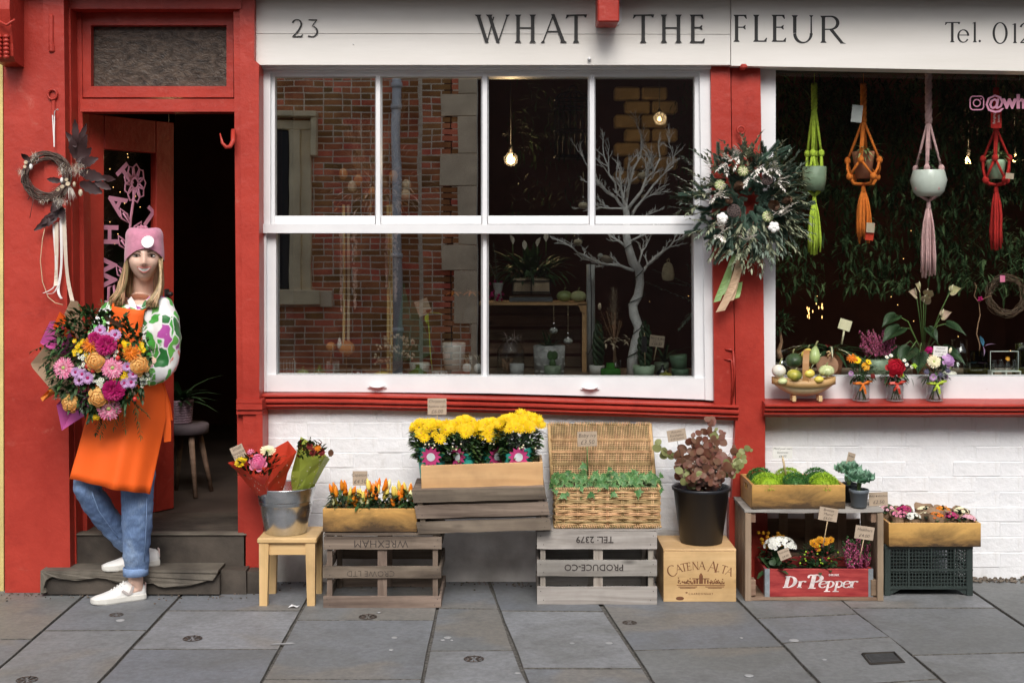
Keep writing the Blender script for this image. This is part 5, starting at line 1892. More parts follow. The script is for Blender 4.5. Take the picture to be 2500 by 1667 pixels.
for s_ in(-1,1):
 for i in range(nx+1):lt.box((-qw/2+.026+(qw-.052)*i/nx,s_*(qd/2-.005),qh/2+.016),(.0035,.004,qh-.045))
 for j in range(nz+1):lt.box((0,s_*(qd/2-.0055),.042+(qh-.056)*j/nz),(qw-.05,.0042,.0035))
for s_ in(-1,1):
 for i in range(13):lt.box((s_*(qw/2-.005),-qd/2+.026+(qd-.052)*i/12,qh/2+.016),(.004,.0035,qh-.045))
 for j in range(nz+1):lt.box((s_*(qw/2-.0055),0,.042+(qh-.056)*j/nz),(.0042,qd-.05,.0035))
lt.build('lattice','green_plastic',t,kind='stuff')
mb = MB();mb.box((0,0,.034),(qw-.03,qd-.03,.006));mb.build('floor','green_plastic',t)
Yz = -.272
x0,x1 = P(2170,0,Yz).x,P(2395,0,Yz).x
hz_ = 58*kk(Yz)
trough('honey coloured trough of paper wrapped kalanchoes on the green plastic crate',(x0+x1)/2,Yz,x1-x0,.24,hz_,qh+.002,'wood_burnt_light','wood_burnt_plain')
ks = [('petal_white','cream white flowered',2228,1263,-.2),('petal_pink','pink flowered',2195,1258,-.17),('petal_orange','salmon flowered',2285,1262,-.2),('petal_magenta','deep pink flowered',2320,1262,-.19),('petal_palepink','pale pink flowered',2362,1268,-.19),('petal_palepink','blush flowered back row',2165,1246,-.10),('petal_magenta','magenta flowered back row',2205,1246,-.09),('petal_cream','cream flowered back row',2255,1248,-.09),('petal_orange','coral flowered back row',2300,1247,-.09),('petal_cream','ivory flowered back row',2345,1250,-.09)]
for i,(pm,lab,px,py,Y)in enumerate(ks):
 t = plant_at('kalanchoe_plant','baby kalanchoe in kraft paper, %s, %s'%(lab,['second from the left at the front','at the front left corner','in the middle of the front row','second from the right at the front','at the front right corner','at its left end','second from its left','in its middle','second from its right','at its right end'][i]),px,py+40,Y,'baby kalanchoes in the honey coloured trough')
 kq2 = kk(Y)
 mb = MB()
 n = 14
 vs,fs = [],[]
 for(py_,f)in((py+30,.6),(py+6,.95),(py-4-(8 if i in(2,7)else 0),1.1)):
  for a in range(n):
   an = 2*PI*a/n
   vs.append((P(px,0,Y).x+cos(an)*21*f*kq2,Y+sin(an)*19*f*kq2,P(px,py_,Y).z+(.012*sin(an)+.006*sin(3*an+i)if f>1 else 0)))
 for j in range(2):
  for a in range(n):fs.append((j*n+a,j*n+(a+1)%n,(j+1)*n+(a+1)%n,(j+1)*n+a))
 mb.add(vs,fs,0,False)
 mb.build('paper_wrap','kraft_paper',t,world=True)
 mb = MB()
 bush(mb,P(px,py+5,Y),(.028,.026,.018),26,.026,.02,0,'round',.3)
 mb.build('foliage','leaf_dark',t,world=True,kind='stuff')
 mb = MB()
 for q in range(30):
  d = Vector((R.gauss(0,1),R.gauss(0,1),abs(R.gauss(0,1)))).normalized()
  p = P(px,py-2,Y)+Vector((d.x*.030,d.y*.028-.008,d.z*.018))
  mb.merge(flower_daisy(.0075,5,1,.9,.35,.2,.1,q),Matrix.Translation(p)@aim(d+Vector((0,-.3,.2))).to_matrix().to_4x4())
 mb.build('flower_head',[pm,'flower_eye_green'],t,world=True,kind='stuff')
price_sign(2144.5,1217.5,46,33,-.24,['Baby Kalanchoe','£2.50'],'kraft card reading Baby Kalanchoe 2.50 above the honey coloured trough',tilt=-.03,stick=(2150,1262),lsize=[.42,.75])
mat('gum',(.33,.33,.33),.7,.15);mat('brass_stud',(.085,.062,.050),.55,.3,40,metal=.4);mat('iron_cover',(.055,.058,.06),.6,.3,40,.4,metal=.3);mat('paper_white',(.78,.78,.78),.7,.05)
for i,(px,py,lab)in enumerate([(470,1559,'in the slab left of centre'),(898,1506,'in the slab before the WREXHAM crate'),(1157,1609,'in the slab at the bottom centre'),(66,1660,'at the bottom left corner'),(284,1501,'before the white shoe, worn down'),(1537,1520,'in the slab before the wine box, worn down')]):
 p = ground(px,py)
 t = thing('pavement_stud','small round bronze flower stud '+lab,'stud',(p.x,p.y,.0015),0,'round studs let into the paving')
 mb = MB()
 mb.tube([(cos(2*PI*k/20)*.037,sin(2*PI*k/20)*.034,.001)for k in range(21)],.0016,5,cap=False)
 for k in range(8):
  a = 2*PI*k/8
  mb.tube([(cos(a)*.008,sin(a)*.008,.0015),(cos(a)*.034,sin(a)*.034,.0015)],[.001,.0032],5)
 if 'worn' in lab:t.scale = (.8,.8,.6)
 mb.build('rosette','brass_stud',t)
gums = [(294,1514,1.2),(1093,1556,1),(1081,1562,.6),(963,1556,.8),(1487,1570,1),(1397,1570,.7),(1938,1563,1.3),(1829,1649,1.1),(1263,1643,.7),(1103,1563,.4),(925,1495,.5),(1810,1557,.5),(2013,1610,.6),(955,1586,.6)]
GUML = ['large and round before the white shoe','right of centre in a row, below the WREXHAM crate','tiny, just left below another gum spot','left one below the WREXHAM crate','below the pale grey crate, near a long joint','faint, below the pale grey crate, further left','biggest, below the open crate','lowest, right of centre','lowest in the middle','tiny, on the long joint under the WREXHAM crate','tiny, right beside the crate foot','small, left of the biggest one','small, before the drain cover','small, under the stud before the WREXHAM crate']
for i,(px,py,s_)in enumerate(gums):
 p = ground(px,py)
 mb = MB();mb.lathe([(.016*s_,0),(.0145*s_,.0012),(.006*s_,.0018)],9,sy=1.0)
 o = mb.build('chewing_gum','gum',None,loc=(p.x,p.y,.001),rot=(0,0,ru(0,6)))
 tag(o,'pale gum spot on the paving, '+GUML[i],'chewing gum','gum spots on the paving')
p = ground(717,1483)
mb = MB();mb.add([(-.024,-.006,.002),(-.01,.01,.012),(.012,.012,.004),(.026,.002,.010),(.016,-.010,.003),(.0,-.012,.010)],[(0,5,1),(1,5,2),(2,5,4),(2,4,3)])
tag(mb.build('paper_scrap','paper_white',None,loc=(p.x,p.y,.001)),'crumpled scrap of white paper on the paving beside the stool','litter')
p = ground(690,1572)
mb = MB();mb.add([(-.05,-.006,.001),(-.02,.008,.002),(.0,.004,.002),(.03,.012,.003),(.05,.004,.002),(.03,-.006,.001),(.0,-.01,.002),(-.03,-.012,.001)],[(0,7,6,5,4,3,2,1)][::-1])
tag(mb.build('tape_scrap','gum',None,loc=(p.x,p.y,.0015)),'torn strip of grey tape stuck across a paving joint','litter')
pts = [ground(x,y)for x,y in((2106,1597),(2184,1594),(2207,1617),(2126,1622))]
t = thing('drain_cover','small square iron drain cover set in the paving at lower right','drain cover',(pts[0]+pts[2])/2)
mb = MB()
for i in range(4):
 a,b = pts[i],pts[(i+1)%4]
 mb.tube([a+Vector((0,0,.002)),b+Vector((0,0,.002))],.006,4)
mb.build('frame','dark_gap',t,world=True)
cc = (pts[0]+pts[2])/2
mb = MB();mb.prism([cc+(p-cc)*.86+Vector((0,0,.004))for p in pts][::-1],(0,0,-.006));mb.build('lid','iron_cover',t,world=True)
mat('grit',(.12,.095,.07),.9,.5,60,island=.5)
mb = MB()
for q in range(420):
 x = ru(-2.3,2.4)
 y = (-.02 if x<1.05 else.03)-abs(R.gauss(0,.05))-(.20 if x<-1.15 else 0)
 if R.random()<.75:mb.ell((x,y,.003),(ru(.002,.006),ru(.002,.005),.003),5,4)
 else:mb.leaf((x,y,.004),(R.gauss(0,1),R.gauss(0,1),.15),ru(.012,.028),.010,bend=.2,n=2)
for q in range(60):mb.leaf((ru(-2.2,2.3),ru(-1.3,-.3),.002),(R.gauss(0,1),R.gauss(0,1),.1),ru(.006,.016),.006,n=1)
o = mb.build('grit','grit',None,kind='stuff')
# ================================================================ INSIDE THE WINDOWS
mat('ceramic_sage',(.20,.27,.18),.5,.12,30,.1,60);mat('ceramic_mint',(.42,.58,.40),.45,.1,30);mat('ceramic_grey',(.42,.43,.42),.6,.12,40,.1);mat('ceramic_white',(.70,.69,.66),.4,.08)
mat('ceramic_green',(.10,.19,.11),.5,.15,20);mat('terracotta',(.36,.14,.075),.8,.2,20,.2);mat('pot_pattern_white',(.66,.66,.64),.6,.1);mat('ceramic_pale',(.62,.66,.60),.25,.08)
mat('glass_green',(.06,.26,.035),.08,.2,8,transl=.35);glass('glass_dark',.14,(.10,.16,.22),.02);glass('glass_clear',.07,(.90,.93,.92),.01);glass('glass_olive',.10,(.30,.34,.05),.02);glass('jar_glass',.05,(.95,.97,.97),.01)
mat('gourd_green',(.33,.42,.16),.35,.25,14,.1,30);mat('gourd_pale',(.55,.60,.30),.35,.15,10);mat('gourd_yellow',(.66,.52,.09),.35,.15,8);mat('gourd_dark',(.018,.045,.020),.4,.3,22,.3,40,col2=(.05,.09,.03));mat('gourd_white',(.74,.70,.60),.35,.08,8)
mat('gourd_striped',(.10,.16,.03),.35,.2,9,col2=(.55,.48,.07),stretch=(2.5,2.5,.5));mat('gourd_stem',(.22,.22,.09),.7,.2)
mat('branch_white',(.80,.80,.80),.8,.15,30,.3,60);mat('dried_cream',(.58,.48,.34),.85,.2,30,island=.2,transl=.15);mat('dried_brown',(.28,.16,.09),.85,.25,30,island=.25)
mat('dried_rose',(.60,.44,.38),.85,.25,30,island=.25);mat('pampas',(.74,.58,.40),.9,.15,30,island=.2,transl=.25);mat('ribbon_straw',(.62,.44,.18),.6,.1);mat('bauble_fill',(.62,.50,.36),.7,.3,40);mat('bird_feather',(.40,.33,.25),.8,.3,40)
mat('loofah',(.60,.50,.32),.9,.2,50,.6,90);mat('cable_black',(.010,.010,.010),.5,.1);mat('iron_black',(.014,.013,.013),.6,.2);mat('cloth_green',(.012,.11,.055),.75,.25,5,.2,20);mat('stone_block',(.40,.30,.17),.85,.25,10,.5,30);mat('rope_twine',(.50,.38,.22),.9,.2,40)
mat('wood_planter',(.36,.28,.19),.8,.3,10,.3,50,stretch=(3,3,.6));mat('silver_birch',(.46,.48,.48),.5,.25,10,.3)
petal('petal_blush',(.62,.42,.34),(.45,.42,.20));mat('ceramic_blue',(.12,.38,.62),.4,.2,20);petal('thistle_blue',(.13,.12,.19))
emis('bulb_glow',(1.0,.62,.22),12);emis('fairy_light',(1.0,.55,.18),3)
emis('bulb_filament',(1.0,.66,.25),7)
leafmat('backdrop_leaf',(.050,.086,.036),island=.5,transl=.1,rough=.8,spec=.08);leafmat('variegated',(.10,.20,.06),col2=(.45,.50,.22))
for nm,c in(('yarn_lime',(.44,.58,.055)),('yarn_orange',(.66,.17,.02)),('yarn_pink',(.62,.38,.38)),('yarn_red',(.46,.018,.014))):mat(nm,c,.95,.18,60,.5,160)
def spot(px,Y,z=None):
 p = P(px,HZ,Y);p.z = SH if z is None else z
 return p
def lathe_item(name,label,cat,px,Y,prof,m,group=None,part='body',z=None,n=24,lobes=0,ldep=0,sx=1):
 """prof: (half width px, row) from foot to top"""
 k = kk(Y)
 b = spot(px,Y,z)
 t = thing(name,label,cat,b,0,group)
 mb = MB()
 foot = prof[0][1]
 mb.lathe([(max(.0005,w*k),(foot-y)*k)for w,y in prof],n,lobes=lobes,ldep=ldep)
 mb.build(part,m,t)
 return t
def gourd(label,c,r,m,lobes=0,ld=.0,squash=.8,stem=.02,name='gourd',pear=0,tilt=(0,0),group='gourds',pebble=0):
 t = thing(name,label,'gourd',c,0,group)
 t.rotation_euler = (tilt[0],tilt[1],0)
 mb = MB()
 prof = []
 for i in range(13):
  a = -PI/2+PI*i/12
  rr = max(.002,r*cos(a))
  z = r*squash*(sin(a)+1)
  if pear and i>6:rr*=1-pear*(i-6)/6*.5;z+=r*pear*((i-6)/6)**1.5
  prof.append((rr,z))
 mb.lathe(prof,28,lobes=lobes,ldep=ld)
 if pebble:mb.v = [(x+noise.noise(Vector((x,y,z))*60)*pebble,y+noise.noise(Vector((y,z,x))*60)*pebble,z+noise.noise(Vector((z,x,y))*60)*pebble)for x,y,z in mb.v]
 mb.build('flesh',m,t)
 mb = MB();zt = prof[-1][1]
 mb.tube([(0,0,zt-.004),(.001,0,zt+stem*.5),(.006,-.002,zt+stem)],[.006,.0035,.004],7)
 mb.build('stalk','gourd_stem',t)
 return t
def leaves_part(t,name,mats,fn,world=True,kind='stuff'):
 mb = MB();fn(mb)
 return mb.build(name,mats,t,world=world,kind=kind)
for px,w,lab in((700,22,'ribbed clear glass tumbler at the left end of the window shelf'),(813,15,'ribbed clear glass tumbler behind the dried orange thistle heads')):
 t = lathe_item('glass_tumbler',lab,'glass',px,.22,[(w,917),(w,880),(w*.94,877),(w*.94,876)],'glass_clear','ribbed glass tumblers')
 mb = MB()
 for i in range(18):
  a = 2*PI*i/18
  mb.tube([(cos(a)*w*kk(.22),sin(a)*w*kk(.22),z)for z in(.002,.07)],.0016,4)
 mb.build('ribs','ceramic_grey',t,kind='stuff')
gourd('pale green mottled gourd low at the left end of the window shelf',spot(739,.12),.031,'gourd_green',9,.03,.62,.014)
gourd('yellow gourd in front of the bud vase of dried flowers',spot(932,.12),.035,'gourd_yellow',0,0,.42,.008)
def bud_vase(px,Y,label,m,h0=917,top=888,w=14):
 return lathe_item('bud_vase',label,'vase',px,Y,[(w*.55,h0),(w,h0-8),(w*.98,h0-13),(w*.35,h0-21),(w*.22,h0-25),(w*.24,top-1),(w*.32,top)],m,'small ribbed bud vases',lobes=14,ldep=.05,n=42)
bud_vase(780,.14,'small clear ribbed bud vase beside the mottled gourd','glass_green')
bud_vase(876,.13,'small dark ribbed bud vase left of the yellow gourd','glass_dark',top=900,w=17)
tv = bud_vase(979,.13,'dark blue ribbed bud vase holding dried honesty and bunny tails','glass_dark',top=892,w=20)
bud_vase(1020,.12,'bright green ribbed bottle vase in front of a pale pot','glass_green',top=886,w=22)
t = thing('dried_flowers','spray of small cream dried seed heads in the dark blue bud vase','dried flowers',spot(979,.13))
mb = MB()
for i in range(26):
 tip = P(979+ru(-62,34),870+ru(-52,14),.13+ru(-.03,.06))
 b = P(977,905,.13)
 mb.tube([b,b.lerp(tip,.5)+Vector((0,0,.012)),tip],.0008,4,1)
 for j in range(4):
  mb.ell(tip+Vector((ru(-.014,.014),ru(-.01,.01),ru(-.014,.01))),(.0055,.003,.007),6,4,0)
mb.build('seed_heads',['dried_cream','dried_brown'],t,world=True,kind='stuff')
t = lathe_item('plant_pot','pale grey green pot behind the bright green bottle vase','pot',1024,.22,[(24,917),(25,886),(24,885)],'ceramic_pale','plant pots on the window shelf')
t = lathe_item('cup','small white cup printed with round spectacles','cup',1074,.12,[(19,917),(20,904),(20,902),(18,902)],'ceramic_white')
mb = MB()
for c in(1066,1081):
 mb.tube([P(c+7*cos(a),911+6*sin(a),.12-.04)for a in[2*PI*i/14 for i in range(15)]],.0007,4,cap=False)
mb.build('spectacles_print','pen_ink',t,world=True)
for i,(x,y,w)in enumerate(((846,850,21),(808,846,13))):
 t = thing('thistle_head',['large dried orange thistle head in the left pane','smaller dried orange thistle head left of the large one'][i],'dried flower',P(x,y,.18),0,'dried orange thistle heads')
 mb = MB();mb.ell((0,0,0),(w*.0019,w*.0019,w*.0017),14,9,0)
 for q in range(120):
  d = Vector((R.gauss(0,1),R.gauss(0,1),R.gauss(-.7,.6))).normalized()
  mb.leaf(d*w*.0018,d+Vector((0,0,.5)),.016,.006,mi=1,n=1)
 mb.build('bracts',['dried_orange','dried_brown'],t,kind='stuff')
 mb = MB();mb.tube([(0,0,-.02),P(x,917,.18)-P(x,y,.18)],.002,5);mb.build('stalk','dried_brown',t)
t = thing('glass_teardrop','small white glass bird drop hanging beside the orange thistle heads','ornament',P(829,842,.16))
mb = MB();mb.lathe([(.001,.035),(.006,.03),(.014,.0),(.012,-.014),(.001,-.022)][::-1],16);mb.build('body','ceramic_pale',t)
mb = MB();mb.tube([(0,0,.033),(.001,0,.045),(0,0,.05)],.0012,5);mb.build('loop','strap_metal',t)
for px,col,i in((839,'ribbon_straw',0),(850,'dried_cream',1),(947,'ribbon_straw',2),(955,'ribbon_straw',3)):
 t = thing('hanging_ribbon',['straw coloured ribbon hanging left of the others in the left pane','pale cream ribbon hanging next to the leftmost straw ribbon','left one of a close pair of straw ribbons before the drainpipe reflection','right one of a close pair of straw ribbons before the drainpipe reflection'][i],'ribbon',P(px,560,.22),0,'long ribbons hanging in the left window')
 mb = MB();mb.ribbon([P(px,500,.22),P(px+1,700,.22),P(px,870 if i<2 else 915,.22)],.013,(1,0,0));mb.build('strip',col,t,world=True)
for i,(px,y1,w)in enumerate(((833,760,5),(866,755,11),(944,700,6),(966,735,9))):
 t = thing('hanging_amaranth',['thin','fullest','short','long pale'][i]+' tassel of dried amaranth hanging '+['beside the leftmost straw ribbon','right of the cream ribbon','left of the ribbon pair','right of the ribbon pair'][i],'dried flower',P(px,560,.2),0,'dried amaranth tassels in the left window')
 mb = MB()
 for q in range(150):
  v = R.random()**.8
  p = P(px+R.gauss(0,w*.45)*(1-.75*v),540+(y1-540)*v,.2+ru(-.015,.015))
  mb.ell(p,(.0045,.004,.007),5,3)
 mb.build('seeds','dried_rose',t,world=True,kind='stuff')
t = thing('dried_arrangement','hanging arrangement of pampas, teasels and dried blooms behind the upper left panes','dried flowers',P(920,500,.3))
mb = MB()
for i in range(7):
 b = P(900+ru(-30,50),490,.32)
 tip = P([840,880,905,985,975,940,860][i],[300,300,290,235,260,330,380][i],.3+ru(0,.12))
 for q in range(260):
  v = R.random()**.7
  p = b.lerp(tip,.25+.75*v)+Vector((R.gauss(0,.018)*(1.25-v),R.gauss(0,.012),0))
  d = (tip-b).normalized()+Vector((ru(-.7,.7),ru(-.5,.5),ru(-.4,.4)))
  mb.leaf(p,d,.045,.009,n=1,bend=.5)
mb.build('pampas_plumes','pampas',t,world=True,kind='stuff')
mb = MB()
for q in range(420):
 u,v = R.gauss(0,1),R.gauss(0,1)
 p = P(920+u*62,462+v*30,.26+ru(-.06,.08))
 mb.leaf(p,(u,ru(-1,.2),v*-.6+ru(-.5,.8)),ru(.03,.06),.013,mi=R.choice((0,1,2,2)),n=2)
mb.build('dried_leaves',['dried_brown','dried_orange','dried_rose'],t,world=True,kind='stuff')
for x,y,mm in((838,425,'dried_orange'),(860,455,'dried_cream'),(910,470,'dried_orange'),(960,430,'dried_orange'),(992,452,'dried_cream'),(990,475,'dried_cream'),(875,440,'dried_orange'),(936,450,'dried_brown')):
 mb = MB();mb.ell((0,0,0),(.022,.022,.028),10,8)
 for q in range(40):
  d = Vector((R.gauss(0,1),R.gauss(0,1),R.gauss(0,1))).normalized()
  mb.leaf(d*.022,d+Vector((0,0,.3)),.018,.005,n=1)
 mb.build('teasel',mm,t,loc=P(x,y,.2)-wm(t).translation)
for i,px in enumerate((1108,1150)):
 t = lathe_item('vase',['tall clear vase with orange lilies, left one of two','tall clear vase with orange lilies, right one of two'][i],'vase',px,.34,[(16,912),(20,850),(19,780),(8,735),(7,715),(10,705)],'glass_clear','clear lily vases')
 mb = MB()
 for q in range(7):
  a = q*.9
  mb.leaf((0,0,.39),(cos(a),sin(a)-.4,.8),.05,.016,bend=.8,mi=0,shape='lance')
 mb.build('lily',['petal_orange'],t)
for i,px in enumerate((1140,1168)):
 t = thing('keyring_ornament',['cream wooden keyring with a looped tassel, left of two','cream wooden keyring with a looped tassel, right of two'][i],'ornament',P(px,898,.1),0,'cream keyring ornaments')
 mb = MB();mb.lathe([(.001,-.006),(.020,-.006),(.022,0),(.020,.006),(.001,.006)],20,M=Matrix.Rotation(PI/2,4,'X'));mb.build('disc','ceramic_white',t)
 mb = MB()
 for q in range(3):mb.tube([(.0,0,.018),(-.01+q*.012,0,.05),(-.022+q*.014,.004,.060)],.0022,5)
 mb.build('tassel','dried_cream',t)
t = lathe_item('plant_pot','tall pale stone pot behind the cream keyrings','pot',1108,.3,[(20,914),(27,870),(29,838),(27,837)],'ceramic_white','plant pots on the window shelf')
t = thing('leaning_cloth','dark green folded garden cloth leaning inside the left pane','cloth',P(1000,870,.55))
mb = MB()
for(a,b,c_)in(((985,690),(1030,880),(960,880)),((1000,720),(1062,860),(1010,885))):
 mb.prism([P(*a,.55),P(*b,.5),P(*c_,.52)][::-1],(0,.02,0))
mb.build('fold','cloth_green',t,world=True)
t = thing('kraft_tag','kraft tag on a green slipper orchid in the left pane','tag',P(1033,750,.2))
mb = MB();mb.box((0,0,0),(.066,.0015,.075),rotM(0,-.35,.2));mb.build('card','kraft_card',t)
t = thing('orchid','slipper orchid bloom in front of the kraft tag','plant',P(1045,765,.17))
mb = MB();mb.leaf((0,0,0),(1,-.2,.2),.075,.025,mi=0);mb.leaf((0,0,0),(-.3,-.3,-1),.05,.03,mi=0);mb.leaf((0,0,0),(-1,-.2,.1),.035,.02,mi=1);mb.leaf((0,0,0),(.2,-.4,.8),.03,.03,mi=1)
mb.tube([(0,0,0),(.01,.02,-.2),(.02,.03,-.28)],.0022,5,0)
mb.build('bloom',['leaf_lime','petal_darkred'],t)
Yc_ = .40
t = thing('display_crate','wooden crate on its side used as a shelf behind the lower right pane','crate',spot(1310,Yc_+.12))
xL,xR = P(1170,0,Yc_).x,P(1432,0,Yc_).x
zt_ = P(0,738,Yc_).z
mb = MB();mb.box(((xL+xR)/2,Yc_+.13,zt_-.007),(xR-xL,.28,.014));mb.build('top_board','wood_pine',t,world=True)
mb = MB();mb.box((xR-.011,Yc_+.01,(zt_+SH)/2-.008),(.022,.03,zt_-SH-.018));mb.build('corner_post','wood_pine',t,world=True)
for i in range(5):
 z0 = SH+.005+(zt_-SH)*i/5
 mb = MB();mb.box(((xL+xR)/2,Yc_+.27,z0+.025),(xR-xL-.03,.01,.052));mb.build('back_slat','wood_brown',t,world=True)
 mb = MB();mb.box((xR-.006,Yc_+.14,z0+.025),(.010,.22,.05));mb.build('end_slat','wood_brown',t,world=True)
mb = MB();mb.prism([P(1410,742,Yc_-.01),P(1432,742,Yc_-.01),P(1428,764,Yc_-.01),P(1418,760,Yc_-.01)][::-1],(0,.012,0));mb.build('corner_block','wood_pine',t,world=True)
k = kk(Yc_+.05)
t = thing('zinc_planter','weathered oblong planter with metal hoops holding a peace lily and ferns','planter',P(1296,720,Yc_+.1))
b = P(1297,719,Yc_+.04)
mb = MB();mb.box((b.x,Yc_+.13,b.z+.040),(92*k,.15,.080),bev=.006);mb.build('body','wood_planter',t,world=True)
mb = MB()
for z in(.012,.066):mb.box((b.x,Yc_+.052,b.z+z),(96*k,.004,.006))
for x in(-46,0,46):mb.box((b.x+x*k,Yc_+.0505,b.z+.04),(.005,.004,.082))
mb.build('hoops','iron_black',t,world=True)
t = thing('tray','flat dark grey tray under the oblong planter','tray',P(1296,732,Yc_+.08))
mb = MB();a_ = P(1296,727,Yc_+.06);mb.box((a_.x,Yc_+.13,zt_+.011),(106*k,.2,.022),bev=.003);mb.build('slab','grey_plastic',t,world=True)
t = thing('peace_lily','peace lily and fern with white hooded flowers in the oblong planter','plant',P(1296,680,Yc_+.13))
def f_(mb):
 for q in range(230):
  u = ru(-1,1)
  bse = P(1296+u*34,680,Yc_+.13+ru(-.05,.05))
  d = Vector((u*.9+ru(-.6,.6),ru(-.9,.6),ru(.1,1)))
  p = bse+d.normalized()*ru(.0,.12)
  mb.leaf(p,d+Vector((0,0,-.2)),ru(.04,.09),.016,bend=.6,mi=R.choice((0,0,1)),shape='lance')
 for q in range(26):
  u = ru(-1,1)
  mb.leaf(P(1296+u*30,678,Yc_+.13),(u*.8,ru(-.7,.4),1.2),ru(.14,.22),.032,bend=.5,mi=1,shape='lance',n=5)
leaves_part(t,'foliage',['leaf_dark','leaf_mid'],f_)
for x,y in((1252,586),(1312,592),(1333,580),(1281,600)):
 mb = MB();mb.leaf((0,0,-.02),(ru(-.2,.2),-.3,1),.052,.026,fold=.6,bend=.2,shape='oval');mb.tube([(0,.004,-.02),(.0,.02,-.09)],.0018,5,1)
 mb.build('flower',['petal_white','stem_green'],t,loc=P(x,y,Yc_+.02)-wm(t).translation)
for i,(x,y,m)in enumerate(((1378,733,'gourd_green'),(1412,734,'gourd_pale'))):
 gourd(['olive green gourd on the crate shelf, partly hidden','pale green gourd with a dry stalk at the end of the crate shelf'][i],Vector((P(x,0,Yc_+.06-i*.03).x,Yc_+.06-i*.03,zt_)),.039,m,10,.02,.72,.016)
t = thing('fern_vase','grey vase of dried grey fern and pink blooms on the crate shelf','vase',P(1216,735,Yc_+.06))
mb = MB();mb.lathe([(.022,0),(.018,.04),(.026,.085),(.028,.09)],16);mb.build('body','ceramic_grey',t)
mb = MB()
sprig(mb,(0,0,.08),(-.1,-.1,1),.2,14,.03,.008,0,0,'lance',.05);sprig(mb,(.0,0,.08),(-.35,-.1,1),.15,10,.026,.007,0,0,'lance',.1)
for q in range(16):mb.ell((ru(-.05,.03),ru(-.03,.02),ru(-.0,.1)),(.008,.008,.008),6,4,1)
mb.build('fern',['leaf_grey','petal_magenta'],t,kind='stuff')
def bauble(label,px,py,r,Y,top_py,fill='bauble_fill'):
 c = P(px,py,Y)
 t = thing('glass_bauble',label,'bauble',c,0,'clear glass baubles')
 mb = MB();mb.ell((0,0,0),(r*kk(Y),)*3,20,14);mb.build('globe','glass_clear',t)
 mb = MB();mb.ell((0,0,-r*kk(Y)*.25),(r*kk(Y)*.8,r*kk(Y)*.8,r*kk(Y)*.55),12,8);mb.build('filling',fill,t)
 mb = MB();mb.lathe([(.005,0),(.005,.008),(.002,.010)],10,c=(0,0,r*kk(Y)*.96));mb.build('cap','zinc',t)
 mb = MB();mb.tube([(0,0,r*kk(Y)+.006),(0,0,(py-top_py)*kk(Y))],.0013,5);mb.build('string','rope_twine',t)
bauble('glass bauble hanging from the crate shelf edge, left one',1352,804,13,.36,742,'ceramic_white')
bauble('glass bauble with a white feather hanging from the crate shelf edge, right one',1387,829,14,.34,742,'ceramic_white')
bauble('glass bauble hanging highest in the white branch tree',1569,425,16,.26,375)
bauble('glass bauble at the left side of the white branch tree, upper pane',1424,498,15,.26,420)
bauble('glass bauble behind the meeting rail left of the white branch tree',1411,588,14,.24,540)
bauble('small glass bauble deep inside the white branch tree',1573,478,10,.34,440)
t = lathe_item('glass_jar','clear glass jar of bark and air plants on the window shelf','jar',1247,.24,[(32,917),(34,880),(33,855),(22,838),(22,826),(25,824)],'glass_clear')
mb = MB()
for q in range(40):mb.leaf((ru(-.04,.0),ru(-.03,.03),ru(0,.06)),(ru(-1,1),ru(-1,1),1),.04,.010,mi=0)
mb.build('bark',['dried_brown'],t,kind='stuff')
mb = MB()
for q in range(40):mb.leaf((ru(-.03,.04),ru(-.02,.02),.17),(ru(-1,1),ru(-1,1),ru(.2,1)),ru(.04,.08),.003,mi=0,n=3,bend=.6)
mb.build('air_plant',['dried_rose'],t,kind='stuff')
lathe_item('plant_pot','small speckled concrete pot in front of the glass jar','pot',1262,.14,[(16,918),(18,886),(16.5,885)],'ceramic_grey','plant pots on the window shelf')
t = lathe_item('plant_pot','grey pot patterned with white dragonflies holding a spiky palm','pot',1341,.24,[(36,917),(39,845),(37,844)],'ceramic_grey','plant pots on the window shelf',n=40)
mb = MB()
for i in range(5):
 for j in range(4):
  a = -PI/2+(i-2)*.5+(j%2)*.25
  c = Vector((cos(a)*38.6*kk(.24),sin(a)*38.6*kk(.24),.022+j*.034))
  Xx = Vector((-sin(a),cos(a),0))
  dn = Vector((cos(a),sin(a),0))
  for s_ in(-1,1):
   for e in(.4,-.1):
    mb.leaf(c+dn*.001,Xx*s_+Z*e,.013,.005,up=dn,n=2,bend=.2)
  mb.tube([c+Z*.007+dn*.001,c-Z*.010+dn*.001],.0012,4)
mb.build('dragonfly_pattern','pot_pattern_white',t,kind='stuff')
mb = MB()
for q in range(46):mb.leaf((ru(-.02,.02),ru(-.02,.02),.13),(R.gauss(0,.7),R.gauss(-.2,.6),ru(.3,1.2)),ru(.07,.12),.009,bend=.3,shape='strap',n=3)
mb.build('palm_leaves',['leaf_dark'],t,kind='stuff')
t = lathe_item('plant_pot','sage green pot holding a heart shaped cactus leaf','pot',1349,.12,[(19,921),(21,893),(19,892)],'ceramic_sage','plant pots on the window shelf')
mb = MB();mb.ell((0,0,.066),(.016,.006,.022),12,8);mb.ell((-.011,0,.105),(.015,.005,.022),12,8);mb.ell((.010,0,.105),(.015,.005,.022),12,8);mb.build('pads','leaf_mid',t)
t = lathe_item('birch_pole','silvery birch pole with a black wire loop standing beside the crate shelf','pole',1442,.42,[(11,912),(11,760),(10,650)],'silver_birch')
mb = MB();mb.tube([P(1441,640,.38),P(1444,720,.38),P(1444,850,.38),P(1436,866,.38),P(1430,860,.38)],.0022,5);mb.build('wire','cable_black',t,world=True)
lathe_item('plant_pot','white pot holding a braided snake plant beside the birch pole','pot',1457,.26,[(17,917),(19,895),(18,894)],'ceramic_white','plant pots on the window shelf')
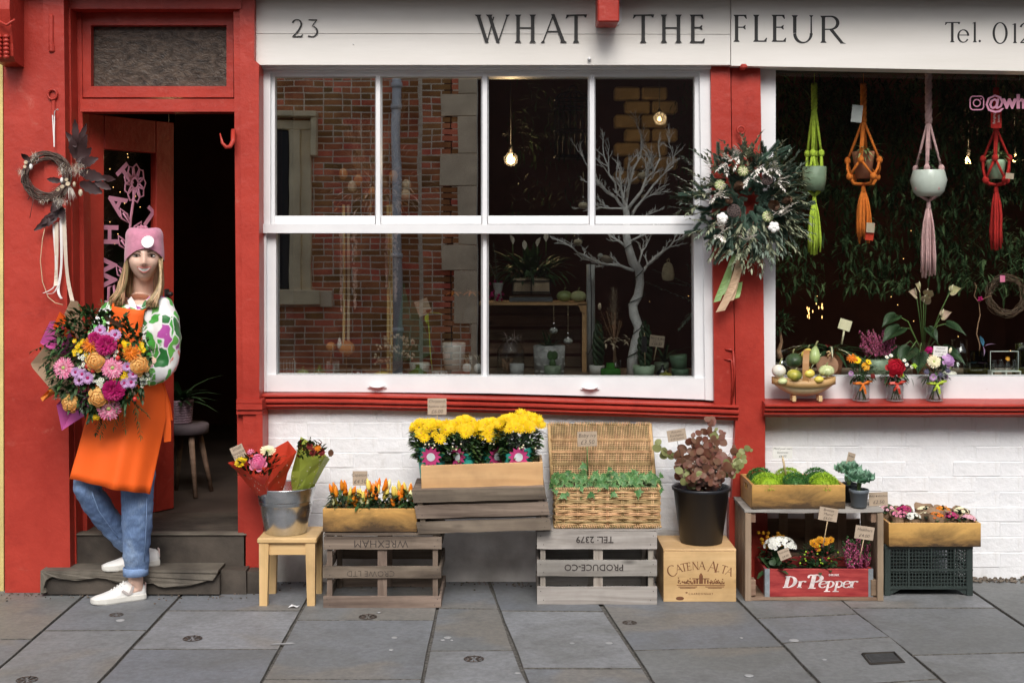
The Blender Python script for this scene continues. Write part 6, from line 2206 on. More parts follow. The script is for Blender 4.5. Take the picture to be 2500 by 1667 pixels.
def braid(label,px,Y,y0,y1,w):
 t = thing('braided_plant',label,'plant',P(px,y0,Y),0,'braided snake plants')
 mb = MB()
 for s_ in range(4):
  pts = []
  for i in range(25):
   u = i/24
   a = u*PI*3.2+s_*PI/2
   rr = w*kk(Y)*(.55+.45*sin(PI*min(1,u*1.15)))
   pts.append(Vector((sin(a)*rr,cos(a)*rr*.5,u*(y0-y1)*kk(Y))))
  mb.tube(pts,[.009]*20+[.008,.007,.006,.005,.002],7)
 for q in range(6):mb.leaf((0,0,(y0-y1)*kk(Y)*.97),(ru(-.5,.5),ru(-.5,.5),1),.03,.01,shape='lance')
 mb.build('spears','leaf_dark',t)
braid('dark braided snake plant in the white pot',1461,.26,896,790,12)
t = lathe_item('square_vase','square bright green glass vase holding a dried bouquet','vase',1490,.12,[(33,922),(33,903),(32,900),(14,899),(13,886)],'glass_green',n=4)
t.rotation_euler = (0,0,PI/4)
lathe_item('vase','slim clear vase around the stems of the dried bouquet','vase',1503,.16,[(13,919),(13,878)],'glass_clear')
t = thing('dried_bouquet','dried bouquet with one tall pampas plume and bunny tails','dried flowers',P(1500,905,.16))
mb = MB()
for q in range(9):mb.tube([P(1502+ru(-6,6),912,.16),P(1500+ru(-3,3),840,.16),P(1498+ru(-22,22),780+ru(-20,20),.16)],.0016,5,2)
for q in range(420):
 v = R.random()
 p = P(1498+R.gauss(0,6)*(1-.5*v),795-88*v,.16+R.gauss(0,.008))
 mb.leaf(p,(ru(-.6,.6),ru(-.6,.6),1),.022,.003,mi=0,n=1)
for q in range(260):
 p = P(1492+R.gauss(0,15),792+R.gauss(0,17),.16+R.gauss(0,.02))
 mb.leaf(p,(ru(-1,1),ru(-1,.5),ru(-.2,1)),.018,.006,mi=R.choice((1,1,2)),n=1)
for q in range(36):
 p = P(1503+R.gauss(0,14),830+R.gauss(0,6),.14)
 mb.leaf(p,(ru(-1,1),-.6,ru(-.5,.6)),.034,.010,mi=0,n=2)
mb.ell(P(1464,748,.16),(.009,.009,.017),8,6,0);mb.tube([P(1464,752,.16),P(1490,820,.16)],.001,4,2)
mb.build('stems',['dried_cream','dried_orange','dried_brown'],t,world=True,kind='stuff')
t = lathe_item('plant_pot','mint green zigzag pot holding a braided snake plant with a wooden stake','pot',1572,.12,[(24,922),(27,893),(25.5,892),(24,894)],'ceramic_mint','plant pots on the window shelf')
braid('braided snake plant in the mint green zigzag pot',1575,.12,895,792,16)
t = thing('wooden_stake','thin wooden stake with a dark label in the braided snake plant','stake',P(1575,890,.07))
mb = MB();mb.tube([P(1575,890,.07),P(1573,812,.07)],.0022,5);mb.build('stick','wood_stick',t,world=True)
mb = MB();a_ = P(1573,840,.066);mb.box(a_,(.024,.002,.075));mb.build('label','iron_black',t,world=True)
price_sign(1604,833,36,28,.10,['Plant & Pot','£16.50'],'kraft card reading Plant and Pot 16.50 inside the window',tilt=.12,stick=(1596,880),lsize=[.55,.7],size=.026)
lathe_item('plant_pot','sage pot with dark strappy leaves behind the kraft card','pot',1615,.28,[(16,915),(18,886),(17,885)],'ceramic_sage','plant pots on the window shelf')
t = thing('strappy_plant','dark strappy plant behind the kraft card in the window','plant',P(1625,885,.28))
leaves_part(t,'leaves',['leaf_dark'],lambda mb:[mb.leaf(P(1622,885,.28),(R.gauss(0,.8),R.gauss(0,.5),1),ru(.1,.18),.014,bend=.6,shape='strap',n=4)for q in range(26)])
bud_vase(1617,.13,'dark green bottle vase beside the stacked green pots','glass_dark',top=888,w=14)
gourd('yellow green striped gourd in front of the dark bottle vase',spot(1625,.10),.030,'gourd_striped',8,.04,.45,.01)
lathe_item('plant_pot','lower of two stacked dark sage pots at the right end of the window shelf','pot',1661,.14,[(20,920),(22,900),(20,899)],'ceramic_green','plant pots on the window shelf')
t = lathe_item('plant_pot','upper tilted one of two stacked dark sage pots at the right end','pot',1659,.14,[(18,920),(22,888),(20,887)],'ceramic_green','plant pots on the window shelf',z=SH+.042)
t.rotation_euler = (0,-.12,0)
t = thing('branch_tree','tall white painted branch tree with a black wire wound round its trunk','tree',spot(1545,.26))
TR = lambda x,y,Y=.26:P(x,y,Y)
trunk = [(1545,920),(1544,880),(1552,840),(1560,800),(1548,770),(1545,745),(1558,722),(1563,690),(1560,660),(1545,640),(1533,600),(1528,565),(1530,520),(1525,500)]
mb = MB();mb.tube([TR(*p)for p in trunk],[.030,.026,.025,.023,.024,.022,.022,.020,.021,.022,.019,.018,.016,.013],10);mb.build('trunk','branch_white',t,world=True)
mb = MB()
def branch(p0,p1,r,depth,q):
 d = p1-p0
 L = d.length
 pts = [p0]
 n = 5
 for i in range(1,n+1):
  pts.append(p0+d*i/n+Vector((q.uniform(-1,1),q.uniform(-.6,.6),q.uniform(-1,1)))*L*.045)
 mb.tube(pts,[r*(1-.6*i/n)for i in range(n+1)],6)
 if depth:
  for i in(2,3,4,5):
   for c in range(q.choice((1,1,2))):
    b = pts[i]
    dd = (d.normalized()+Vector((q.uniform(-1,1),q.uniform(-.7,.7),q.uniform(-.5,.9)))*.9).normalized()
    branch(b,b+dd*L*q.uniform(.28,.45),r*.5,depth-1,q)
qq = random.Random(3)
for a,b,r in(((1530,520),(1505,430),.011),((1527,505),(1565,345),.011),((1530,515),(1610,390),.011),((1530,510),(1455,440),.012),((1505,470),(1470,360),.008),((1535,540),(1640,400),.010),((1530,480),(1535,400),.008),((1455,450),(1418,370),.006),((1528,600),(1485,575),.009),((1548,660),(1455,640),.012),((1455,640),(1385,598),.008),((1560,670),(1600,630),.012),((1600,630),(1655,582),.009),((1535,590),(1600,560),.008),((1525,510),(1440,510),.008),((1560,650),(1580,590),.007),((1540,545),(1600,520),.006)):
 branch(TR(*a),TR(*b,.26+qq.uniform(-.08,.10)),r*.8,3 if r>.0075 else 2,qq)
mb.build('branches','branch_white',t,world=True)
mb = MB()
pts = []
for i in range(90):
 u = i/89
 yy = 915-u*400
 j = next((n for n in range(len(trunk)-1)if trunk[n][1]>=yy>=trunk[n+1][1]),len(trunk)-2)
 f = (trunk[j][1]-yy)/(trunk[j][1]-trunk[j+1][1])
 c = TR(trunk[j][0]+(trunk[j+1][0]-trunk[j][0])*f,yy)
 pts.append(c+Vector((cos(u*38)*.030,sin(u*38)*.030,.01*sin(u*20))))
mb.tube(pts,.0022,5);mb.build('wire','cable_black',t,world=True)
t = thing('bird_ornament','small brown bird ornament perched on a left branch of the white tree','ornament',P(1478,632,.22))
mb = MB();mb.ell((.006,0,0),(.034,.016,.018),12,8,0,rotM(0,.3,0));mb.ell((-.024,0,.014),(.014,.012,.013),10,8,1);mb.tube([(-.036,0,.013),(-.044,0,.011)],[.003,.0006],5,0)
mb.build('body',['bird_feather','ceramic_pale'],t)
mb = MB();mb.leaf((.03,0,-.006),(1,0,-.35),.05,.014,shape='strap',n=2);mb.build('tail','bird_feather',t)
t = thing('loofah_ornament','straw gourd shaped ornament hanging from a right branch of the white tree','ornament',P(1631,668,.22))
mb = MB();mb.lathe([(.004,-.036),(.026,-.030),(.031,-.010),(.029,.012),(.023,.034),(.019,.046),(.006,.054)],20,sy=.6);mb.build('body','loofah',t)
mb = MB();mb.tube([(.0,0,.05),(-.006,0,.065),(.004,0,.072),(.008,0,.060),(0,0,.05)],.0025,5);mb.build('loop','rope_twine',t)
t = thing('birdcage','dark domed birdcage hanging behind the third upper pane','birdcage',P(1398,300,.8))
k = kk(.8)
mb = MB()
for i in range(18):
 a = 2*PI*i/18
 ca,sa = cos(a)*44*k,sin(a)*44*k
 mb.tube([P(1398,385,.8)+Vector((ca,sa,0)),P(1398,245,.8)+Vector((ca,sa,0)),P(1398,232,.8)+Vector((ca*.8,sa*.8,0)),P(1398,224,.8)+Vector((ca*.3,sa*.3,0))],.003,4)
for y in(385,320,265,245):mb.tube([P(1398,y,.8)+Vector((cos(2*PI*i/24)*44*k,sin(2*PI*i/24)*44*k,0))for i in range(25)],.005,5,cap=False)
mb.lathe([(44*k,0),(44*k,.012)],24,c=P(1398,386,.8))
mb.tube([P(1390,226,.8),P(1390,214,.8),P(1398,210,.8),P(1406,214,.8),P(1406,226,.8)],.004,5)
mb.build('bars','iron_black',t,world=True)
leaves_part(t,'trailing_leaves',['backdrop_leaf'],lambda mb:[mb.leaf(P(1398+ru(-42,42),245+ru(0,140),.72+ru(-.03,.1)),(ru(-1,1),ru(-1,0),ru(-1,.3)),.05,.010,shape='lance',n=2)for q in range(150)])
t = thing('leafy_branch','grey green leafy branch reaching in at the right edge of the window','plant',P(1690,740,.3))
mb = MB()
for a,b in(((1700,740),(1580,690)),((1700,700),(1640,690)),((1695,700),(1600,660)),((1690,760),(1660,800)),((1700,720),(1680,650))):
 sprig(mb,P(*a,.32),P(*b,.25)-P(*a,.32),(P(*b,.25)-P(*a,.32)).length,16,.026,.011,0,1,'oval',.0)
mb.build('leaves',['leaf_grey','stem_brown'],t,world=True,kind='stuff')
def lamp(label,px,py,Y,e,r=.022,light=True,glow='bulb_glow'):
 c = P(px,py,Y)
 t = thing('pendant_bulb',label,'lamp',c,0,'warm pendant bulbs in the shop')
 mb = MB();mb.lathe([(.001,-r),(r*.8,-r*.6),(r,0),(r*.75,r*.7),(r*.4,r*1.3)],16);mb.build('bulb',glow,t)
 mb = MB();mb.lathe([(.012,0),(.012,.04),(.004,.05)],12,c=(0,0,r*1.3));mb.build('socket','iron_black',t)
 mb = MB();mb.tube([(0,0,r*1.3+.05),(0,0,2.88-c.z)],.003,5);mb.build('flex','cable_black',t)
 if light:
  l = bpy.data.lights.new('bulb_light','POINT');l.energy = e;l.color = (1,.66,.34);l.shadow_soft_size = .04
  lo = bpy.data.objects.new('bulb_light',l);COL.objects.link(lo);lo.location = c+Vector((0,-.05,0))
lamp('glowing warm bulb behind the third upper pane of the sash window',1247,391,1.4,9,.026)
lamp('glowing warm bulb seen through the open doorway',412,372,1.7,1.2,.022)
lamp('thin glowing filament tube near the lit stone blocks',1610,292,1.9,.6,.012,True,'bulb_filament')
lamp('glowing warm bulb behind the pink plant hanger in the shop window',2364,394,1.6,4,.022)
lamp('glowing warm bulb at the right edge of the shop window',2477,388,1.6,2,.020)
mb = MB()
sb = link('stone_pier',None,shop)
for j in range(7):
 for i in range(2):
  c = P(1530+i*66+(25 if j%2 else 0),230+j*34,2.3)
  m_ = MB();m_.box((0,0,0),(62*kk(2.3),.12,31*kk(2.3)),bev=.012)
  link('stone',m_.mesh('stone','stone_block'),sb,c)
t = thing('leaf_curtain','dense dark curtain of hanging bamboo leaves behind the right shop window','foliage',P(2200,450,.9))
def f_(mb):
 for q in range(2600):
  x,y = ru(1890,2560),185+520*R.random()
  if(y>480 and R.random()<.45)or noise.noise(Vector((x/110,y/110,3)))<-.30:continue
  c = P(x,y,ru(.5,1.15))
  for w in range(6):
   mb.leaf(c+Vector((ru(-.05,.05),ru(-.03,.03),ru(-.04,.04))),(R.gauss(0,.8),ru(-.7,.1),ru(-1,.3)),ru(.045,.08),.017,bend=.3,shape='lance',n=2)
leaves_part(t,'leaves',['backdrop_leaf'],f_)
t = thing('leaf_curtain','sparse trails of bamboo leaves behind the third and fourth upper panes','foliage',P(1350,400,1.0))
def f_(mb):
 for q in range(120):
  c = P(R.choice((R.gauss(1300,45),R.gauss(1330,50),R.gauss(1680,10))),ru(200,560),ru(.85,1.2))
  for w in range(6):
   mb.leaf(c+Vector((ru(-.06,.06),ru(-.03,.03),ru(-.04,.04))),(R.gauss(0,.9),ru(-.7,.1),ru(-1,.3)),ru(.04,.075),.0095,bend=.3,shape='lance',n=2)
leaves_part(t,'leaves',['backdrop_leaf'],f_)
mb = MB()
for q in range(18):
 p = P(R.choice((ru(1890,2500),ru(1300,1700))),ru(560,900),ru(1.2,2))
 mb.ell(p,(.002,.002,.002),5,4)
for q in range(14):
 p = P(ru(1968,2010),ru(735,785),1.1)
 mb.ell(p,(.002,.002,.009),5,4)
for q in range(14):mb.ell(P(ru(262,372),ru(345,640),1.6),(.0022,.0022,.0022),5,4)
tag(mb.build('fairy_lights','fairy_light',None),'scattered tiny warm fairy lights deep inside the dark shop','fairy lights')['kind'] = 'stuff'
def hanger(label,m,px,y_top,y_knot,xs_top,y_k1,y_k2,y_pot,y_gather,y_tass,w_tass,Y,potspec,plant,top='braid'):
 k = kk(Y)
 t = thing('macrame_hanger',label,'plant hanger',P(px,y_top,Y),0,'macrame plant hangers in the shop window')
 mb = MB();hd = MB()
 zc = lambda y:P(px,y,Y).z
 cx = P(px,0,Y).x
 mb.tube([Vector((cx,Y,zc(y_top)+1.0)),Vector((cx,Y,zc(y_top)))],.0012,4)
 for s_ in range(3):
  mb.tube([Vector((cx+sin(i*1.1+s_*2.1)*w_tass*.26*k,Y+cos(i*1.1+s_*2.1)*w_tass*.26*k,zc(y_top+(y_knot-y_top)*i/12)))for i in range(13)],w_tass*.30*k,7)
 mb.build('top_braid',m,t,world=True)
 rp = xs_top
 legs = MB();kn = MB()
 for j in range(4):
  a = PI/4+j*PI/2+.35
  p0 = Vector((cx+cos(a)*3*k,Y+sin(a)*3*k,zc(y_knot)))
  p1 = Vector((cx+cos(a)*rp*k,Y+sin(a)*rp*k,zc(y_k1)))
  for s_ in(-1,1):
   off = Vector((-sin(a),cos(a),0))*s_*1.6*k
   legs.tube([p0+off,p0.lerp(p1,.5)+off*1.2,p1+off],3.2*k,6)
   a2 = a+s_*PI/4
   p2 = Vector((cx+cos(a2)*rp*1.05*k,Y+sin(a2)*rp*1.05*k,zc(y_k2)))
   p3 = Vector((cx+cos(a2)*rp*.75*k,Y+sin(a2)*rp*.75*k,zc(y_pot+3)))
   legs.tube([p1,p1.lerp(p2,.5)+Vector((cos(a),sin(a),0))*3*k,p2],3.4*k,6)
   if s_>0:
    legs.tube([p2,p3,Vector((cx,Y-2*k,zc(y_gather)))],4.2*k,6)
    kn.ell(p2,(8.5*k,8*k,9*k),9,7)
  kn.ell(p1,(8*k,8*k,10*k),9,7)
 legs.build('cords',m,t,world=True)
 kn.build('knots',m,t,world=True)
 ts = MB()
 ts.lathe([(5*k,0),(6*k,8*k),(4.5*k,20*k),(6*k,26*k)],10,c=(cx,Y,zc(y_gather+22)))
 for q in range(34):
  u,v = ru(-1,1),ru(-1,1)
  b = Vector((cx+u*4*k,Y+v*4*k,zc(y_gather+18)))
  e = Vector((cx+u*w_tass*.95*k+ru(-2,2)*k,Y+v*w_tass*.8*k,zc(y_tass-ru(0,26))))
  md = b.lerp(e,.45)+Vector((u*w_tass*.32*k,v*w_tass*.3*k,0))
  ts.tube([b,b.lerp(md,.5)+Vector((u*2*k,0,0)),md,md.lerp(e,.5)+Vector((ru(-2.5,2.5)*k,0,0)),e],2.2*k,5)
 ts.build('tassel',m,t,world=True,kind='stuff')
 pm,prof,lab = potspec
 tp = thing('hanging_pot',lab,'pot',Vector((cx,Y,zc(prof[0][1]))),0,'pots held in the macrame hangers')
 mb = MB();mb.lathe([(w*k,(prof[0][1]-y)*k)for w,y in prof],24);mb.build('body',pm,tp)
 if plant:
  tq = thing('hanging_plant',plant[0],'plant',Vector((cx,Y,zc(prof[-1][1]))),0,'plants in the macrame hangers')
  mb = MB()
  for q in range(plant[2]):
   mb.leaf((ru(-8,8)*k,ru(-8,8)*k,ru(-2,plant[5])*k),(R.gauss(0,.8),R.gauss(-.2,.7),ru(-.2,1.1)),ru(.6,1.1)*plant[3]*k,plant[4]*k,bend=.6,shape=plant[6],n=4)
  mb.build('leaves',plant[1],tq,kind='stuff')
 return t
hanger('lime green macrame hanger, leftmost in the shop window','yarn_lime',1988,205,268,17,375,448,466,478,626,15,.20,('ceramic_sage',[(24,466),(28,440),(29,408),(27,407)],'patterned grey green pot in the lime hanger'),None)
hanger('orange macrame hanger with a price tag, second from the left','yarn_orange',2108,205,300,38,392,432,446,450,596,15,.22,('terracotta',[(18,436),(25,385),(28,372),(27,371)],'old terracotta pot in the orange hanger'),('spider plant with striped leaves in the orange hanger','variegated',34,50,7,4,'strap'))
hanger('long dusty pink macrame hanger, third from the left','yarn_pink',2267,170,302,30,412,460,476,490,680,17,.18,('ceramic_pale',[(26,480),(37,468),(44,440),(38,418),(37,416)],'round pale blue grey bowl in the pink hanger'),('small dark leaved plant in the pink hanger','leaf_dark',90,26,13,40,'oval'))
hanger('red macrame hanger, rightmost, behind the pink window lettering','yarn_red',2432,215,320,30,388,440,446,452,612,14,.22,('ceramic_mint',[(17,437),(22,400),(24,392),(22,391)],'pale mint pot in the red hanger'),('trailing plant with striped leaves in the red hanger','variegated',46,34,9,18,'oval'))
for px,py,w,h,lab,cm,tl in((2092,278,26,42,'plain pale card tag tied to the orange hanger','ceramic_grey',.1),(2125,556,20,24,'small price tag hanging low on the orange tassel','kraft_card',.05),(2465,430,20,14,'small kraft tag tied to the red hanger','kraft_card',.1)):
 t = thing('hang_tag',lab,'tag',P(px,py,.12),0,'card tags on the plant hangers')
 mb = MB();mb.box((0,0,0),(w*kk(.12),.0015,h*kk(.12)),rotM(0,tl,0));mb.build('card',cm,t)
t = thing('hang_tag','red card tag printed with white words at the top of the red hanger','tag',P(2432,288,.12),0,'card tags on the plant hangers')
mb = MB();mb.box((0,0,0),(26*kk(.12),.0015,50*kk(.12)));mb.build('card','yarn_red',t)
for i,wd in enumerate(('Banging','knots')):
 lettering_on(t,wd,.016,'white_card',P(2427+i*11,290,.1185),(PI/2,-PI/2,0),extrude=.0003)
t = thing('hang_tag','orange red card tag behind the small price tag on the orange tassel','tag',P(2124,566,.13),0,'card tags on the plant hangers')
mb = MB();mb.box((0,0,0),(20*kk(.13),.0015,42*kk(.13)),rotM(0,.12,0));mb.build('card','wrap_red',t)
mat('vinyl_pink',(.62,.27,.38),.5,.05)
v = link('window_lettering',None,rw,P(2385,252,.0485))
mb = MB()
def rrect(cx,cy,hw,r,n=6):
 pts = []
 for q,(sx,sz)in enumerate(((1,1),(-1,1),(-1,-1),(1,-1))):
  for i in range(n+1):
   a = q*PI/2+PI/2*i/n
   pts.append((cx+sx*(hw-r)+r*cos(a),cy+sz*(hw-r)+r*sin(a)))
 return pts
kv = kk(.0485)
mb.tube([Vector((x,0,z))for x,z in rrect(0,0,16.5*kv,8*kv)]+[Vector((16.5*kv,0,8.5*kv))],1.6*kv,6,flat=1)
mb.tube([Vector((cos(2*PI*i/24)*8.5*kv,0,sin(2*PI*i/24)*8.5*kv))for i in range(25)],1.6*kv,6,cap=False)
mb.ell((10*kv,0,10*kv),(2*kv,.001,2*kv),8,6)
mb.v = [(x,y*.15,z)for x,y,z in mb.v]
rw_parent = rw
mb.build('camera_emblem','vinyl_pink',rw,loc=P(2385,252,.0485))
bpy.data.objects.remove(v)
lettering_on(rw,'@',.088,'vinyl_pink',P(2428,252,.0485),offset=.0016,extrude=.0004)
lettering_on(rw,'wh',.088,'vinyl_pink',P(2476,250,.0485),offset=.004,extrude=.0004)
t = lathe_item('plant_pot','ribbed terracotta pot holding the striped bromeliad','pot',2030,.24,[(22,917),(27,885),(28,872),(30,868),(30,862)],'terracotta','plant pots on the window shelf')
t = thing('bromeliad','bromeliad with cream edged arching leaves and a dark red heart','plant',P(2028,864,.24))
leaves_part(t,'leaves',['leaf_dark','petal_cream','petal_darkred'],lambda mb:[(lambda a,e,L:(mb.leaf((0,0,0),(cos(a),sin(a)*.6,e),L,.026,bend=.75,shape='strap',n=7,mi=0,fold=.4),mb.leaf((0,0,.0012),(cos(a),sin(a)*.6,e),L,.009,bend=.75,shape='strap',n=7,mi=1,fold=.4)if q%2 else None))(q*2.4,ru(.25,.9),ru(.14,.25))for q in range(34)]+[mb.leaf((0,-.01,.01),(R.gauss(0,.7),R.gauss(-.3,.5),1),.05,.018,mi=2,shape='lance')for q in range(14)],world=False)
t = thing('plant_stake','blank cream plant stake standing in the bromeliad','stake',P(2058,826,.2))
mb = MB();mb.box(P(2063,793,.2),(30*kk(.2),.002,26*kk(.2)),None);mb.v = [tuple(Matrix.Translation(P(2063,793,.2))@Matrix.Rotation(.3,4,'Y')@(Vector(q)-P(2063,793,.2)))for q in mb.v]
mb.build('card','petal_cream',t,world=True)
mb = MB();mb.tube([P(2062,800,.205),P(2055,840,.21)],.005,4);mb.build('stick','petal_cream',t,world=True)
lathe_item('plant_pot','sage trough shaped pot of purple heather','pot',2140,.26,[(36,917),(38,880),(36,879)],'ceramic_sage','plant pots on the window shelf',sx=1)
t = thing('heather_plant','muted purple heather behind the flower jars in the shop window','plant',P(2140,880,.26))
def f_(mb):
 for q in range(60):
  b = P(2140+ru(-25,25),880,.26)
  tip = P(2140+ru(-48,48),800+ru(0,50),.26+ru(-.06,.06))
  mb.tube([b,tip],.0012,4,1)
  for i in range(12):mb.ell(b.lerp(tip,.3+.7*i/12)+Vector((ru(-.006,.006),0,0)),(.0045,.0045,.006),5,3,0)
leaves_part(t,'spikes',['petal_heather','leaf_dark'],f_)
t = thing('anthurium','tall anthurium with glossy leaves and pale pink green flowers','plant',spot(2255,.30))
mb = MB();mb.lathe([(.05,0),(.062,.09),(.06,.095)],20);mb.build('pot','terracotta',t)
def heart(mb,c,d,up,L,W,mi):
 X_,U_,F_ = frame_of(Vector(d),Vector(up))
 vs,fs = [Vector(c)],[]
 o = []
 for i in range(25):
  a = 2*PI*i/24
  x = .5*sin(a)**3*1.05
  y = (13*cos(a)-5*cos(2*a)-2*cos(3*a)-cos(4*a))/29
  o.append(Vector(c)+X_*x*W*1.0-F_*(y-.35)*L+U_*(.12*W*abs(x)*2-.25*L*max(0,-y)**2))
 vs+=o
 fs = [(0,i+1,i+2)for i in range(24)]
 mb.add(vs,fs,mi,True)
stems = MB()
b0_ = spot(2255,.30);b0_.z+=.09
for i,(x,y,dx,L)in enumerate(((2200,800,-1,.15),(2245,860,-.2,.14),(2300,850,.8,.15),(2190,770,-1,.12),(2310,790,1,.12),(2225,850,-.6,.15),(2290,880,.4,.12),(2200,850,-.9,.12),(2265,800,.3,.1))):
 c = P(x,y,.24+ru(-.05,.06))
 mb = MB();heart(mb,c,(dx,-.5,-.55),(0,-.4,1),L,L*.62,0);mb.build('leaf','leaf_dark',t,world=True)
 stems.tube([b0_,b0_.lerp(c,.6)+Vector((0,0,.05)),c],.003,5)
for(x,y,dx)in((2245,705,-.4),(2262,722,.2),(2255,738,.3),(2320,712,.8),(2298,772,.6),(2237,720,-.8)):
 c = P(x,y,.2)
 mb = MB();heart(mb,c,(dx,-.5,.35),(0,-1,.5),.06,.05,0);mb.build('flower','petal_blush',t,world=True)
 mb = MB();mb.tube([c+Vector((0,-.004,0)),c+Vector((dx*.012,-.012,.035))],[.004,.002],6);mb.build('spadix','petal_cream',t,world=True)
 stems.tube([b0_,b0_.lerp(c,.6)+Vector((0,0,.02)),c],.0024,5)
stems.build('stems','stem_green',t,world=True)
t = thing('twig_wreath','thin bare twig wreath with a pink tag inside the shop window','wreath',P(2458,722,.32))
mb = MB()
for q in range(16):
 r0 = ru(38,50)
 pts = []
 for i in range(25):
  a = 2*PI*i/24+q
  r = (r0+5*sin(3*a+q))*kk(.32)
  pts.append(Vector((cos(a)*r,ru(-.015,.015),sin(a)*r)))
 mb.tube(pts,.0018,4)
mb.build('twigs','stem_brown',t,kind='stuff')
mb = MB();mb.box((-18*kk(.3),-.04,42*kk(.3)),(12*kk(.3),.0015,16*kk(.3)));mb.build('tag','petal_pink',t)
t = thing('glass_bottle','square olive glass bottle holding a twisted willow stem with one red flower','bottle',spot(2390,.24))
mb = MB();k = kk(.24);mb.box((0,0,17*k),(62*k,.09,34*k),bev=.006);mb.box((0,0,47*k),(36*k,.06,26*k),bev=.005);mb.build('body','glass_olive',t)
mb = MB();mb.tube([P(*q,.24)for q in((2390,870),(2392,840),(2384,815),(2388,790),(2393,770),(2390,740),(2378,722),(2384,700),(2380,690))],[.003,.003,.0028,.0026,.0024,.002,.0018,.0015,.001],5);mb.tube([P(2390,738,.24),P(2404,728,.24),P(2420,722,.24)],.0013,4);mb.build('willow_stem','dried_brown',t,world=True)
mb = MB();cluster_blobs(mb,P(2393,730,.22),.011,12,.0055);mb.build('flower','petal_magenta',t,world=True)
t = thing('butterfly_ornament','blue and lilac butterfly ornament beside the willow stem','ornament',P(2400,845,.2))
mb = MB();mb.leaf((0,0,0),(-.2,-.2,1),.06,.022,mi=0);mb.leaf((0,0,0),(.3,-.2,-1),.05,.02,mi=1);mb.leaf((0.006,0,0),(.7,-.2,.4),.05,.02,mi=1);mb.build('wings',['ceramic_blue','petal_lilac'],t)
t = thing('bottle_carrier','white wire carrier with four little glass milk bottles','bottle carrier',spot(2452,.16))
mb = MB();k = kk(.16)
hw_ = 34*k
mb.tube([(-hw_,0,.03),(-hw_,0,62*k),(hw_,0,62*k),(hw_,0,.03)],.002,6)
for z in(.028,):mb.box((0,0,z),(70*k,.06,.004))
for x in(-hw_,0,hw_):mb.box((x,0,.014),(.006,.05,.026))
mb.build('frame','ceramic_pale',t)
for i in range(4):
 mb = MB();mb.lathe([(8*k,0),(8.5*k,8*k),(5*k,16*k),(4.5*k,23*k),(5.5*k,25*k)],14);mb.build('bottle','glass_clear',t,loc=((-24+i*16)*k,0,.031))
mb = MB();mb.merge(flower_daisy(.012,8,1,.4,.3,.3,.1));mb.build('flower',['petal_bronze','flower_eye'],t,loc=(6*k,-.01,44*k),rot=aim((0,-1,.4)))
lathe_item('glass_vase','tall clear cylinder of pebbles and water behind the olive bottle','vase',2342,.3,[(20,914),(20,830)],'glass_clear')
gourd('pale cream squash lying behind the right flower jar',spot(2318,.14),.035,'gourd_white',8,.03,.45,.02)
t = thing('olive_tree','little twisted tree in a dark pot at the left edge of the shop window','plant',spot(1906,.24))
mb = MB();mb.lathe([(.03,0),(.045,.03),(.04,.07),(.03,.08)],16);mb.build('pot','glass_dark',t)
mb = MB();mb.tube([(0,0,.07),(-.01,0,.12),(.004,0,.16),(-.004,0,.22)],[.016,.012,.008,.004],8);mb.build('trunk','dried_brown',t)
leaves_part(t,'foliage',['leaf_dark'],lambda mb:bush(mb,(0,0,.25),(.06,.05,.05),120,.03,.01),world=False)
lathe_item('glass_vase','tall olive glass vase at the right edge of the photo','vase',2492,.22,[(20,917),(22,890),(14,860),(14,840),(17,838)],'glass_olive')
mat('trug_wood',(.58,.38,.17),.5,.12,12,.1,40,col2=(.70,.49,.25));mat('trug_rim',(.50,.30,.12),.5,.12,12,.1,40);mat('trug_band',(.36,.18,.06),.5,.12,12,.1,40);mat('trug_pale',(.68,.55,.34),.55,.1,12)
Yg_ = -.085
cg = Vector((P(1962,0,Yg_).x,Yg_,SILL_Z))
t = thing('trug_basket','pale wooden trug of gourds with a hooped handle on the red sill','basket',cg,0)
k = kk(Yg_)
hb = MB()
RX,RY = 76*k,.060
for(f,z0,z1)in((1.0,40,58),):
 n = 40
 vs,fs = [],[]
 for z in(z0,z1):
  for ro in(0,.004):
   for i in range(n):
    a = 2*PI*i/n
    up_ = 4*k*cos(2*a)
    vs.append((cos(a)*(RX+ro),sin(a)*(RY+ro),z*k*.96+up_))
 for i in range(n):
  j = (i+1)%n
  fs+=[(i,j,2*n+j,2*n+i),(n+i,3*n+i,3*n+j,n+j),(2*n+i,2*n+j,3*n+j,3*n+i),(i,n+i,n+j,j)]
 hb.add(vs,fs,0,True)
hb.build('rim','trug_rim',t)
for bdx in range(5):
 mb = MB()
 a0,a1 = PI*(1+bdx/5)-.02,PI*(1+(bdx+1)/5)+.05
 n,m_ = 8,20
 vs,fs = [],[]
 for i in range(m_+1):
  x = (i/m_-.5)*2
  for j in range(n+1):
   a = a0+(a1-a0)*j/n
   yy = cos(a)*RY*sqrt(max(0,1-x*x*.96))*1.0
   zz = 46*k+sin(a)*34*k*(1-abs(x)**2.2*.9)+(.0012*(bdx%2))
   vs.append((x*RX*.985,yy,zz))
 for i in range(m_):
  for j in range(n):fs.append((i*(n+1)+j,(i+1)*(n+1)+j,(i+1)*(n+1)+j+1,i*(n+1)+j+1))
 mb.add(vs,fs,0,True)
 mb.build('board','trug_pale',t)
mb = MB()
if True:
 pts = []
 for i in range(25):
  a = 2*PI*i/24
  pts.append(Vector((8*k+cos(a)*RY*.36,cos(a)*(RY+.007),62*k+sin(a)*(68*k if sin(a)>0 else 52*k))))
mb.ribbon(pts,.028,(.94,-.34,0),thick=.002);mb.build('handle','trug_band',t)
for x in(-26,38):
 for sy in(-1,1):
  mb = MB();mb.box((x*k,sy*.022,7*k),(9*k,.014,14*k),bev=.001);mb.build('foot','trug_wood',t)
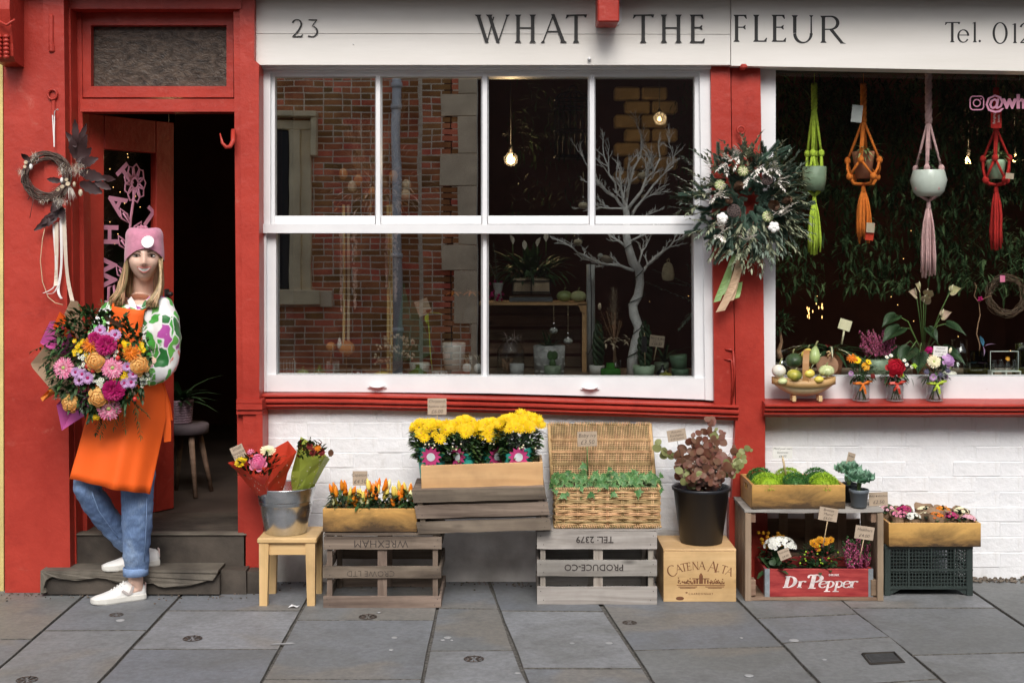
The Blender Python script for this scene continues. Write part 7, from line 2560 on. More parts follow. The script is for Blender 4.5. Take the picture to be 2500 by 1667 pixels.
gs = [('white round gourd at the left end of the trug',1899,905,.032,'gourd_white',0,0,.92,.03,0,-.03),('dark green warty gourd at the back left of the trug',1941,880,.040,'gourd_dark',7,.03,.85,.02,0,.03),('green and yellow mottled gourd at the front left of the trug',1937,915,.034,'gourd_striped',8,.03,.75,.008,0,-.05),('small yellow gourd behind the trug handle at the front',1976,912,.026,'gourd_yellow',6,.04,.8,.008,0,-.05),('long green gourd leaning at the back of the trug',1985,870,.028,'gourd_green',8,.04,1.3,.02,.6,.02),('orange yellow gourd at the very back of the trug',1972,868,.032,'gourd_yellow',8,.05,.9,.015,.2,.05),('knobbly pale yellow gourd at the right end of the trug',2018,905,.036,'gourd_pale',9,.05,.72,.012,0,-.02),('little yellow gourd at the bottom front of the trug',2000,926,.022,'gourd_yellow',0,0,.7,.006,0,-.055),('pale yellow gourd low at the front left of the trug',1912,930,.022,'gourd_pale',0,0,.7,.006,0,-.055)]
for lab,px,py,r,m_,lo,ld,sq_,st_,pe,dy in gs:
 c = P(px,py,Yg_+dy);c.z-=r*sq_
 gourd(lab,c,r,m_,lo,ld,sq_,st_,pear=pe,tilt=(ru(-.15,.15),ru(-.2,.2)),group='gourds in the trug',pebble=.004 if 'knobbly' in lab or 'warty' in lab else 0)
t = thing('apple_ornament','brown wooden apple shaped ornament behind the trug handle','ornament',P(2020,892,.0))
mb = MB()
hp = []
for i in range(28):
 a = 2*PI*i/28
 r_ = 27*kk(0)*(1-.22*math.exp(-((a-PI/2)/.35)**2))
 hp.append(Vector((cos(a)*r_,0,sin(a)*r_*.95)))
mb.prism(hp,(0,.008,0));mb.build('body','dried_brown',t)
mb = MB();mb.tube([(0,0,.036),(.004,-.004,.05),(.014,-.006,.058),(.006,-.008,.066),(-.006,-.004,.060)],.004,6);mb.build('stalk','trug_wood',t)
def flower_jar(label,px,rib,ribm,seed):
 q = random.Random(seed)
 Y = -.062
 k = kk(Y)
 c = Vector((P(px,0,Y).x,Y,SILL_Z-.001))
 t = thing('flower_jar',label,'jar',c,0,'jars of flowers on the red sill')
 mb = MB();mb.lathe([(19*k,0),(20.5*k,3*k),(20.5*k,36*k),(17*k,42*k),(17*k,46*k)],28,cap1=False);mb.lathe([(18.6*k,2.5*k),(19.2*k,34*k),(16*k,42*k)],28,cap1=False);mb.build('glass','jar_glass',t)
 mb = MB()
 for a in range(2):
  zz = (1.5 if a==0 else 44)*k
  mb.tube([(cos(2*PI*i/28)*(19.6 if a==0 else 17)*k,sin(2*PI*i/28)*(19.6 if a==0 else 17)*k,zz)for i in range(29)],.0012,5,cap=False)
 mb.build('rim','ceramic_grey',t)
 mb = MB()
 for i in range(12):
  a = q.uniform(0,6.28)
  mb.tube([(cos(a)*14*k,sin(a)*14*k,3*k),(cos(a+2)*3*k,sin(a+2)*3*k,40*k),(cos(a+2.4)*16*k,sin(a+2.4)*12*k,70*k)],.0017,5)
 mb.build('stems','leaf_mid',t)
 mb = MB()
 mb.tube([(cos(2*PI*i/20)*18*k,sin(2*PI*i/20)*18*k,42*k)for i in range(21)],.005,6,cap=False)
 f = Vector((0,-19.5*k,42*k))
 for dx,dz,L in((-1,.15,.034),(1,.35,.042),(-.5,-1,.03),(.25,-1,.045)):
  mb.ribbon([f,f+Vector((dx*.4*L,-.008,dz*.5*L+.004)),f+Vector((dx*L,-.002,dz*L))],[.006,.012,.009],(0,.5,1)if abs(dx)>.6 else(1,0,0))
 mb.build('ribbon',ribm,t)
 mb = MB()
 bush(mb,(0,0,66*k),(30*k,22*k,20*k),90,.038,.013,0,'oval',.4,q)
 bush(mb,(0,0,80*k),(30*k,20*k,28*k),40,.04,.007,1,'lance',.8,q)
 mb.build('foliage',['leaf_dark','leaf_mid'],t,kind='stuff')
 return t,c,Y
j1,c1_,Yj = flower_jar('glass jar of orange flowers tied with an orange ribbon',2102,'o','yarn_orange',1)
def at(px,py):return P(px,py,Yj-.045)
bloom('spider_orange',lambda i:flower_pom(.024,40,.6,.16,i),['petal_orange'],j1,at(2080,876),(-.3,-.7,.7))
bloom('ger_bronze',lambda i:flower_daisy(.022,14,2,.34,.3,.2,.15,i),['petal_bronze','flower_eye'],j1,at(2113,895),(.2,-1,.4))
bloom('daisy_yellow',None,None,j1,at(2092,880),(0,-.8,.7),scale=.8);bloom('daisy_yellow',None,None,j1,at(2120,884),(.3,-.8,.7),scale=.6)
bloom('pom_dark',None,None,j1,at(2130,918),(.4,-.8,.3),scale=.8);bloom('mum_lilac',lambda i:flower_daisy(.017,18,2,.26,.3,.22,.1,i),['petal_lilac','flower_eye_green'],j1,at(2078,912),(-.5,-.8,.2),scale=.8)
j2,c2_,_ = flower_jar('glass jar with one big red rose tied with a red ribbon',2185,'r','wrap_red',2)
bloom('rose_red',lambda i:flower_rose(.036,i),['petal_red'],j2,at(2187,897),(0,-1,.35),scale=1.05)
for x,y in((2165,872),(2175,868),(2214,890),(2226,896),(2208,880)):bloom('mini_white',lambda i:flower_daisy(.010,9,1,.45,.3,.35,.1,i),['petal_white','flower_eye'],j2,at(x,y),(ru(-.3,.3),-.8,.6))
bloom('daisy_lime',lambda i:flower_pom(.013,14,.6,.5,i),['leaf_lime'],j2,at(2201,917),(.2,-1,.2));bloom('daisy_lime',None,None,j2,at(2232,893),(.4,-1,.4))
mb = MB();mb.leaf(at(2224,922),(.5,-.2,-1),.046,.019,shape='oval');mb.build('leaf','leaf_grey',j2,world=True)
j3,c3_,_ = flower_jar('glass jar of cream and lilac flowers tied with a lime ribbon',2282,'l','yarn_lime',3)
bloom('ger_cream',None,None,j3,at(2280,883),(-.1,-1,.45),scale=.9);bloom('rose_lilac',lambda i:flower_rose(.027,i),['petal_mauve'],j3,at(2316,880),(.3,-1,.3))
bloom('mum_lilac',None,None,j3,at(2278,921),(0,-1,0),scale=1.1);bloom('mum_lilac',None,None,j3,at(2310,920),(.4,-1,0),scale=.7)
bloom('rose_magenta',lambda i:flower_rose(.016,i),['petal_magenta'],j3,at(2268,853),(-.4,-.6,.6));bloom('bud_cream',lambda i:MB().ell((0,0,0),(.007,.007,.014),8,6),['petal_cream'],j3,at(2320,855),(.3,0,1))
for x,y in((2262,908),(2296,915),(2314,905)):bloom('eryngium',lambda i:flower_pom(.014,26,.5,.2,i),['thistle_blue'],j3,at(x,y),(0,-1,.3))
price_sign(2296,858,35,25,Yj-.03,['Seasonal','flower jars','£10'],'cream card reading Seasonal flower jars 10 in the lilac jar',tilt=.05,card='white_card',stick=(2292,900),lsize=[.75,.75,.75],sr=.0012)
# ================================================================ WREATHS
mat('twig_dark',(.075,.045,.035),.85,.3,30,.4,90,island=.3,col2=(.15,.10,.08));mat('ribbon_white',(.74,.70,.68),.5,.06);mat('ribbon_cream',(.62,.52,.42),.5,.08);mat('ribbon_green',(.22,.34,.12),.5,.1);mat('ribbon_tan',(.56,.38,.24),.6,.1)
mat('cone_brown',(.10,.045,.028),.7,.3,40,island=.3,col2=(.26,.15,.09));mat('lotus_brown',(.075,.050,.045),.85,.2,30);mat('cotton',(.82,.81,.78),.95,.05,40,.4,90);mat('lotus_hole',(.012,.009,.008),.9,.1);mat('white_leaf',(.70,.67,.60),.7,.1,island=.15)
leafmat('white_leaves',(.74,.70,.64),island=.15)
def W(x,y,Y=-.235):return P(40+x/2.904,240+y/2.904,Y)
t = thing('twig_wreath','dark twig wreath with dried flowers and plum leaves on the red wall','wreath',W(215,555))
mb = MB()
k = kk(-.235)
for q in range(46):
 rr,ph = ru(-8,8),ru(0,6.28)
 pts = []
 span = ru(2.5,5.5)
 for i in range(26):
  a = ph+span*i/25
  r = (50+rr+4*sin(2.3*a+q))*k
  pts.append(Vector((cos(a)*r,ru(-.002,.002)+.012*sin(1.7*a+q*2),sin(a)*r)))
 mb.tube(pts,ru(.0013,.003),5)
for(a,b,c)in(((95,640),(120,720),(95,850)),((60,625),(130,640),(80,720)),((35,600),(110,640),(150,690))):
 mb.tube([W(*a,-.25)-W(215,555),W(*b,-.255)-W(215,555),W(*c,-.245)-W(215,555)],.0016,4)
mb.build('ring','twig_dark',t,kind='stuff')
hub = W(380,560,-.265)
plum = MB()
for(x,y,bx,by,L,wd)in((415,165,430,330,0,48),(490,195,440,360,0,46),(360,250,430,350,0,46),(400,290,420,430,0,70),(500,270,440,420,0,60),(570,430,430,480,0,70),(530,360,430,450,0,60),(620,570,440,520,0,80),(700,575,580,560,0,46),(660,640,560,590,0,50),(600,665,450,600,0,80),(140,930,270,830,0,50),(230,900,300,780,0,60),(330,860,310,760,0,56),(250,800,330,720,0,60),(180,890,290,800,0,50),(40,395,95,450,0,40),(225,575,330,590,0,40)):
 a,b = W(bx,by,-.262+ru(-.012,.012)),W(x,y,-.27+ru(-.02,.02))
 d = b-a
 L_ = d.length*1.08
 m_ = MB()
 X_,U_,F_ = frame_of(d,Vector((0,-1,0)))
 n = 9
 vs,fs = [],[]
 for i in range(n+1):
  u = i/n
  w = wd/2.904*k*.5*(sin(PI*min(.97,.05+u*.95))**.7)*(1+(.12 if i%2 else-.08))
  c = a+F_*L_*u+U_*(.006*sin(u*5+x))
  vs+=[c-X_*w+U_*.004,c,c+X_*w+U_*.004]
 for i in range(n):
  o = 3*i
  fs+=[(o,o+1,o+4,o+3),(o+1,o+2,o+5,o+4)]
 m_.add(vs,fs,0,True)
 m_.build('plum_leaf','leaf_plum',t,world=True)
mb = MB()
for cx_,cy_,n,sx,sy in((430,500,120,42,38),(320,510,40,22,30),(310,730,70,50,28),(30,520,30,16,20),(130,410,30,28,26),(190,730,16,22,8)):
 for q in range(n*3):
  p = W(cx_+R.gauss(0,sx*.6),cy_+R.gauss(0,sy*.6),-.292+ru(-.02,.02))
  mb.leaf(p,(ru(-1,1),ru(-1,0),ru(-1,1)),.017,.0075,mi=R.choice((0,0,1)),n=1)
for q in range(60):
 a = ru(-.25,.25)+R.choice((0.1,-2.2,-1.0))
 L_ = ru(.05,.08)
 b = W(370,610,-.30)
 mb.leaf(b,(-cos(a)if q%3 else cos(a+2.4),-.25,sin(a)*.8-.25),L_,.003,mi=0,n=2)
mb.build('dried_sprays',['white_leaves','dried_cream'],t,world=True,kind='stuff')
for x,y,r in((370,610,17),(360,580,13),(330,630,15),(298,648,14),(72,458,14),(65,488,12)):
 mb = MB();mb.lathe([(.001,0),(r/2.9*k*.6,.001),(r/2.9*k,.008),(r/2.9*k*.9,.012),(r/2.9*k*.35,.007)],12)
 mb.build('poppy_head','dried_cream',t,loc=W(x,y,-.302)-wm(t).translation,rot=aim((0,-1,.1)))
for x,y,r,m_ in((410,610,20,'dried_cream'),(455,670,28,'dried_cream'),(103,485,22,'cotton'),(322,580,20,'cotton')):
 mb = MB();mb.ell((0,0,0),(r/2.9*k*.55,r/2.9*k*.55,r/2.9*k*.9),10,8)
 for q in range(40):
  d = Vector((R.gauss(0,1),R.gauss(0,1),R.gauss(0,1))).normalized()
  mb.leaf(d*r/2.9*k*.5,d,.011,.002,n=1)
 mb.build('bunny_tail',m_,t,loc=W(x,y,-.305)-wm(t).translation)
rb = [([(262,890),(275,1100),(290,1280),(270,1350),(190,1382)],'ribbon_white',12),([(285,880),(285,1100),(282,1280),(278,1330)],'ribbon_cream',26),([(315,860),(322,1100),(318,1250),(285,1370),(320,1420)],'ribbon_white',18),([(335,780),(345,1050),(360,1300),(412,1492)],'ribbon_cream',26),([(300,1320),(265,1390),(220,1385)],'ribbon_white',10)]
for pts,m_,w in rb:
 mb = MB();n = len(pts)
 dense = []
 for i in range(n-1):
  for s_ in range(4):
   u = s_/4
   dense.append(W(pts[i][0]+(pts[i+1][0]-pts[i][0])*u,pts[i][1]+(pts[i+1][1]-pts[i][1])*u,-.245-.006*sin(i*2+u*3)))
 dense.append(W(*pts[-1],-.25))
 mb.ribbon(dense,w/2.904*k,[Vector((1,.3*sin(i*.7),.1))for i in range(len(dense))]);mb.build('ribbon',m_,t,world=True)
mb = MB();mb.tube([W(*p,-.245)for p in((205,905),(185,1000),(170,1150),(185,1300),(225,1410),(275,1450),(330,1464))],.0022,5);mb.build('cord','ribbon_tan',t,world=True)
mb = MB()
mb.ribbon([W(268,345,-.235),W(262,230,-.232),W(256,120,-.232)],.0045,(1,0,0));mb.ribbon([W(268,345,-.236),W(268,230,-.234),W(270,120,-.233)],.005,(1,.1,0))
mb.ribbon([W(268,125,-.234),W(272,90,-.245),W(290,78,-.24),(W(296,86,-.235))],.006,(1,0,.6));mb.build('hanging_loop','ribbon_white',t,world=True)
def V(x,y,Y=-.15):return P(1640+x/3.409,320+y/3.409,Y)
cw = V(645,590)
t = thing('evergreen_wreath','large evergreen wreath with pine cones, cotton and olive leaves between the two windows','wreath',cw)
k = kk(-.15)
fir = MB()
def fir_sprig(p0,d,L,q=R):
 X_,U_,F_ = frame_of(d,Vector((0,-1,0)))
 n = int(L/.0036)
 fir.tube([p0,p0+F_*L*.5,p0+F_*L],[.0022,.0018,.001],5,1)
 for i in range(n):
  u = i/n
  b = p0+F_*L*u
  for s_ in range(5):
   a = s_*2*PI/5+i*.7
   dd = F_*.75+(X_*cos(a)+U_*sin(a))*.9
   dd.normalize()
   w = .0016
   e = b+dd*.017*(1-.35*u)
   sd_ = dd.cross(U_ if abs(dd.dot(U_))<.9 else X_).normalized()*w
   fir.add([b-sd_,b+sd_,e+sd_*.6,e-sd_*.6],[(0,1,2,3)],0)
for(x0,y0,x1,y1)in((260,520,60,525),(300,560,195,530),(250,830,110,845),(330,780,240,720),(480,920,355,1105),(470,900,355,975),(360,870,310,990),(620,1000,580,1100),(690,980,660,1090),(880,860,915,1035),(930,800,930,950),(800,200,890,85),(850,190,985,130),(900,220,990,180),(760,190,750,90),(610,200,600,90),(390,200,385,95),(960,450,1100,430),(960,520,1110,560),(700,400,790,470),(640,360,760,330),(700,350,620,400),(500,380,430,330),(600,620,590,740),(680,730,700,620),(640,780,740,740),(560,560,620,570),(800,520,900,480),(860,480,950,540),(560,820,640,850),(420,430,330,400),(330,650,220,640),(560,260,480,180),(720,280,830,240),(540,700,430,760),(760,840,800,960),(880,740,1010,760),(480,330,560,400),(760,560,730,650),(470,480,550,540),(440,620,350,640),(840,340,930,300)):
 a,b = V(x0,y0,-.13+ru(-.03,.01)),V(x1,y1,-.15+ru(-.05,.02))
 fir_sprig(a,b-a,(b-a).length)
for q in range(240):
 a = ru(0,2*PI)
 r = (ru(28,118)if q<200 else ru(16,34))*k
 p = cw+Vector((cos(a)*r,ru(-.02,.04),sin(a)*r))
 d = Vector((-sin(a),-.3,cos(a)))*R.choice((-1,1))*.5+Vector((cos(a),0,sin(a)))*ru(.2,1)
 fir_sprig(p,d,ru(.05,.09))
fir.build('fir_sprigs',['leaf_fir','stem_brown'],t,world=True,kind='stuff')
ol = MB()
for q in range(170):
 a = ru(0,2*PI)
 r = ru(46,128)*k
 p = cw+Vector((cos(a)*r,-.03+ru(-.03,.02),sin(a)*r))
 d = Vector((cos(a)+ru(-.6,.6),ru(-.7,.1),sin(a)+ru(-.6,.6)))
 sprig(ol,p,d,ru(.05,.085),5,.042,.0125,R.choice((0,0,1)),2,'lance',.05)
for(x0,y0,x1,y1)in((300,260,190,170),(290,430,130,320),(620,250,735,30),(600,260,420,90),(1000,400,1130,440),(940,340,1050,190),(1000,560,1110,590),(960,780,1170,850),(720,960,735,1180),(830,950,830,1105),(280,640,90,600),(330,790,250,755),(880,300,990,440),(760,900,760,1010)):
 a,b = V(x0,y0,-.17),V(x1,y1,-.19+ru(-.02,.02))
 sprig(ol,a,b-a,(b-a).length,8,.042,.014,R.choice((0,1)),2,'lance',.0)
ol.build('olive_leaves',['leaf_olive','leaf_grey','stem_brown'],t,world=True,kind='stuff')
for x,y in((500,245),(560,215),(860,295),(640,385),(885,415),(355,535),(390,510),(420,830),(390,860),(630,915),(905,710),(950,645),(450,260),(745,290)):
 m_ = MB()
 for q in range(3):
  sprig(m_,(0,0,0),(ru(-1,1),-.5,ru(-1,1)),.055,5,.026,.011,0,0,'oval',.1)
 m_.build('white_sprig','white_leaves',t,loc=V(x,y,-.235)-wm(t).translation)
def cone_mesh(i):
 mb = MB()
 q = random.Random(i)
 n = 80
 for j in range(n):
  u = j/n
  a = j*2.39996
  r = .026*sin(PI*(.12+.83*u))**.8
  z = -.030+.064*u
  d = Vector((cos(a),sin(a),.55+.5*u))
  mb.leaf(Vector((cos(a)*r*.35,sin(a)*r*.35,z)),d,r*.95,.013,bend=-.3,fold=.2,n=2,shape='round')
 mb.ell((0,0,0),(.014,.014,.032),8,6)
 return mb
for x,y,d,s_ in((550,475,(.2,-1,.5),1.0),(480,580,(-.3,-1,.1),.75),(840,615,(.2,-1,-.2),1.05),(950,580,(.6,-1,.3),.8)):
 bloom('pine_cone',cone_mesh,['cone_brown'],t,V(x,y,-.245),d,name='pine_cone',scale=s_)
def lotus(i):
 mb = MB()
 mb.lathe([(.006,-.03),(.016,-.016),(.029,-.002),(.031,.004),(.028,.008),(.004,.0095)],20,mi=0)
 for j in range(19):
  r = .0255*sqrt((j+.3)/19);a = j*2.39996
  mb.ell((cos(a)*r,sin(a)*r,.0085),(.0038,.0038,.0016),7,4,1)
 return mb
for x,y,s_ in((515,665,1.0),(795,405,.85)):
 bloom('lotus_pod',lotus,['lotus_brown','lotus_hole'],t,V(x,y,-.24),(-.1,-1,.1),name='lotus_pod',scale=s_)
def cotton(i):
 mb = MB()
 for j in range(5):
  a = 2*PI*j/5+.3
  mb.ell((cos(a)*.013,sin(a)*.013,0),(.0135,.0135,.012),10,8)
 mb.ell((0,0,.004),(.012,.012,.011),10,8)
 for j in range(5):
  a = 2*PI*j/5
  mb.leaf((cos(a)*.012,sin(a)*.012,-.008),(cos(a),sin(a),.3),.018,.01,mi=1)
 return mb
for x,y in((420,725),(850,800)):bloom('cotton_boll',cotton,['cotton','cone_brown'],t,V(x,y,-.245),(0,-1,.1),name='cotton_boll')
def striped(i):
 mb = MB()
 mb.lathe([(.004,-.02),(.020,-.008),(.026,.006),(.018,.014),(.003,.016)],18,mi=0)
 for j in range(10):
  a = 2*PI*j/10
  mb.tube([(cos(a)*.004,sin(a)*.004,.017),(cos(a)*.019,sin(a)*.019,.0145),(cos(a)*.0265,sin(a)*.0265,.006)],.0022,5,1)
 return mb
for x,y in((795,715),(400,455),(590,335)):bloom('seed_pod',striped,['gourd_green','petal_cream'],t,V(x,y,-.215),(.1,-1,.2),name='seed_pod')
for pts,m_,w in(([(575,890),(520,1050),(450,1220),(375,1420)],'ribbon_green',60),([(545,950),(500,1120),(440,1360)],'ribbon_green',40),([(600,990),(560,1130),(500,1320),(405,1500)],'ribbon_tan',80),([(570,1260),(560,1330),(545,1390)],'ribbon_green',40),([(560,1180),(530,1300),(500,1410)],'ribbon_tan',40)):
 mb = MB()
 dense = []
 for i in range(len(pts)-1):
  for s_ in range(4):
   u = s_/4
   dense.append(V(pts[i][0]+(pts[i+1][0]-pts[i][0])*u,pts[i][1]+(pts[i+1][1]-pts[i][1])*u,-.13-.012*sin(i*1.7+u*2+w)-(.012 if m_=='ribbon_tan' else 0)))
 dense.append(V(*pts[-1],-.14))
 mb.ribbon(dense,w/3.409*k,[Vector((1,.35*sin(i*.6+w),.25))for i in range(len(dense))]);mb.build('ribbon',m_,t,world=True)
# ================================================================ OPEN DOOR
dr = thing('shop_door','red half glazed door swung open inwards, pink lettering on its glass','door',(P(198,0,.02).x,.02,.25))
dw,dh = .54,P(0,277,.02).z-.25
dr.rotation_euler = (0,0,radians(56));WM[dr.name] = Matrix.LocRotScale(dr.location,dr.rotation_euler,None)
mb = MB()
for x0,x1,z0,z1 in((0,.115,0,dh),(dw-.115,dw,0,dh),(.115,dw-.115,0,.72),(.115,dw-.115,dh-.16,dh)):mb.box(((x0+x1)/2,0,(z0+z1)/2),(x1-x0-.001,.042,z1-z0),bev=.003)
mb.box((dw/2,-.004,.40),(dw-.30,.042,.42),bev=.012)
mb.build('frame','red_paint',dr)
mb = MB();mb.box((dw/2,0,(dh+.56)/2),(dw-.24,.005,dh-.88));mb.build('pane','shop_glass_right',dr)
mb = MB();mb.box((dw-.05,-.024,1.06),(.03,.006,.07),bev=.002);mb.tube([(dw-.05,-.025,1.07),(dw-.05,-.06,1.07)],.011,8);mb.build('handle','iron_black',dr)
for ch,x,z,r_,s_ in(('W',.155,1.18,PI/2,.15),('H',.165,1.36,PI/2,.14),('A',.205,1.51,1.05,.14),('T',.265,1.64,.75,.14),('T',.395,1.44,-.7,.13),('H',.41,1.30,-PI/2,.13)):
 o = link('letter',text_mesh(ch,s_,'vinyl_pink',offset=.004,extrude=.0004),dr,(x,-.0035,z),(PI/2,-r_,0))
mb = MB()
fx,fz = .31,1.47
mb.tube([(.25,-.004,.92),(.268,-.004,1.1),(.285,-.004,1.3),(fx,-.004,fz-.03)],.008,6)
for q in range(9):
 a = 2*PI*q/9
 mb.tube([(fx+cos(a)*.025,-.004,fz+sin(a)*.03),(fx+cos(a-.3)*.058,-.004,fz+sin(a-.3)*.08),(fx+cos(a+.05)*.066,-.004,fz+sin(a+.05)*.095),(fx+cos(a+.35)*.056,-.004,fz+sin(a+.35)*.078),(fx+cos(a+.1)*.025,-.004,fz+sin(a+.1)*.03)],.006,6)
mb.tube([(fx+cos(2*PI*i/14)*.02,-.004,fz+sin(2*PI*i/14)*.026)for i in range(15)],.006,6)
for x,z,dx in((.283,1.27,-1),(.287,1.21,1),(.272,1.14,-1),(.266,1.06,1),(.26,1.0,-1)):
 mb.tube([(x,-.004,z),(x+dx*.02,-.004,z+.05),(x+dx*.062,-.004,z+.075),(x+dx*.055,-.004,z+.03),(x,-.004,z),(x+dx*.045,-.004,z+.055)],.006,6)
mb.tube([(.20,-.004,.86),(.185,-.004,.98),(.155,-.004,.97),(.15,-.004,.80)],.0085,6);mb.tube([(.13,-.004,.9),(.19,-.004,.9)],.0085,6)
mb.tube([(.20,-.004,.92),(.225,-.004,.99),(.215,-.004,.84),(.24,-.004,.82),(.27,-.004,.89),(.285,-.004,.92),(.26,-.004,.93),(.27,-.004,.83),(.31,-.004,.84)],.0085,6)
mb.v = [(x,y,z+.14)for x,y,z in mb.v]
mb.v = [(x,-.004+(y+.004)*.08,z)for x,y,z in mb.v]
mb.build('flower_drawing','vinyl_pink',dr)
cs = P(455,0,.85);cs.z = .25
t = thing('stool','round grey topped stool with splayed wooden legs inside the doorway','stool',cs)
mat('crochet',(.30,.20,.24),.95,.2,40,.6,120);mat('stool_top',(.13,.10,.11),.8,.2)
zt2 = P(0,1032,.85).z-.25
mb = MB();mb.lathe([(.10,zt2-.055),(.115,zt2-.05),(.118,zt2-.01),(.108,zt2)],28);mb.build('seat','stool_top',t)
for a in(.6,2.2,3.8,5.3):
 mb = MB();mb.tube([(cos(a)*.07,sin(a)*.07,zt2-.05),(cos(a)*.14,sin(a)*.14,0)],[.017,.011],8);mb.build('leg','wood_brown',t)
t = thing('crochet_pot','mauve crocheted pot cover standing on the stool inside the doorway','pot',cs+Vector((-.035,-.01,zt2)))
mb = MB()
for j in range(9):mb.tube([(cos(2*PI*i/24)*(.058+.0012*j),sin(2*PI*i/24)*(.058+.0012*j),.008+j*.0135+.002*(i%2))for i in range(25)],.0095,6,cap=False)
mb.lathe([(.055,0),(.06,.11)],20);mb.build('body','crochet',t)
t = thing('potted_plant','dark leafy plant in the crocheted pot','plant',cs+Vector((-.035,-.01,zt2+.1)))
leaves_part(t,'foliage',['leaf_dark'],lambda mb:[mb.leaf((0,0,0),(R.gauss(0,.7),R.gauss(0,.6),1),ru(.12,.26),.03,bend=.6,shape='lance',n=4)for q in range(40)],world=False)
# ================================================================ PERSON
mat('skin',(.78,.50,.38),.5,.05,12,.05,200,col2=(.84,.56,.44));mat('lips',(.58,.15,.13),.4,.05);mat('teeth',(.86,.83,.77),.3,.02);mat('eye_white',(.62,.58,.54),.3,.02);mat('iris',(.05,.035,.028),.2,.1);mat('brow',(.17,.095,.055),.8,.1);mat('mouth_dark',(.10,.025,.022),.6,.1)
mat('hair_blonde',(.36,.22,.105),.45,.35,4,0,island=.5,col2=(.58,.40,.21),stretch=(30,30,2));mat('beanie_pink',(.56,.22,.31),.95,.08,60,.5,220,sheen=.3);mat('badge_white',(.80,.79,.78),.9,.05,60,.3,120);mat('apron_orange',(.88,.115,.004),.75,.05,6,.15,200)
mat('shoe_white',(.78,.77,.74),.5,.03,20);mat('shoe_sole',(.72,.70,.64),.6,.06,20);mat('shoe_grey',(.45,.40,.38),.6,.05);mat('shoe_pink',(.66,.50,.46),.6,.05);mat('denim_cuff',(.20,.30,.50),.85,.2,40,.4,200)
def denim():
 m,nt,b,out = _nodes('denim')
 v = coords(nt,(1,1,1),False)
 c = ramp(nt,noise_tex(nt,v,5,5,.65,.6),[(.34,(.075,.125,.25)),(.55,(.16,.25,.43)),(.75,(.33,.43,.58))])
 c = mixc(nt,ramp(nt,noise_tex(nt,coords(nt,(300,300,40),False),1,3),[(.4,.35),(.6,0.0)]),c,(.06,.10,.20))
 nt.links.new(c,b.inputs['Base Color']);b.inputs['Roughness'].default_value = .9
 bp = N(nt,'ShaderNodeBump');bp.inputs['Strength'].default_value = .5;bp.inputs['Distance'].default_value = .006
 nt.links.new(noise_tex(nt,coords(nt,(1,1,.6),False),16,4),bp.inputs['Height']);nt.links.new(bp.outputs[0],b.inputs['Normal'])
denim()
def blouse():
 m,nt,b,out = _nodes('blouse_print')
 v = coords(nt,(1,1,1),False)
 mp = N(nt,'ShaderNodeMapping');mp.inputs['Rotation'].default_value = (0,.75,.3);mp.inputs['Scale'].default_value = (25,25,12)
 ns = N(nt,'ShaderNodeTexNoise');ns.inputs['Scale'].default_value = 12;nt.links.new(v,ns.inputs['Vector'])
 vv = N(nt,'ShaderNodeVectorMath',operation='MULTIPLY_ADD');vv.inputs[1].default_value = (.06,.06,.06)
 nt.links.new(ns.outputs['Color'],vv.inputs[0]);nt.links.new(v,vv.inputs[2]);nt.links.new(vv.outputs[0],mp.inputs['Vector'])
 vo = N(nt,'ShaderNodeTexVoronoi');vo.inputs['Scale'].default_value = 1;nt.links.new(mp.outputs[0],vo.inputs['Vector'])
 sp = N(nt,'ShaderNodeSeparateColor');nt.links.new(vo.outputs['Color'],sp.inputs[0])
 cr = N(nt,'ShaderNodeValToRGB');e = cr.color_ramp;e.interpolation = 'CONSTANT'
 cols = [(0,(.80,.79,.77)),(.22,(.06,.36,.045)),(.48,(.014,.15,.025)),(.56,(.80,.79,.77)),(.68,(.44,.07,.34)),(.80,(.75,.20,.15)),(.90,(.12,.42,.06))]
 while len(e.elements)<len(cols):e.elements.new(.5)
 for el,(p,c)in zip(e.elements,cols):el.position = p;el.color = (*c,1)
 nt.links.new(sp.outputs[0],cr.inputs[0])
 vd = N(nt,'ShaderNodeTexVoronoi',feature='DISTANCE_TO_EDGE');vd.inputs['Scale'].default_value = 1;nt.links.new(mp.outputs[0],vd.inputs['Vector'])
 c = mixc(nt,ramp(nt,vd.outputs['Distance'],[(.02,1.0),(.07,0.0)]),cr.outputs[0],(.78,.77,.75))
 nt.links.new(c,b.inputs['Base Color']);b.inputs['Roughness'].default_value = .5;b.inputs['Sheen Weight'].default_value = .2
blouse()
def remesh(mb,vox,smooth=2,mats='skin',wr=0,ws=9):
 me = mb.mesh('tmp',mats)
 o = bpy.data.objects.new('tmp',me);COL.objects.link(o)
 m = o.modifiers.new('r','REMESH');m.mode = 'VOXEL';m.voxel_size = vox
 if smooth:
  s = o.modifiers.new('s','SMOOTH');s.iterations = smooth;s.factor = .5
 nm = bpy.data.meshes.new_from_object(o.evaluated_get(bpy.context.evaluated_depsgraph_get()))
 bpy.data.objects.remove(o);bpy.data.meshes.remove(me)
 if wr:
  for v in nm.vertices:
   n = v.normal
   q = v.co
   v.co = q+n*(wr*noise.noise(Vector((q.x*ws,q.y*ws,q.z*ws*1.6))*1.0)+wr*.5*noise.noise(Vector((q.x+q.z,q.y,q.z-q.x))*ws*2.6))
 nm.polygons.foreach_set('use_smooth',[True]*len(nm.polygons))
 nm.materials.clear();nm.materials.append(MATS[mats])
 return nm
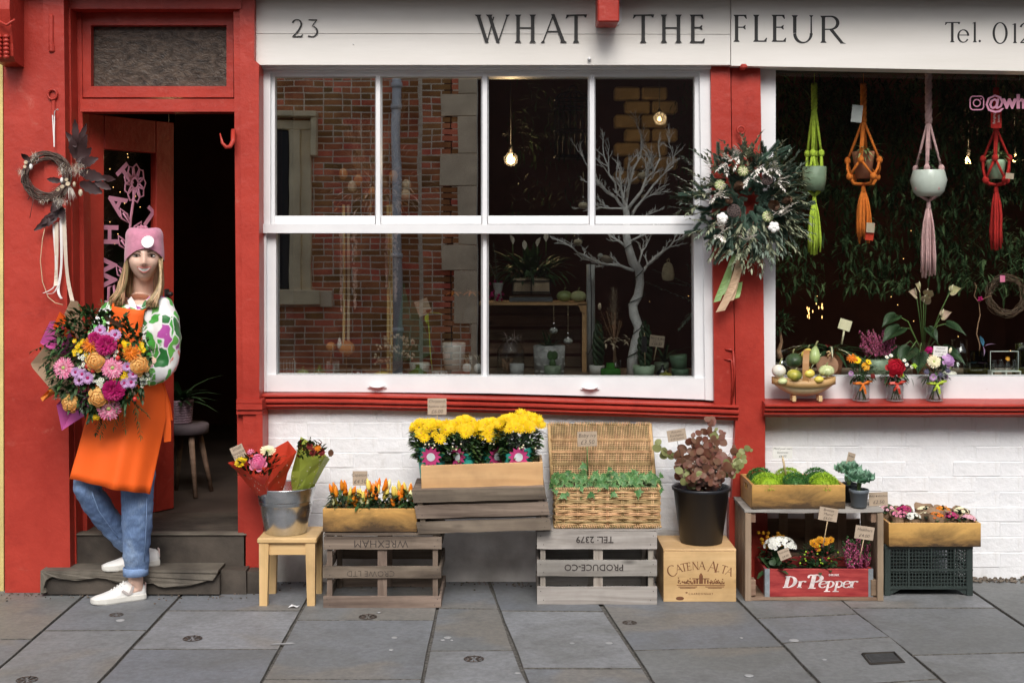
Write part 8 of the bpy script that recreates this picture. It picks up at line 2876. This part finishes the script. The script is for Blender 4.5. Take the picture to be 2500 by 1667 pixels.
def loft(mb,rings,n=18,yaw=0):
 """rings: (centre, rx, ry) horizontal ellipses; limbs use tube()"""
 vs,fs = [],[]
 for c,rx,ry in rings:
  for i in range(n):
   a = 2*PI*i/n
   x,y = rx*cos(a),ry*sin(a)
   vs.append((c[0]+x*cos(yaw)-y*sin(yaw),c[1]+x*sin(yaw)+y*cos(yaw),c[2]))
 for j in range(len(rings)-1):
  for i in range(n):fs.append((j*n+i,j*n+(i+1)%n,(j+1)*n+(i+1)%n,(j+1)*n+i))
 fs+=[tuple(range(n-1,-1,-1)),tuple(range((len(rings)-1)*n,len(rings)*n))]
 mb.add(vs,fs,0,True)
pe = thing('person','woman in a pink beanie, printed blouse, orange apron and jeans leaning by the door','person',ground(330,1470))
YW = -.55
H = P(352,622,-.32)
RH = Matrix.Rotation(.27,3,'Z')
def face_y(x,z,disp=True):
 """forward depth of the face at head-local x, z"""
 zz = z/(.112 if z<0 else.105)
 jaw = 1-(.25*max(0,-zz)**1.8)
 s_ = 1-(x/(.071*jaw))**2*.9-zz**2*.92
 y = .094*sqrt(max(0,s_))**.85
 if disp:
  g = lambda cx,cz,sx,sz:math.exp(-((x-cx)/sx)**2-((z-cz)/sz)**2)
  y+=.026*g(0,-.037,.0115,.012)+.015*g(0,-.018,.009,.022)-.010*1.25*(g(.031,-.006,.017,.011)+g(-.031,-.006,.017,.011))+.005*(g(.028,.010,.022,.008)+g(-.028,.010,.022,.008))
  y+=.006*(g(.042,-.040,.020,.016)+g(-.042,-.040,.020,.016))+.006*g(0,-.064,.028,.014)+.011*g(0,-.098,.020,.014)+.006*(g(.012,-.042,.007,.006)+g(-.012,-.042,.007,.006))
 return y
def FP(x,z,off=0):
 return H+RH@Vector((x,-face_y(x,z)-off,z))
bd = MB()
vs,fs = [],[]
NU,NV = 56,44
for j in range(NV+1):
 t_ = -PI/2+PI*j/NV
 z = sin(t_)*(.112 if t_<0 else.105)
 zz = sin(t_)
 jaw = 1-.25*max(0,-zz)**1.8
 rx = .071*jaw*max(.02,cos(t_))**.85
 for i in range(NU):
  a = 2*PI*i/NU
  x = rx*cos(a)
  if sin(a)>=0:y = -min(.2,.092*max(.02,cos(t_))**.8*sin(a)**.8*(1 if zz>0 else 1-.12*zz*zz)+(face_y(x,z)-face_y(x,z,False))*min(1,sin(a)*1.6))
  else:y = .095*max(.02,cos(t_))*-sin(a)*(1-.25*max(0,-zz))
  vs.append(H+RH@Vector((x,y,z)))
for j in range(NV):
 for i in range(NU):fs.append((j*NU+i,(j+1)*NU+i,(j+1)*NU+(i+1)%NU,j*NU+(i+1)%NU))
fs+=[tuple(range(NU)),tuple(range((NV+1)*NU-1,NV*NU-1,-1))]
bd.add(vs,fs,0,True)
for s_ in(-1,1):bd.ell(H+RH@Vector((s_*.070,.012,-.005)),(.010,.018,.030),8,8)
nb,sL,sR = P(345,728,-.285),P(400,752,-.36),P(283,752,-.23)
bd.tube([H+RH@Vector((0,.045,-.05)),H+RH@Vector((-.004,.050,-.11)),nb+Vector((0,.030,.02)),nb+Vector((0,.02,0))],[.048,.043,.045,.056],14)
ch,wa,hp = P(342,800,-.29),P(322,905,-.29),P(302,985,-.30)
loft(bd,[(nb+Vector((0,.02,-.008)),.060,.056),(P(343,752,-.288),.135,.075),(ch,.150,.095),(wa,.125,.090),(hp,.165,.115),(P(303,1020,-.3),.15,.10)],yaw=YW)
hL,kL,aL = P(328,1000,-.35),P(336,1215,-.38),P(331,1412,-.325)
hR,kR,aR = P(272,1000,-.28),P(208,1195,-.40),P(330,1352,-.215)
for h_,k_,a_ in((hL,kL,aL),(hR,kR,aR)):
 bd.tube([h_+Vector((0,0,.05)),h_,h_.lerp(k_,.5),k_,k_.lerp(a_,.3),k_.lerp(a_,.7),a_],[.06,.074,.060,.040,.042,.035,.033],14)
bd.tube([aL,P(335,1432,-.312),P(305,1448,-.335),P(258,1462,-.37)],[.034,.031,.022,.014],10)
bd.tube([aR,P(345,1368,-.2),P(310,1378,-.23),P(262,1386,-.255)],[.032,.029,.020,.012],10)
eL,hdL = P(408,862,-.34),P(322,925,-.50)
eR,hdR = P(226,862,-.34),P(262,935,-.50)
for s_,e_,h_ in((sL,eL,hdL),(sR,eR,hdR)):
 bd.tube([s_.lerp(nb,.35),s_,s_.lerp(e_,.5),e_,e_.lerp(h_,.5),h_],[.045,.043,.036,.031,.028,.025],12)
def hand(mb,w,d,curl):
 X_,U_,F_ = frame_of(d)
 mb.ell(w+F_*.045,(.040,.040,.020),10,8)
 mb.tube([w,w+F_*.07],[.026,.034],10,flat=.55)
 for i,L in enumerate((.066,.074,.070,.056)):
  b = w+F_*.08+X_*(i-1.5)*.019
  mb.tube([b-F_*.015,b+F_*L*.4,b+F_*L*.62+U_*curl*.024,b+F_*L*.5+U_*curl*.05],[.0095,.0088,.008,.0065],8)
 b = w+F_*.03-X_*.034
 mb.tube([b+X_*.012,b-X_*.014+F_*.02,b-X_*.010+F_*.045+U_*curl*.022,b+F_*.06+U_*curl*.042],[.012,.0105,.0095,.0075],8)
hand(bd,hdL,Vector((-1,-.25,.1)),-1);hand(bd,hdR,Vector((1,-.35,.0)),-1)
o = link('body',remesh(bd,.0036,1,'skin'),pe);o.location = -pe.location
body = o;WM[body.name] = Matrix.Identity(4)
def bp(mb,name,m,parent=None,label=None):return mb.build(name,m,parent or body,world=True,label=label)
for s_ in(-1,1):
 mb = MB();mb.ell(FP(s_*.0315,-.0055,.002),(.0150,.004,.0050),12,8,0);mb.ell(FP(s_*.0315,-.0052,.0052),(.0058,.0025,.0048),10,8,1)
 bp(mb,'eye',['eye_white','iris'])
 mb = MB();mb.tube([FP(s_*(.0315+u*.017),-.0018+.0035*(1-u*u)-.004*(u*s_>.6),.0055-.002*abs(u))for u in(-1,-.6,-.2,.2,.6,1)],[.0010,.0020,.0026,.0026,.0022,.0012],6);bp(mb,'eyelashes','iris')
 mb = MB();mb.tube([FP(s_*(.014+.042*u),.0125+.0055*sin(u*2.9)-.003*u,.0015)for u in(0,.25,.5,.75,1)],[.0022,.0030,.0028,.0022,.001],6,flat=.6);bp(mb,'eyebrow','brow')
mb = MB()
def sm(u,lo,amp):return(u*.0285,-.0600+amp*.6*(u*u)+lo)
mb.add([FP(*sm(u,0,.010),.001)for u in(-1,-.75,-.5,-.25,0,.25,.5,.75,1)]+[FP(*sm(u,-.0145*(1-u*u),.010),.001)for u in(1,.75,.5,.25,0,-.25,-.5,-.75,-1)],[tuple(range(17,-1,-1))],0)
bp(mb,'mouth','mouth_dark')
mb = MB()
us = [-.85+1.7*i/12 for i in range(13)]
vs = [FP(*sm(u,.0005,.010),.0025)for u in us]+[FP(*sm(u,-.0125*(1-u*u*.8),.010),.0025)for u in us]
mb.add(vs,[(i,i+13,i+14,i+1)for i in range(12)],0,True);bp(mb,'teeth','teeth')
mb = MB()
mb.tube([FP(*sm(u,.0022,.010),.0015)for u in(-1.05,-.6,-.25,0,.25,.6,1.05)],[.0008,.0020,.0030,.0024,.0030,.0020,.0008],7,flat=.8)
mb.tube([FP(*sm(u,-.0165*(1-u*u),.010),.0015)for u in(-1.05,-.6,-.25,0,.25,.6,1.05)],[.0008,.0026,.0038,.0042,.0038,.0026,.0008],7,flat=.8)
bp(mb,'lips','lips')
mb = MB()
for s_ in(-1,1):mb.ell(FP(s_*.0065,-.0455,-.001),(.0022,.002,.0012),8,6)
bp(mb,'nostrils','mouth_dark')
mb = MB()
def lock(pts,r):
 n = len(pts)
 sm_ = []
 for i in range(n-1):
  for s_ in range(4):
   sm_.append(pts[i].lerp(pts[i+1],s_/4))
 sm_.append(pts[-1])
 for _ in range(3):sm_ = [sm_[0]]+[(sm_[i-1]+sm_[i]*2+sm_[i+1])/4 for i in range(1,len(sm_)-1)]+[sm_[-1]]
 m_ = len(sm_)
 mb.tube(sm_,[r*(.7+.5*sin(PI*i/m_))*(1 if i<m_*.8 else(m_-i)/(m_*.2))+.0006 for i in range(m_)],6,flat=.5)
for q in range(190):
 u = R.random()
 st = H+RH@Vector((-.075+ru(-.002,.016)*(1-u),-.040+.085*u,-.008))
 lock([st,P(309-u*6,660,-.37+.10*u)+Vector((ru(-.006,.006),0,0)),P(304-14*u+ru(-4,4),702,-.37+.1*u),P(288-10*u+ru(-14,16),735+ru(-6,14),-.37+.09*u)],ru(.0026,.0052))
for q in range(190):
 u = R.random()
 st = H+RH@Vector((.075-ru(-.002,.016)*(1-u),-.040+.085*u,-.008))
 lock([st,P(393+u*4,665,-.38+.10*u),P(391+6*u+ru(-6,3),705,-.41+.1*u),P(372-6*u+ru(-16,14),742+ru(-6,10),-.445+.07*u)],ru(.0026,.0052))
for q in range(26):
 x = ru(-.06,.06)
 lock([H+RH@Vector((x,.075,0)),H+RH@Vector((x*1.1,.085,-.09)),H+RH@Vector((x*1.25,.075,-.19))],.012)
mb.build('hair','hair_blonde',pe,world=True)
vs,fs = [],[]
NU,NV = 48,22
for j in range(NV+1):
 u = j/NV
 for i in range(NU):
  a = 2*PI*i/NU
  c_,s_ = cos(a),sin(a)
  zb = -.034+.060*max(0,-s_)**1.5+.004*c_
  rx,ry = .0845,.104
  if u<.45:
   z = zb+u/.45*(.066-zb);f = 1.0-.05*(u/.45)**2
   f+=.006*sin(PI*min(1,u/.36))
  else:
   w = (u-.45)/.55
   z = .066+.050*sin(w*PI/2);f = .95*cos(w*PI/2)**.68
   z+=.014*math.exp(-((c_-(1 if c_>0 else-1))/.55)**2)*sin(PI*min(1,w*1.1))**1.2
   f*=1+.03*math.exp(-((abs(c_)-1)/.4)**2)*sin(PI*w)
  f = max(f,.02)
  vs.append(H+RH@Vector((rx*f*c_+.001,ry*f*s_+.002,z))+Vector((noise.noise(Vector((a*2,z*30,1))),noise.noise(Vector((a*2,z*30,5))),0))*.0025*u)
for j in range(NV):
 for i in range(NU):fs.append((j*NU+i,j*NU+(i+1)%NU,(j+1)*NU+(i+1)%NU,(j+1)*NU+i))
fs.append(tuple(range(NV*NU,(NV+1)*NU)))
mb = MB();mb.add(vs,fs,0,True)
hat = mb.build('beanie','beanie_pink',pe,world=True)
mb = MB()
for q in range(70):
 d = Vector((R.gauss(0,1),R.gauss(0,1),abs(R.gauss(.3,.7)))).normalized()
 c = H+RH@Vector((-.004,-.01,.112))
 mb.tube([c,c+d*.016,c+d*.026+Vector((-.004,0,-.004-.004*R.random()))],[.005,.004,.002],5)
mb.build('pompom','beanie_pink',hat,world=True)
mb = MB()
c = H+RH@Vector((.018,-.1005,.056));n = 32
mb.add([c]+[c+Vector((cos(2*PI*i/n)*(.0265+.0016*(i%2)),.010*(cos(2*PI*i/n)**2)*.5-.012+(.016 if sin(2*PI*i/n)>0 else 0)*sin(2*PI*i/n),sin(2*PI*i/n)*(.0255+.0016*(i%2))))for i in range(n)],[(0,i+1,(i+1)%n+1)for i in range(n)],0,True)
mb.v = [(x,y-.006,z)for x,y,z in mb.v]
mb.build('badge','badge_white',hat,world=True)
bl_ = MB()
loft(bl_,[(P(344,742,-.288),.110,.075),(P(343,756,-.288),.178,.098),(ch,.175,.118),(wa,.150,.108),(P(312,950,-.3),.155,.115)],yaw=YW)
bl_.tube([P(376,742,-.33),P(394,748,-.36),P(404,782,-.37),P(405,825,-.37),P(404,862,-.36),P(400,890,-.37),P(388,906,-.40),P(368,918,-.44),P(352,922,-.46)],[.045,.052,.062,.066,.064,.058,.050,.042,.030],16)
bl_.tube([P(296,745,-.25),P(274,765,-.24),P(250,815,-.28),P(232,862,-.33),P(240,900,-.42),P(254,928,-.47)],[.048,.056,.062,.060,.048,.032],14)
o = link('blouse',remesh(bl_,.008,3,'blouse_print',.006,11),pe);o.location = -pe.location
mb = MB()
for pts in([P(366,722,-.35),P(378,730,-.39),P(356,752,-.432),P(338,764,-.425),P(350,738,-.40)],[P(320,724,-.33),P(330,740,-.385),P(336,764,-.42),P(318,752,-.40),P(311,734,-.34)]):
 mb.prism(pts,(0,.006,0))
mb.build('collar','blouse_print',pe,world=True)
je = MB()
loft(je,[(P(308,955,-.3),.160,.115),(P(303,990,-.3),.175,.125),(P(302,1020,-.3),.17,.12)],yaw=YW)
je.tube([hL+Vector((0,0,.04)),hL,hL.lerp(kL,.5),kL,kL.lerp(aL,.35),kL.lerp(aL,.7),P(332,1390,-.33)],[.08,.094,.085,.068,.066,.056,.051],16)
je.tube([hR+Vector((0,0,.04)),hR,hR.lerp(kR,.5),kR+Vector((.004,.01,0)),kR.lerp(aR,.25),kR.lerp(aR,.7),aR.lerp(kR,.12)],[.08,.094,.082,.062,.060,.048,.043],16)
o = link('jeans',remesh(je,.007,3,'denim',.006,14),pe);o.location = -pe.location
jeans = o;WM[jeans.name] = Matrix.Identity(4)
mb = MB();mb.lathe([(.050,-.034),(.054,-.033),(.0545,.0),(.051,.002)],28,c=P(331.5,1384,-.332),cap0=False,cap1=False);mb.build('cuff','denim_cuff',jeans,world=True)
mb = MB();mb.tube([P(358,1210,-.43),P(358,1260,-.42),P(355,1320,-.395),P(352,1370,-.378)],.0022,5);mb.tube([P(224,1200,-.455),P(240,1245,-.43),P(275,1295,-.36),P(306,1335,-.28)],.0022,5);mb.build('seam','denim_cuff',jeans,world=True)
def shoe(heel,toe,label,roll=0):
 d = toe-heel;L = d.length
 X_,U_,F_ = frame_of(d)
 up_ = U_
 mb = MB()
 secs = [(0,.030,.058,.0),(.05,.036,.070,.0),(.16,.038,.078,.0),(.30,.037,.088,.0),(.42,.038,.078,0),(.58,.043,.055,0),(.75,.045,.042,0),(.90,.038,.034,0),(.97,.026,.028,0),(1.0,.012,.022,0)]
 vs,fs = [],[];n = 16
 for t_,w,h,_ in secs:
  for i in range(n):
   a = 2*PI*i/n
   sx = math.copysign(abs(cos(a))**.8,cos(a));sz = sin(a)
   z = .020+(h-.020)*max(0,sz)**.8 if sz>0 else.020+.012*sz
   vs.append(heel+F_*(L*t_)+X_*(w*sx*(1-.25*max(0,sz)))+up_*z)
 for j in range(len(secs)-1):
  for i in range(n):fs.append((j*n+i,j*n+(i+1)%n,(j+1)*n+(i+1)%n,(j+1)*n+i))
 fs+=[tuple(range(n-1,-1,-1)),tuple(range((len(secs)-1)*n,len(secs)*n))]
 mb.add(vs,fs,0,True)
 s = mb.build('shoe','shoe_white',pe,world=True,label=label)
 mb = MB()
 vs,fs = [],[]
 for z,e in((0,-.001),(.006,.002),(.024,.002),(.026,-.002)):
  for side in(1,-1):
   for t_,w,h,_ in(secs if side>0 else secs[::-1]):
    vs.append(heel+F_*(L*(t_ if 0<t_<1 else t_+(e if t_ else-e)))+X_*side*(w+e)+up_*(z+(.006*(t_-.8)/.2 if t_>.8 and z<.01 else 0)))
 n = 2*len(secs)
 for j in range(3):
  for i in range(n):fs.append((j*n+i,(j+1)*n+i,(j+1)*n+(i+1)%n,j*n+(i+1)%n))
 fs.append(tuple(range(n)))
 mb.add(vs,fs,0,False);mb.build('sole','shoe_sole',s,world=True)
 mb = MB()
 for i in range(6):
  t_ = .40+i*.055;h = .083-i*.0072
  p = heel+F_*L*t_
  mb.tube([p-X_*.020+up_*(h-.008),p+up_*(h+.001),p+X_*.020+up_*(h-.008)],.0030,6)
 mb.build('laces','shoe_white',s,world=True)
 mb = MB()
 q = lambda t_,z,e=.0012:heel+F_*L*t_+X_*sd_*((.0385+e)*(1-max(0,(z-.03)/.08)*.32))+up_*z
 sd_ = 1 if X_.y<0 else-1
 mb.prism([q(.28,.034),q(.34,.034),q(.255,.074),q(.20,.074)],X_*sd_*.0015);mb.prism([q(.30,.032,.0018),q(.36,.030,.0018),q(.48,.050,.0018),q(.44,.056,.0018)],X_*sd_*.0015)
 mb.build('stripe_emblem','shoe_grey',s,world=True)
 mb = MB();mb.box((0,0,0),(.030,.006,.040),Matrix.Translation(heel-F_*.001+up_*.052)@Matrix((X_,F_,up_)).transposed().to_4x4(),bev=.002);mb.build('heel_tab','shoe_pink',s,world=True)
a,b = ground(353,1459),ground(222,1476)
shoe(a+Vector((0,0,.001)),b+Vector((0,0,.001)),'white trainer planted on the paving')
shoe(P(388,1376,-.16),Vector((P(249,1394,-.262).x,-.262,.112)),'white trainer resting on the door step')
def sheet(rows,nu,fold,mb,th=.0025,seed=0):
 """rows: (left, middle, right) world points; smooth quadratic across"""
 vs,fs = [],[]
 m = len(rows)
 for off in(0,th):
  for j,(l,c,r)in enumerate(rows):
   for i in range(nu+1):
    u = i/nu
    p = l*(1-u)*(1-2*u)+c*4*u*(1-u)+r*u*(2*u-1)
    f = fold*(j/(m-1))*(sin(u*11+seed+j*.15)*.6+.5*sin(u*23+j*.2))
    vs.append(p+Vector((0,off-f,0)))
 k = m*(nu+1)
 for j in range(m-1):
  for i in range(nu):
   a = j*(nu+1)+i
   fs.append((a,a+nu+1,a+nu+2,a+1));fs.append((k+a,k+a+1,k+a+nu+2,k+a+nu+1))
 for i in range(nu):
  for a,s_ in((i,1),((m-1)*(nu+1)+i,-1)):fs.append((a,a+1,k+a+1,k+a)if s_>0 else(a+1,a,k+a,k+a+1))
 for j in range(m-1):
  for a,s_ in((j*(nu+1),-1),(j*(nu+1)+nu,1)):fs.append((a,a+nu+1,k+a+nu+1,k+a)[::s_])
 mb.add(vs,fs,0,True)
def rows_lerp(rs,n):
 out = []
 for i in range(len(rs)-1):
  for s_ in range(n):out.append(tuple(rs[i][k_].lerp(rs[i+1][k_],s_/n)for k_ in range(3)))
 return out+[rs[-1]]
ap = MB()
sheet(rows_lerp([(P(242,900,-.37),P(308,905,-.48),P(383,900,-.33)),(P(225,960,-.38),P(308,965,-.49),P(402,960,-.34)),(P(212,1020,-.40),P(306,1030,-.50),P(405,1021,-.36)),(P(192,1095,-.44),P(294,1115,-.53),P(388,1105,-.40)),(P(170,1168,-.47),P(284,1195,-.545),P(368,1205,-.45))],4),48,.014,ap)
sheet(rows_lerp([(P(273,747,-.37),P(315,754,-.445),P(353,757,-.432)),(P(266,800,-.39),P(306,812,-.46),P(346,808,-.43)),(P(250,905,-.40),P(304,910,-.485),P(350,905,-.44))],4),16,.003,ap,seed=2)
ap_ = ap.build('apron','apron_orange',pe,world=True)
mb = MB();mb.tube([P(275,748,-.375),P(284,725,-.32),P(300,712,-.27)],.006,6,flat=.4);mb.tube([P(352,757,-.43),P(374,735,-.38),P(380,722,-.33)],.006,6,flat=.4);mb.build('neck_strap','apron_orange',ap_,world=True)
mb = MB();mb.ribbon([P(396,935,-.33),P(404,990,-.33),P(408,1040,-.335),P(409,1078,-.335)],[.02,.03,.034,.03],(1,.3,.1));mb.ribbon([P(396,935,-.33),P(410,985,-.31),P(415,1025,-.31)],[.016,.024,.026],(1,-.2,0));mb.build('tie','apron_orange',ap_,world=True)
mb = MB()
for i in range(9):mb.ell(P(322+i*3.6,752+7*sin(i*.42),-.44),(.0016,.0016,.0016),5,4)
mb.build('necklace','strap_metal',pe,world=True)
# ================================================================ BOUQUET
mat('wrap_orchid',(.56,.09,.33),.6,.1,8,.2,20);mat('ribbon_orange',(.80,.25,.03),.4,.08)
BQ = P(238,892,-.56)
t = thing('hand_bouquet','big round bouquet of pink, orange and magenta flowers held by the woman','bouquet',BQ)
def B_(x,y,out=1.0):
 px,py = 80+x/4.3556,720+y/4.3556
 r2 = ((px-240)/150)**2+((py-892)/150)**2
 Y = -.56-.13*sqrt(max(0,1-r2))*out
 return P(px,py,Y)
def bdir(p):
 d = p-(BQ+Vector((0,.16,0)))
 return Vector((d.x*.7,d.y*1.15,d.z*.7+.06))
mb = MB()
for q in range(1500):
 a,rr = ru(0,2*PI),sqrt(R.random())*.97
 x,y = 715+cos(a)*rr*560,700+sin(a)*rr*560
 if y<420:x-=60
 p = B_(x,y,ru(.3,.82))
 d = bdir(p)+Vector((R.gauss(0,.13),0,R.gauss(0,.13)))
 mb.leaf(p,d,ru(.03,.06),ru(.010,.02),bend=ru(.1,.6),mi=R.choice((0,0,1,1)),shape=R.choice(('oval','lance')))
for(x0,y0,x1,y1,mi)in((300,450,20,570,0),(260,600,110,740,0),(560,250,520,110,1),(760,220,750,70,1),(700,230,600,150,0),(900,330,1000,230,0),(960,300,1020,200,0),(1150,420,1200,330,1),(1180,620,1330,560,0),(1150,980,1180,1100,0),(1050,1120,1230,1250,1),(1080,1150,1160,1460,1),(950,1180,1000,1400,1),(900,1240,880,1380,1),(720,1290,690,1440,0),(760,1300,740,1460,1),(640,1240,600,1330,0),(420,1060,280,1080,2),(480,1090,540,1200,2),(600,1100,500,1050,2),(330,560,180,640,0),(450,380,330,300,0),(520,330,430,230,0),(1000,420,1060,380,0),(600,300,560,200,1),(400,1020,330,960,0)):
 a_,b_ = B_(x0,y0,.8),B_(x1,y1,.9)+Vector((0,-.02,0))
 d = b_-a_
 sprig(mb,a_,d,d.length,7,.030 if mi!=1 else.036,.012 if mi==0 else.007,mi,3,'oval' if mi==0 else 'lance',.06)
mb.build('foliage',['leaf_dark','leaf_mid','leaf_grey','stem_green'],t,world=True,kind='stuff')
mb = MB()
for q in range(30):
 a = ru(0,6.28);e = BQ+Vector((cos(a)*.12,.06,sin(a)*.12))
 mb.tube([e,P(275,930,-.50),P(292,965,-.44)+Vector((ru(-.02,.02),ru(-.02,.02),-.06))],.0026,5)
mb.build('stems','leaf_mid',t,world=True)
FB = [('ger',335,775,.047),('ger',855,775,.046),('ger',815,1205,.050),('ros',675,700,.038),('ros',1130,745,.038),('ros',705,1085,.038),('ros',400,1155,.034),('mag',785,535,.044),('mag',865,1010,.046),('mag',670,465,.03),('spi',620,530,.034),('spi',1050,625,.034),('lil',720,375,.026),('lil',880,425,.026),('lil',790,440,.022),('lil',590,880,.026),('lil',530,840,.024),('lil',1050,925,.026),('lil',1010,760,.022),('lil',500,905,.024),('lil',980,935,.024),('lil',1070,840,.022),('lil',460,820,.022)]
FN = {'ger':(lambda i:flower_gerbera(1,i),['petal_pink','flower_eye_green','petal_palepink'],'gerbera'),'ros':(lambda i:flower_rose(1,i,.9),['petal_apricot'],'rose'),'mag':(lambda i:flower_pom(1,150,.35,.2,i,.55),['petal_magenta'],'pompom_flower'),'spi':(lambda i:flower_pom(1,60,.62,.14,i,.6),['petal_orange'],'spider_flower'),'lil':(lambda i:flower_daisy(1,22,2,.22,.22,.30,.12,i),['petal_mauve','petal_magenta'],'daisy')}
for ky,x,y,r in FB:
 p = B_(x,y,1.04)
 bloom('bq_'+ky,*FN[ky][:2],t,p+Vector((0,-.006,0)),bdir(p)*1+Vector((0,-.05,0)),FN[ky][2],r)
for x,y,n in((490,530,8),(1000,545,7),(1165,550,5),(985,830,6),(910,930,7),(685,1285,5),(820,1110,4),(590,630,4),(480,640,4)):
 mb = MB()
 for q in range(n):
  p = B_(x+ru(-45,45),y+ru(-45,45),1.05)
  mb.merge(flower_daisy(.011,8,2,.4,.45,.4,.1,q),Matrix.Translation(p)@aim(bdir(p)).to_matrix().to_4x4())
 mb.build('yellow_spray',['petal_yellow','flower_eye'],t,world=True)
for x,y,n in((700,930,9),(640,890,5),(530,650,8),(660,605,6),(760,620,6),(850,630,6),(745,900,5),(1170,930,10),(1200,870,8),(500,760,5)):
 mb = MB()
 for q in range(n):
  p = B_(x+ru(-50,50),y+ru(-45,45),1.06)
  mb.merge(flower_daisy(.0075,9,1,.4,.3,.42,.1,q),Matrix.Translation(p)@aim(bdir(p)).to_matrix().to_4x4())
 mb.build('white_spray',['petal_white','flower_eye_green'],t,world=True)
for x,y in((590,735),(640,805),(575,760),(655,770),(905,670),(1085,1105)):
 mb = MB();mb.ell((0,0,0),(.010,.010,.011),10,8);mb.build('berry','berry_red',t,loc=B_(x,y,1.08)-BQ)
mb = MB()
for q in range(7):mb.leaf(B_(800+q*25,290+q*13,1.0),(ru(-.3,.3),-.6,1),.045,.016,mi=0,shape='lance')
mb.build('bronze_fern','dried_brown',t,world=True)
for i,(m_,pts,yy)in enumerate((('kraft_paper',[(500,135),(430,130),(300,420),(60,725),(75,765),(230,950),(420,1100),(520,900),(560,400)],-.50),('wrap_orchid',[(290,320),(240,325),(145,530),(330,640),(420,420)],-.515),('apron_orange',[(375,270),(330,235),(265,380),(300,420),(420,380)],-.52),('wrap_orchid',[(300,1120),(350,1360),(570,1215),(660,1000),(400,1000)],-.495),('ribbon_orange',[(225,975),(150,1050),(170,1085),(240,1000)],-.50))):
 mb = MB()
 P3 = []
 cx_ = sum(p[0]for p in pts)/len(pts);cy_ = sum(p[1]for p in pts)/len(pts)
 ring = [P(80+(x*1.14-90)/4.3556,720+(y*1.12-84)/4.3556,yy-.0008*((x-600)**2+(y-700)**2)**.5*.06)for x,y in pts]
 back = P(80+(cx_*.5+350)/4.3556,720+(cy_*.5+400)/4.3556,yy+.06)
 n = len(ring)
 mb.add(ring+[back]+[p+Vector((0,.0025,0))for p in ring]+[back+Vector((0,.0025,0))],[(i_,(i_+1)%n,n)for i_ in range(n)]+[((i_+1)%n+n+1,i_+n+1,2*n+1)for i_ in range(n)]+[(i_,i_+n+1,(i_+1)%n+n+1,(i_+1)%n)for i_ in range(n)])
 mb.build('paper_wrap',m_,t,world=True)
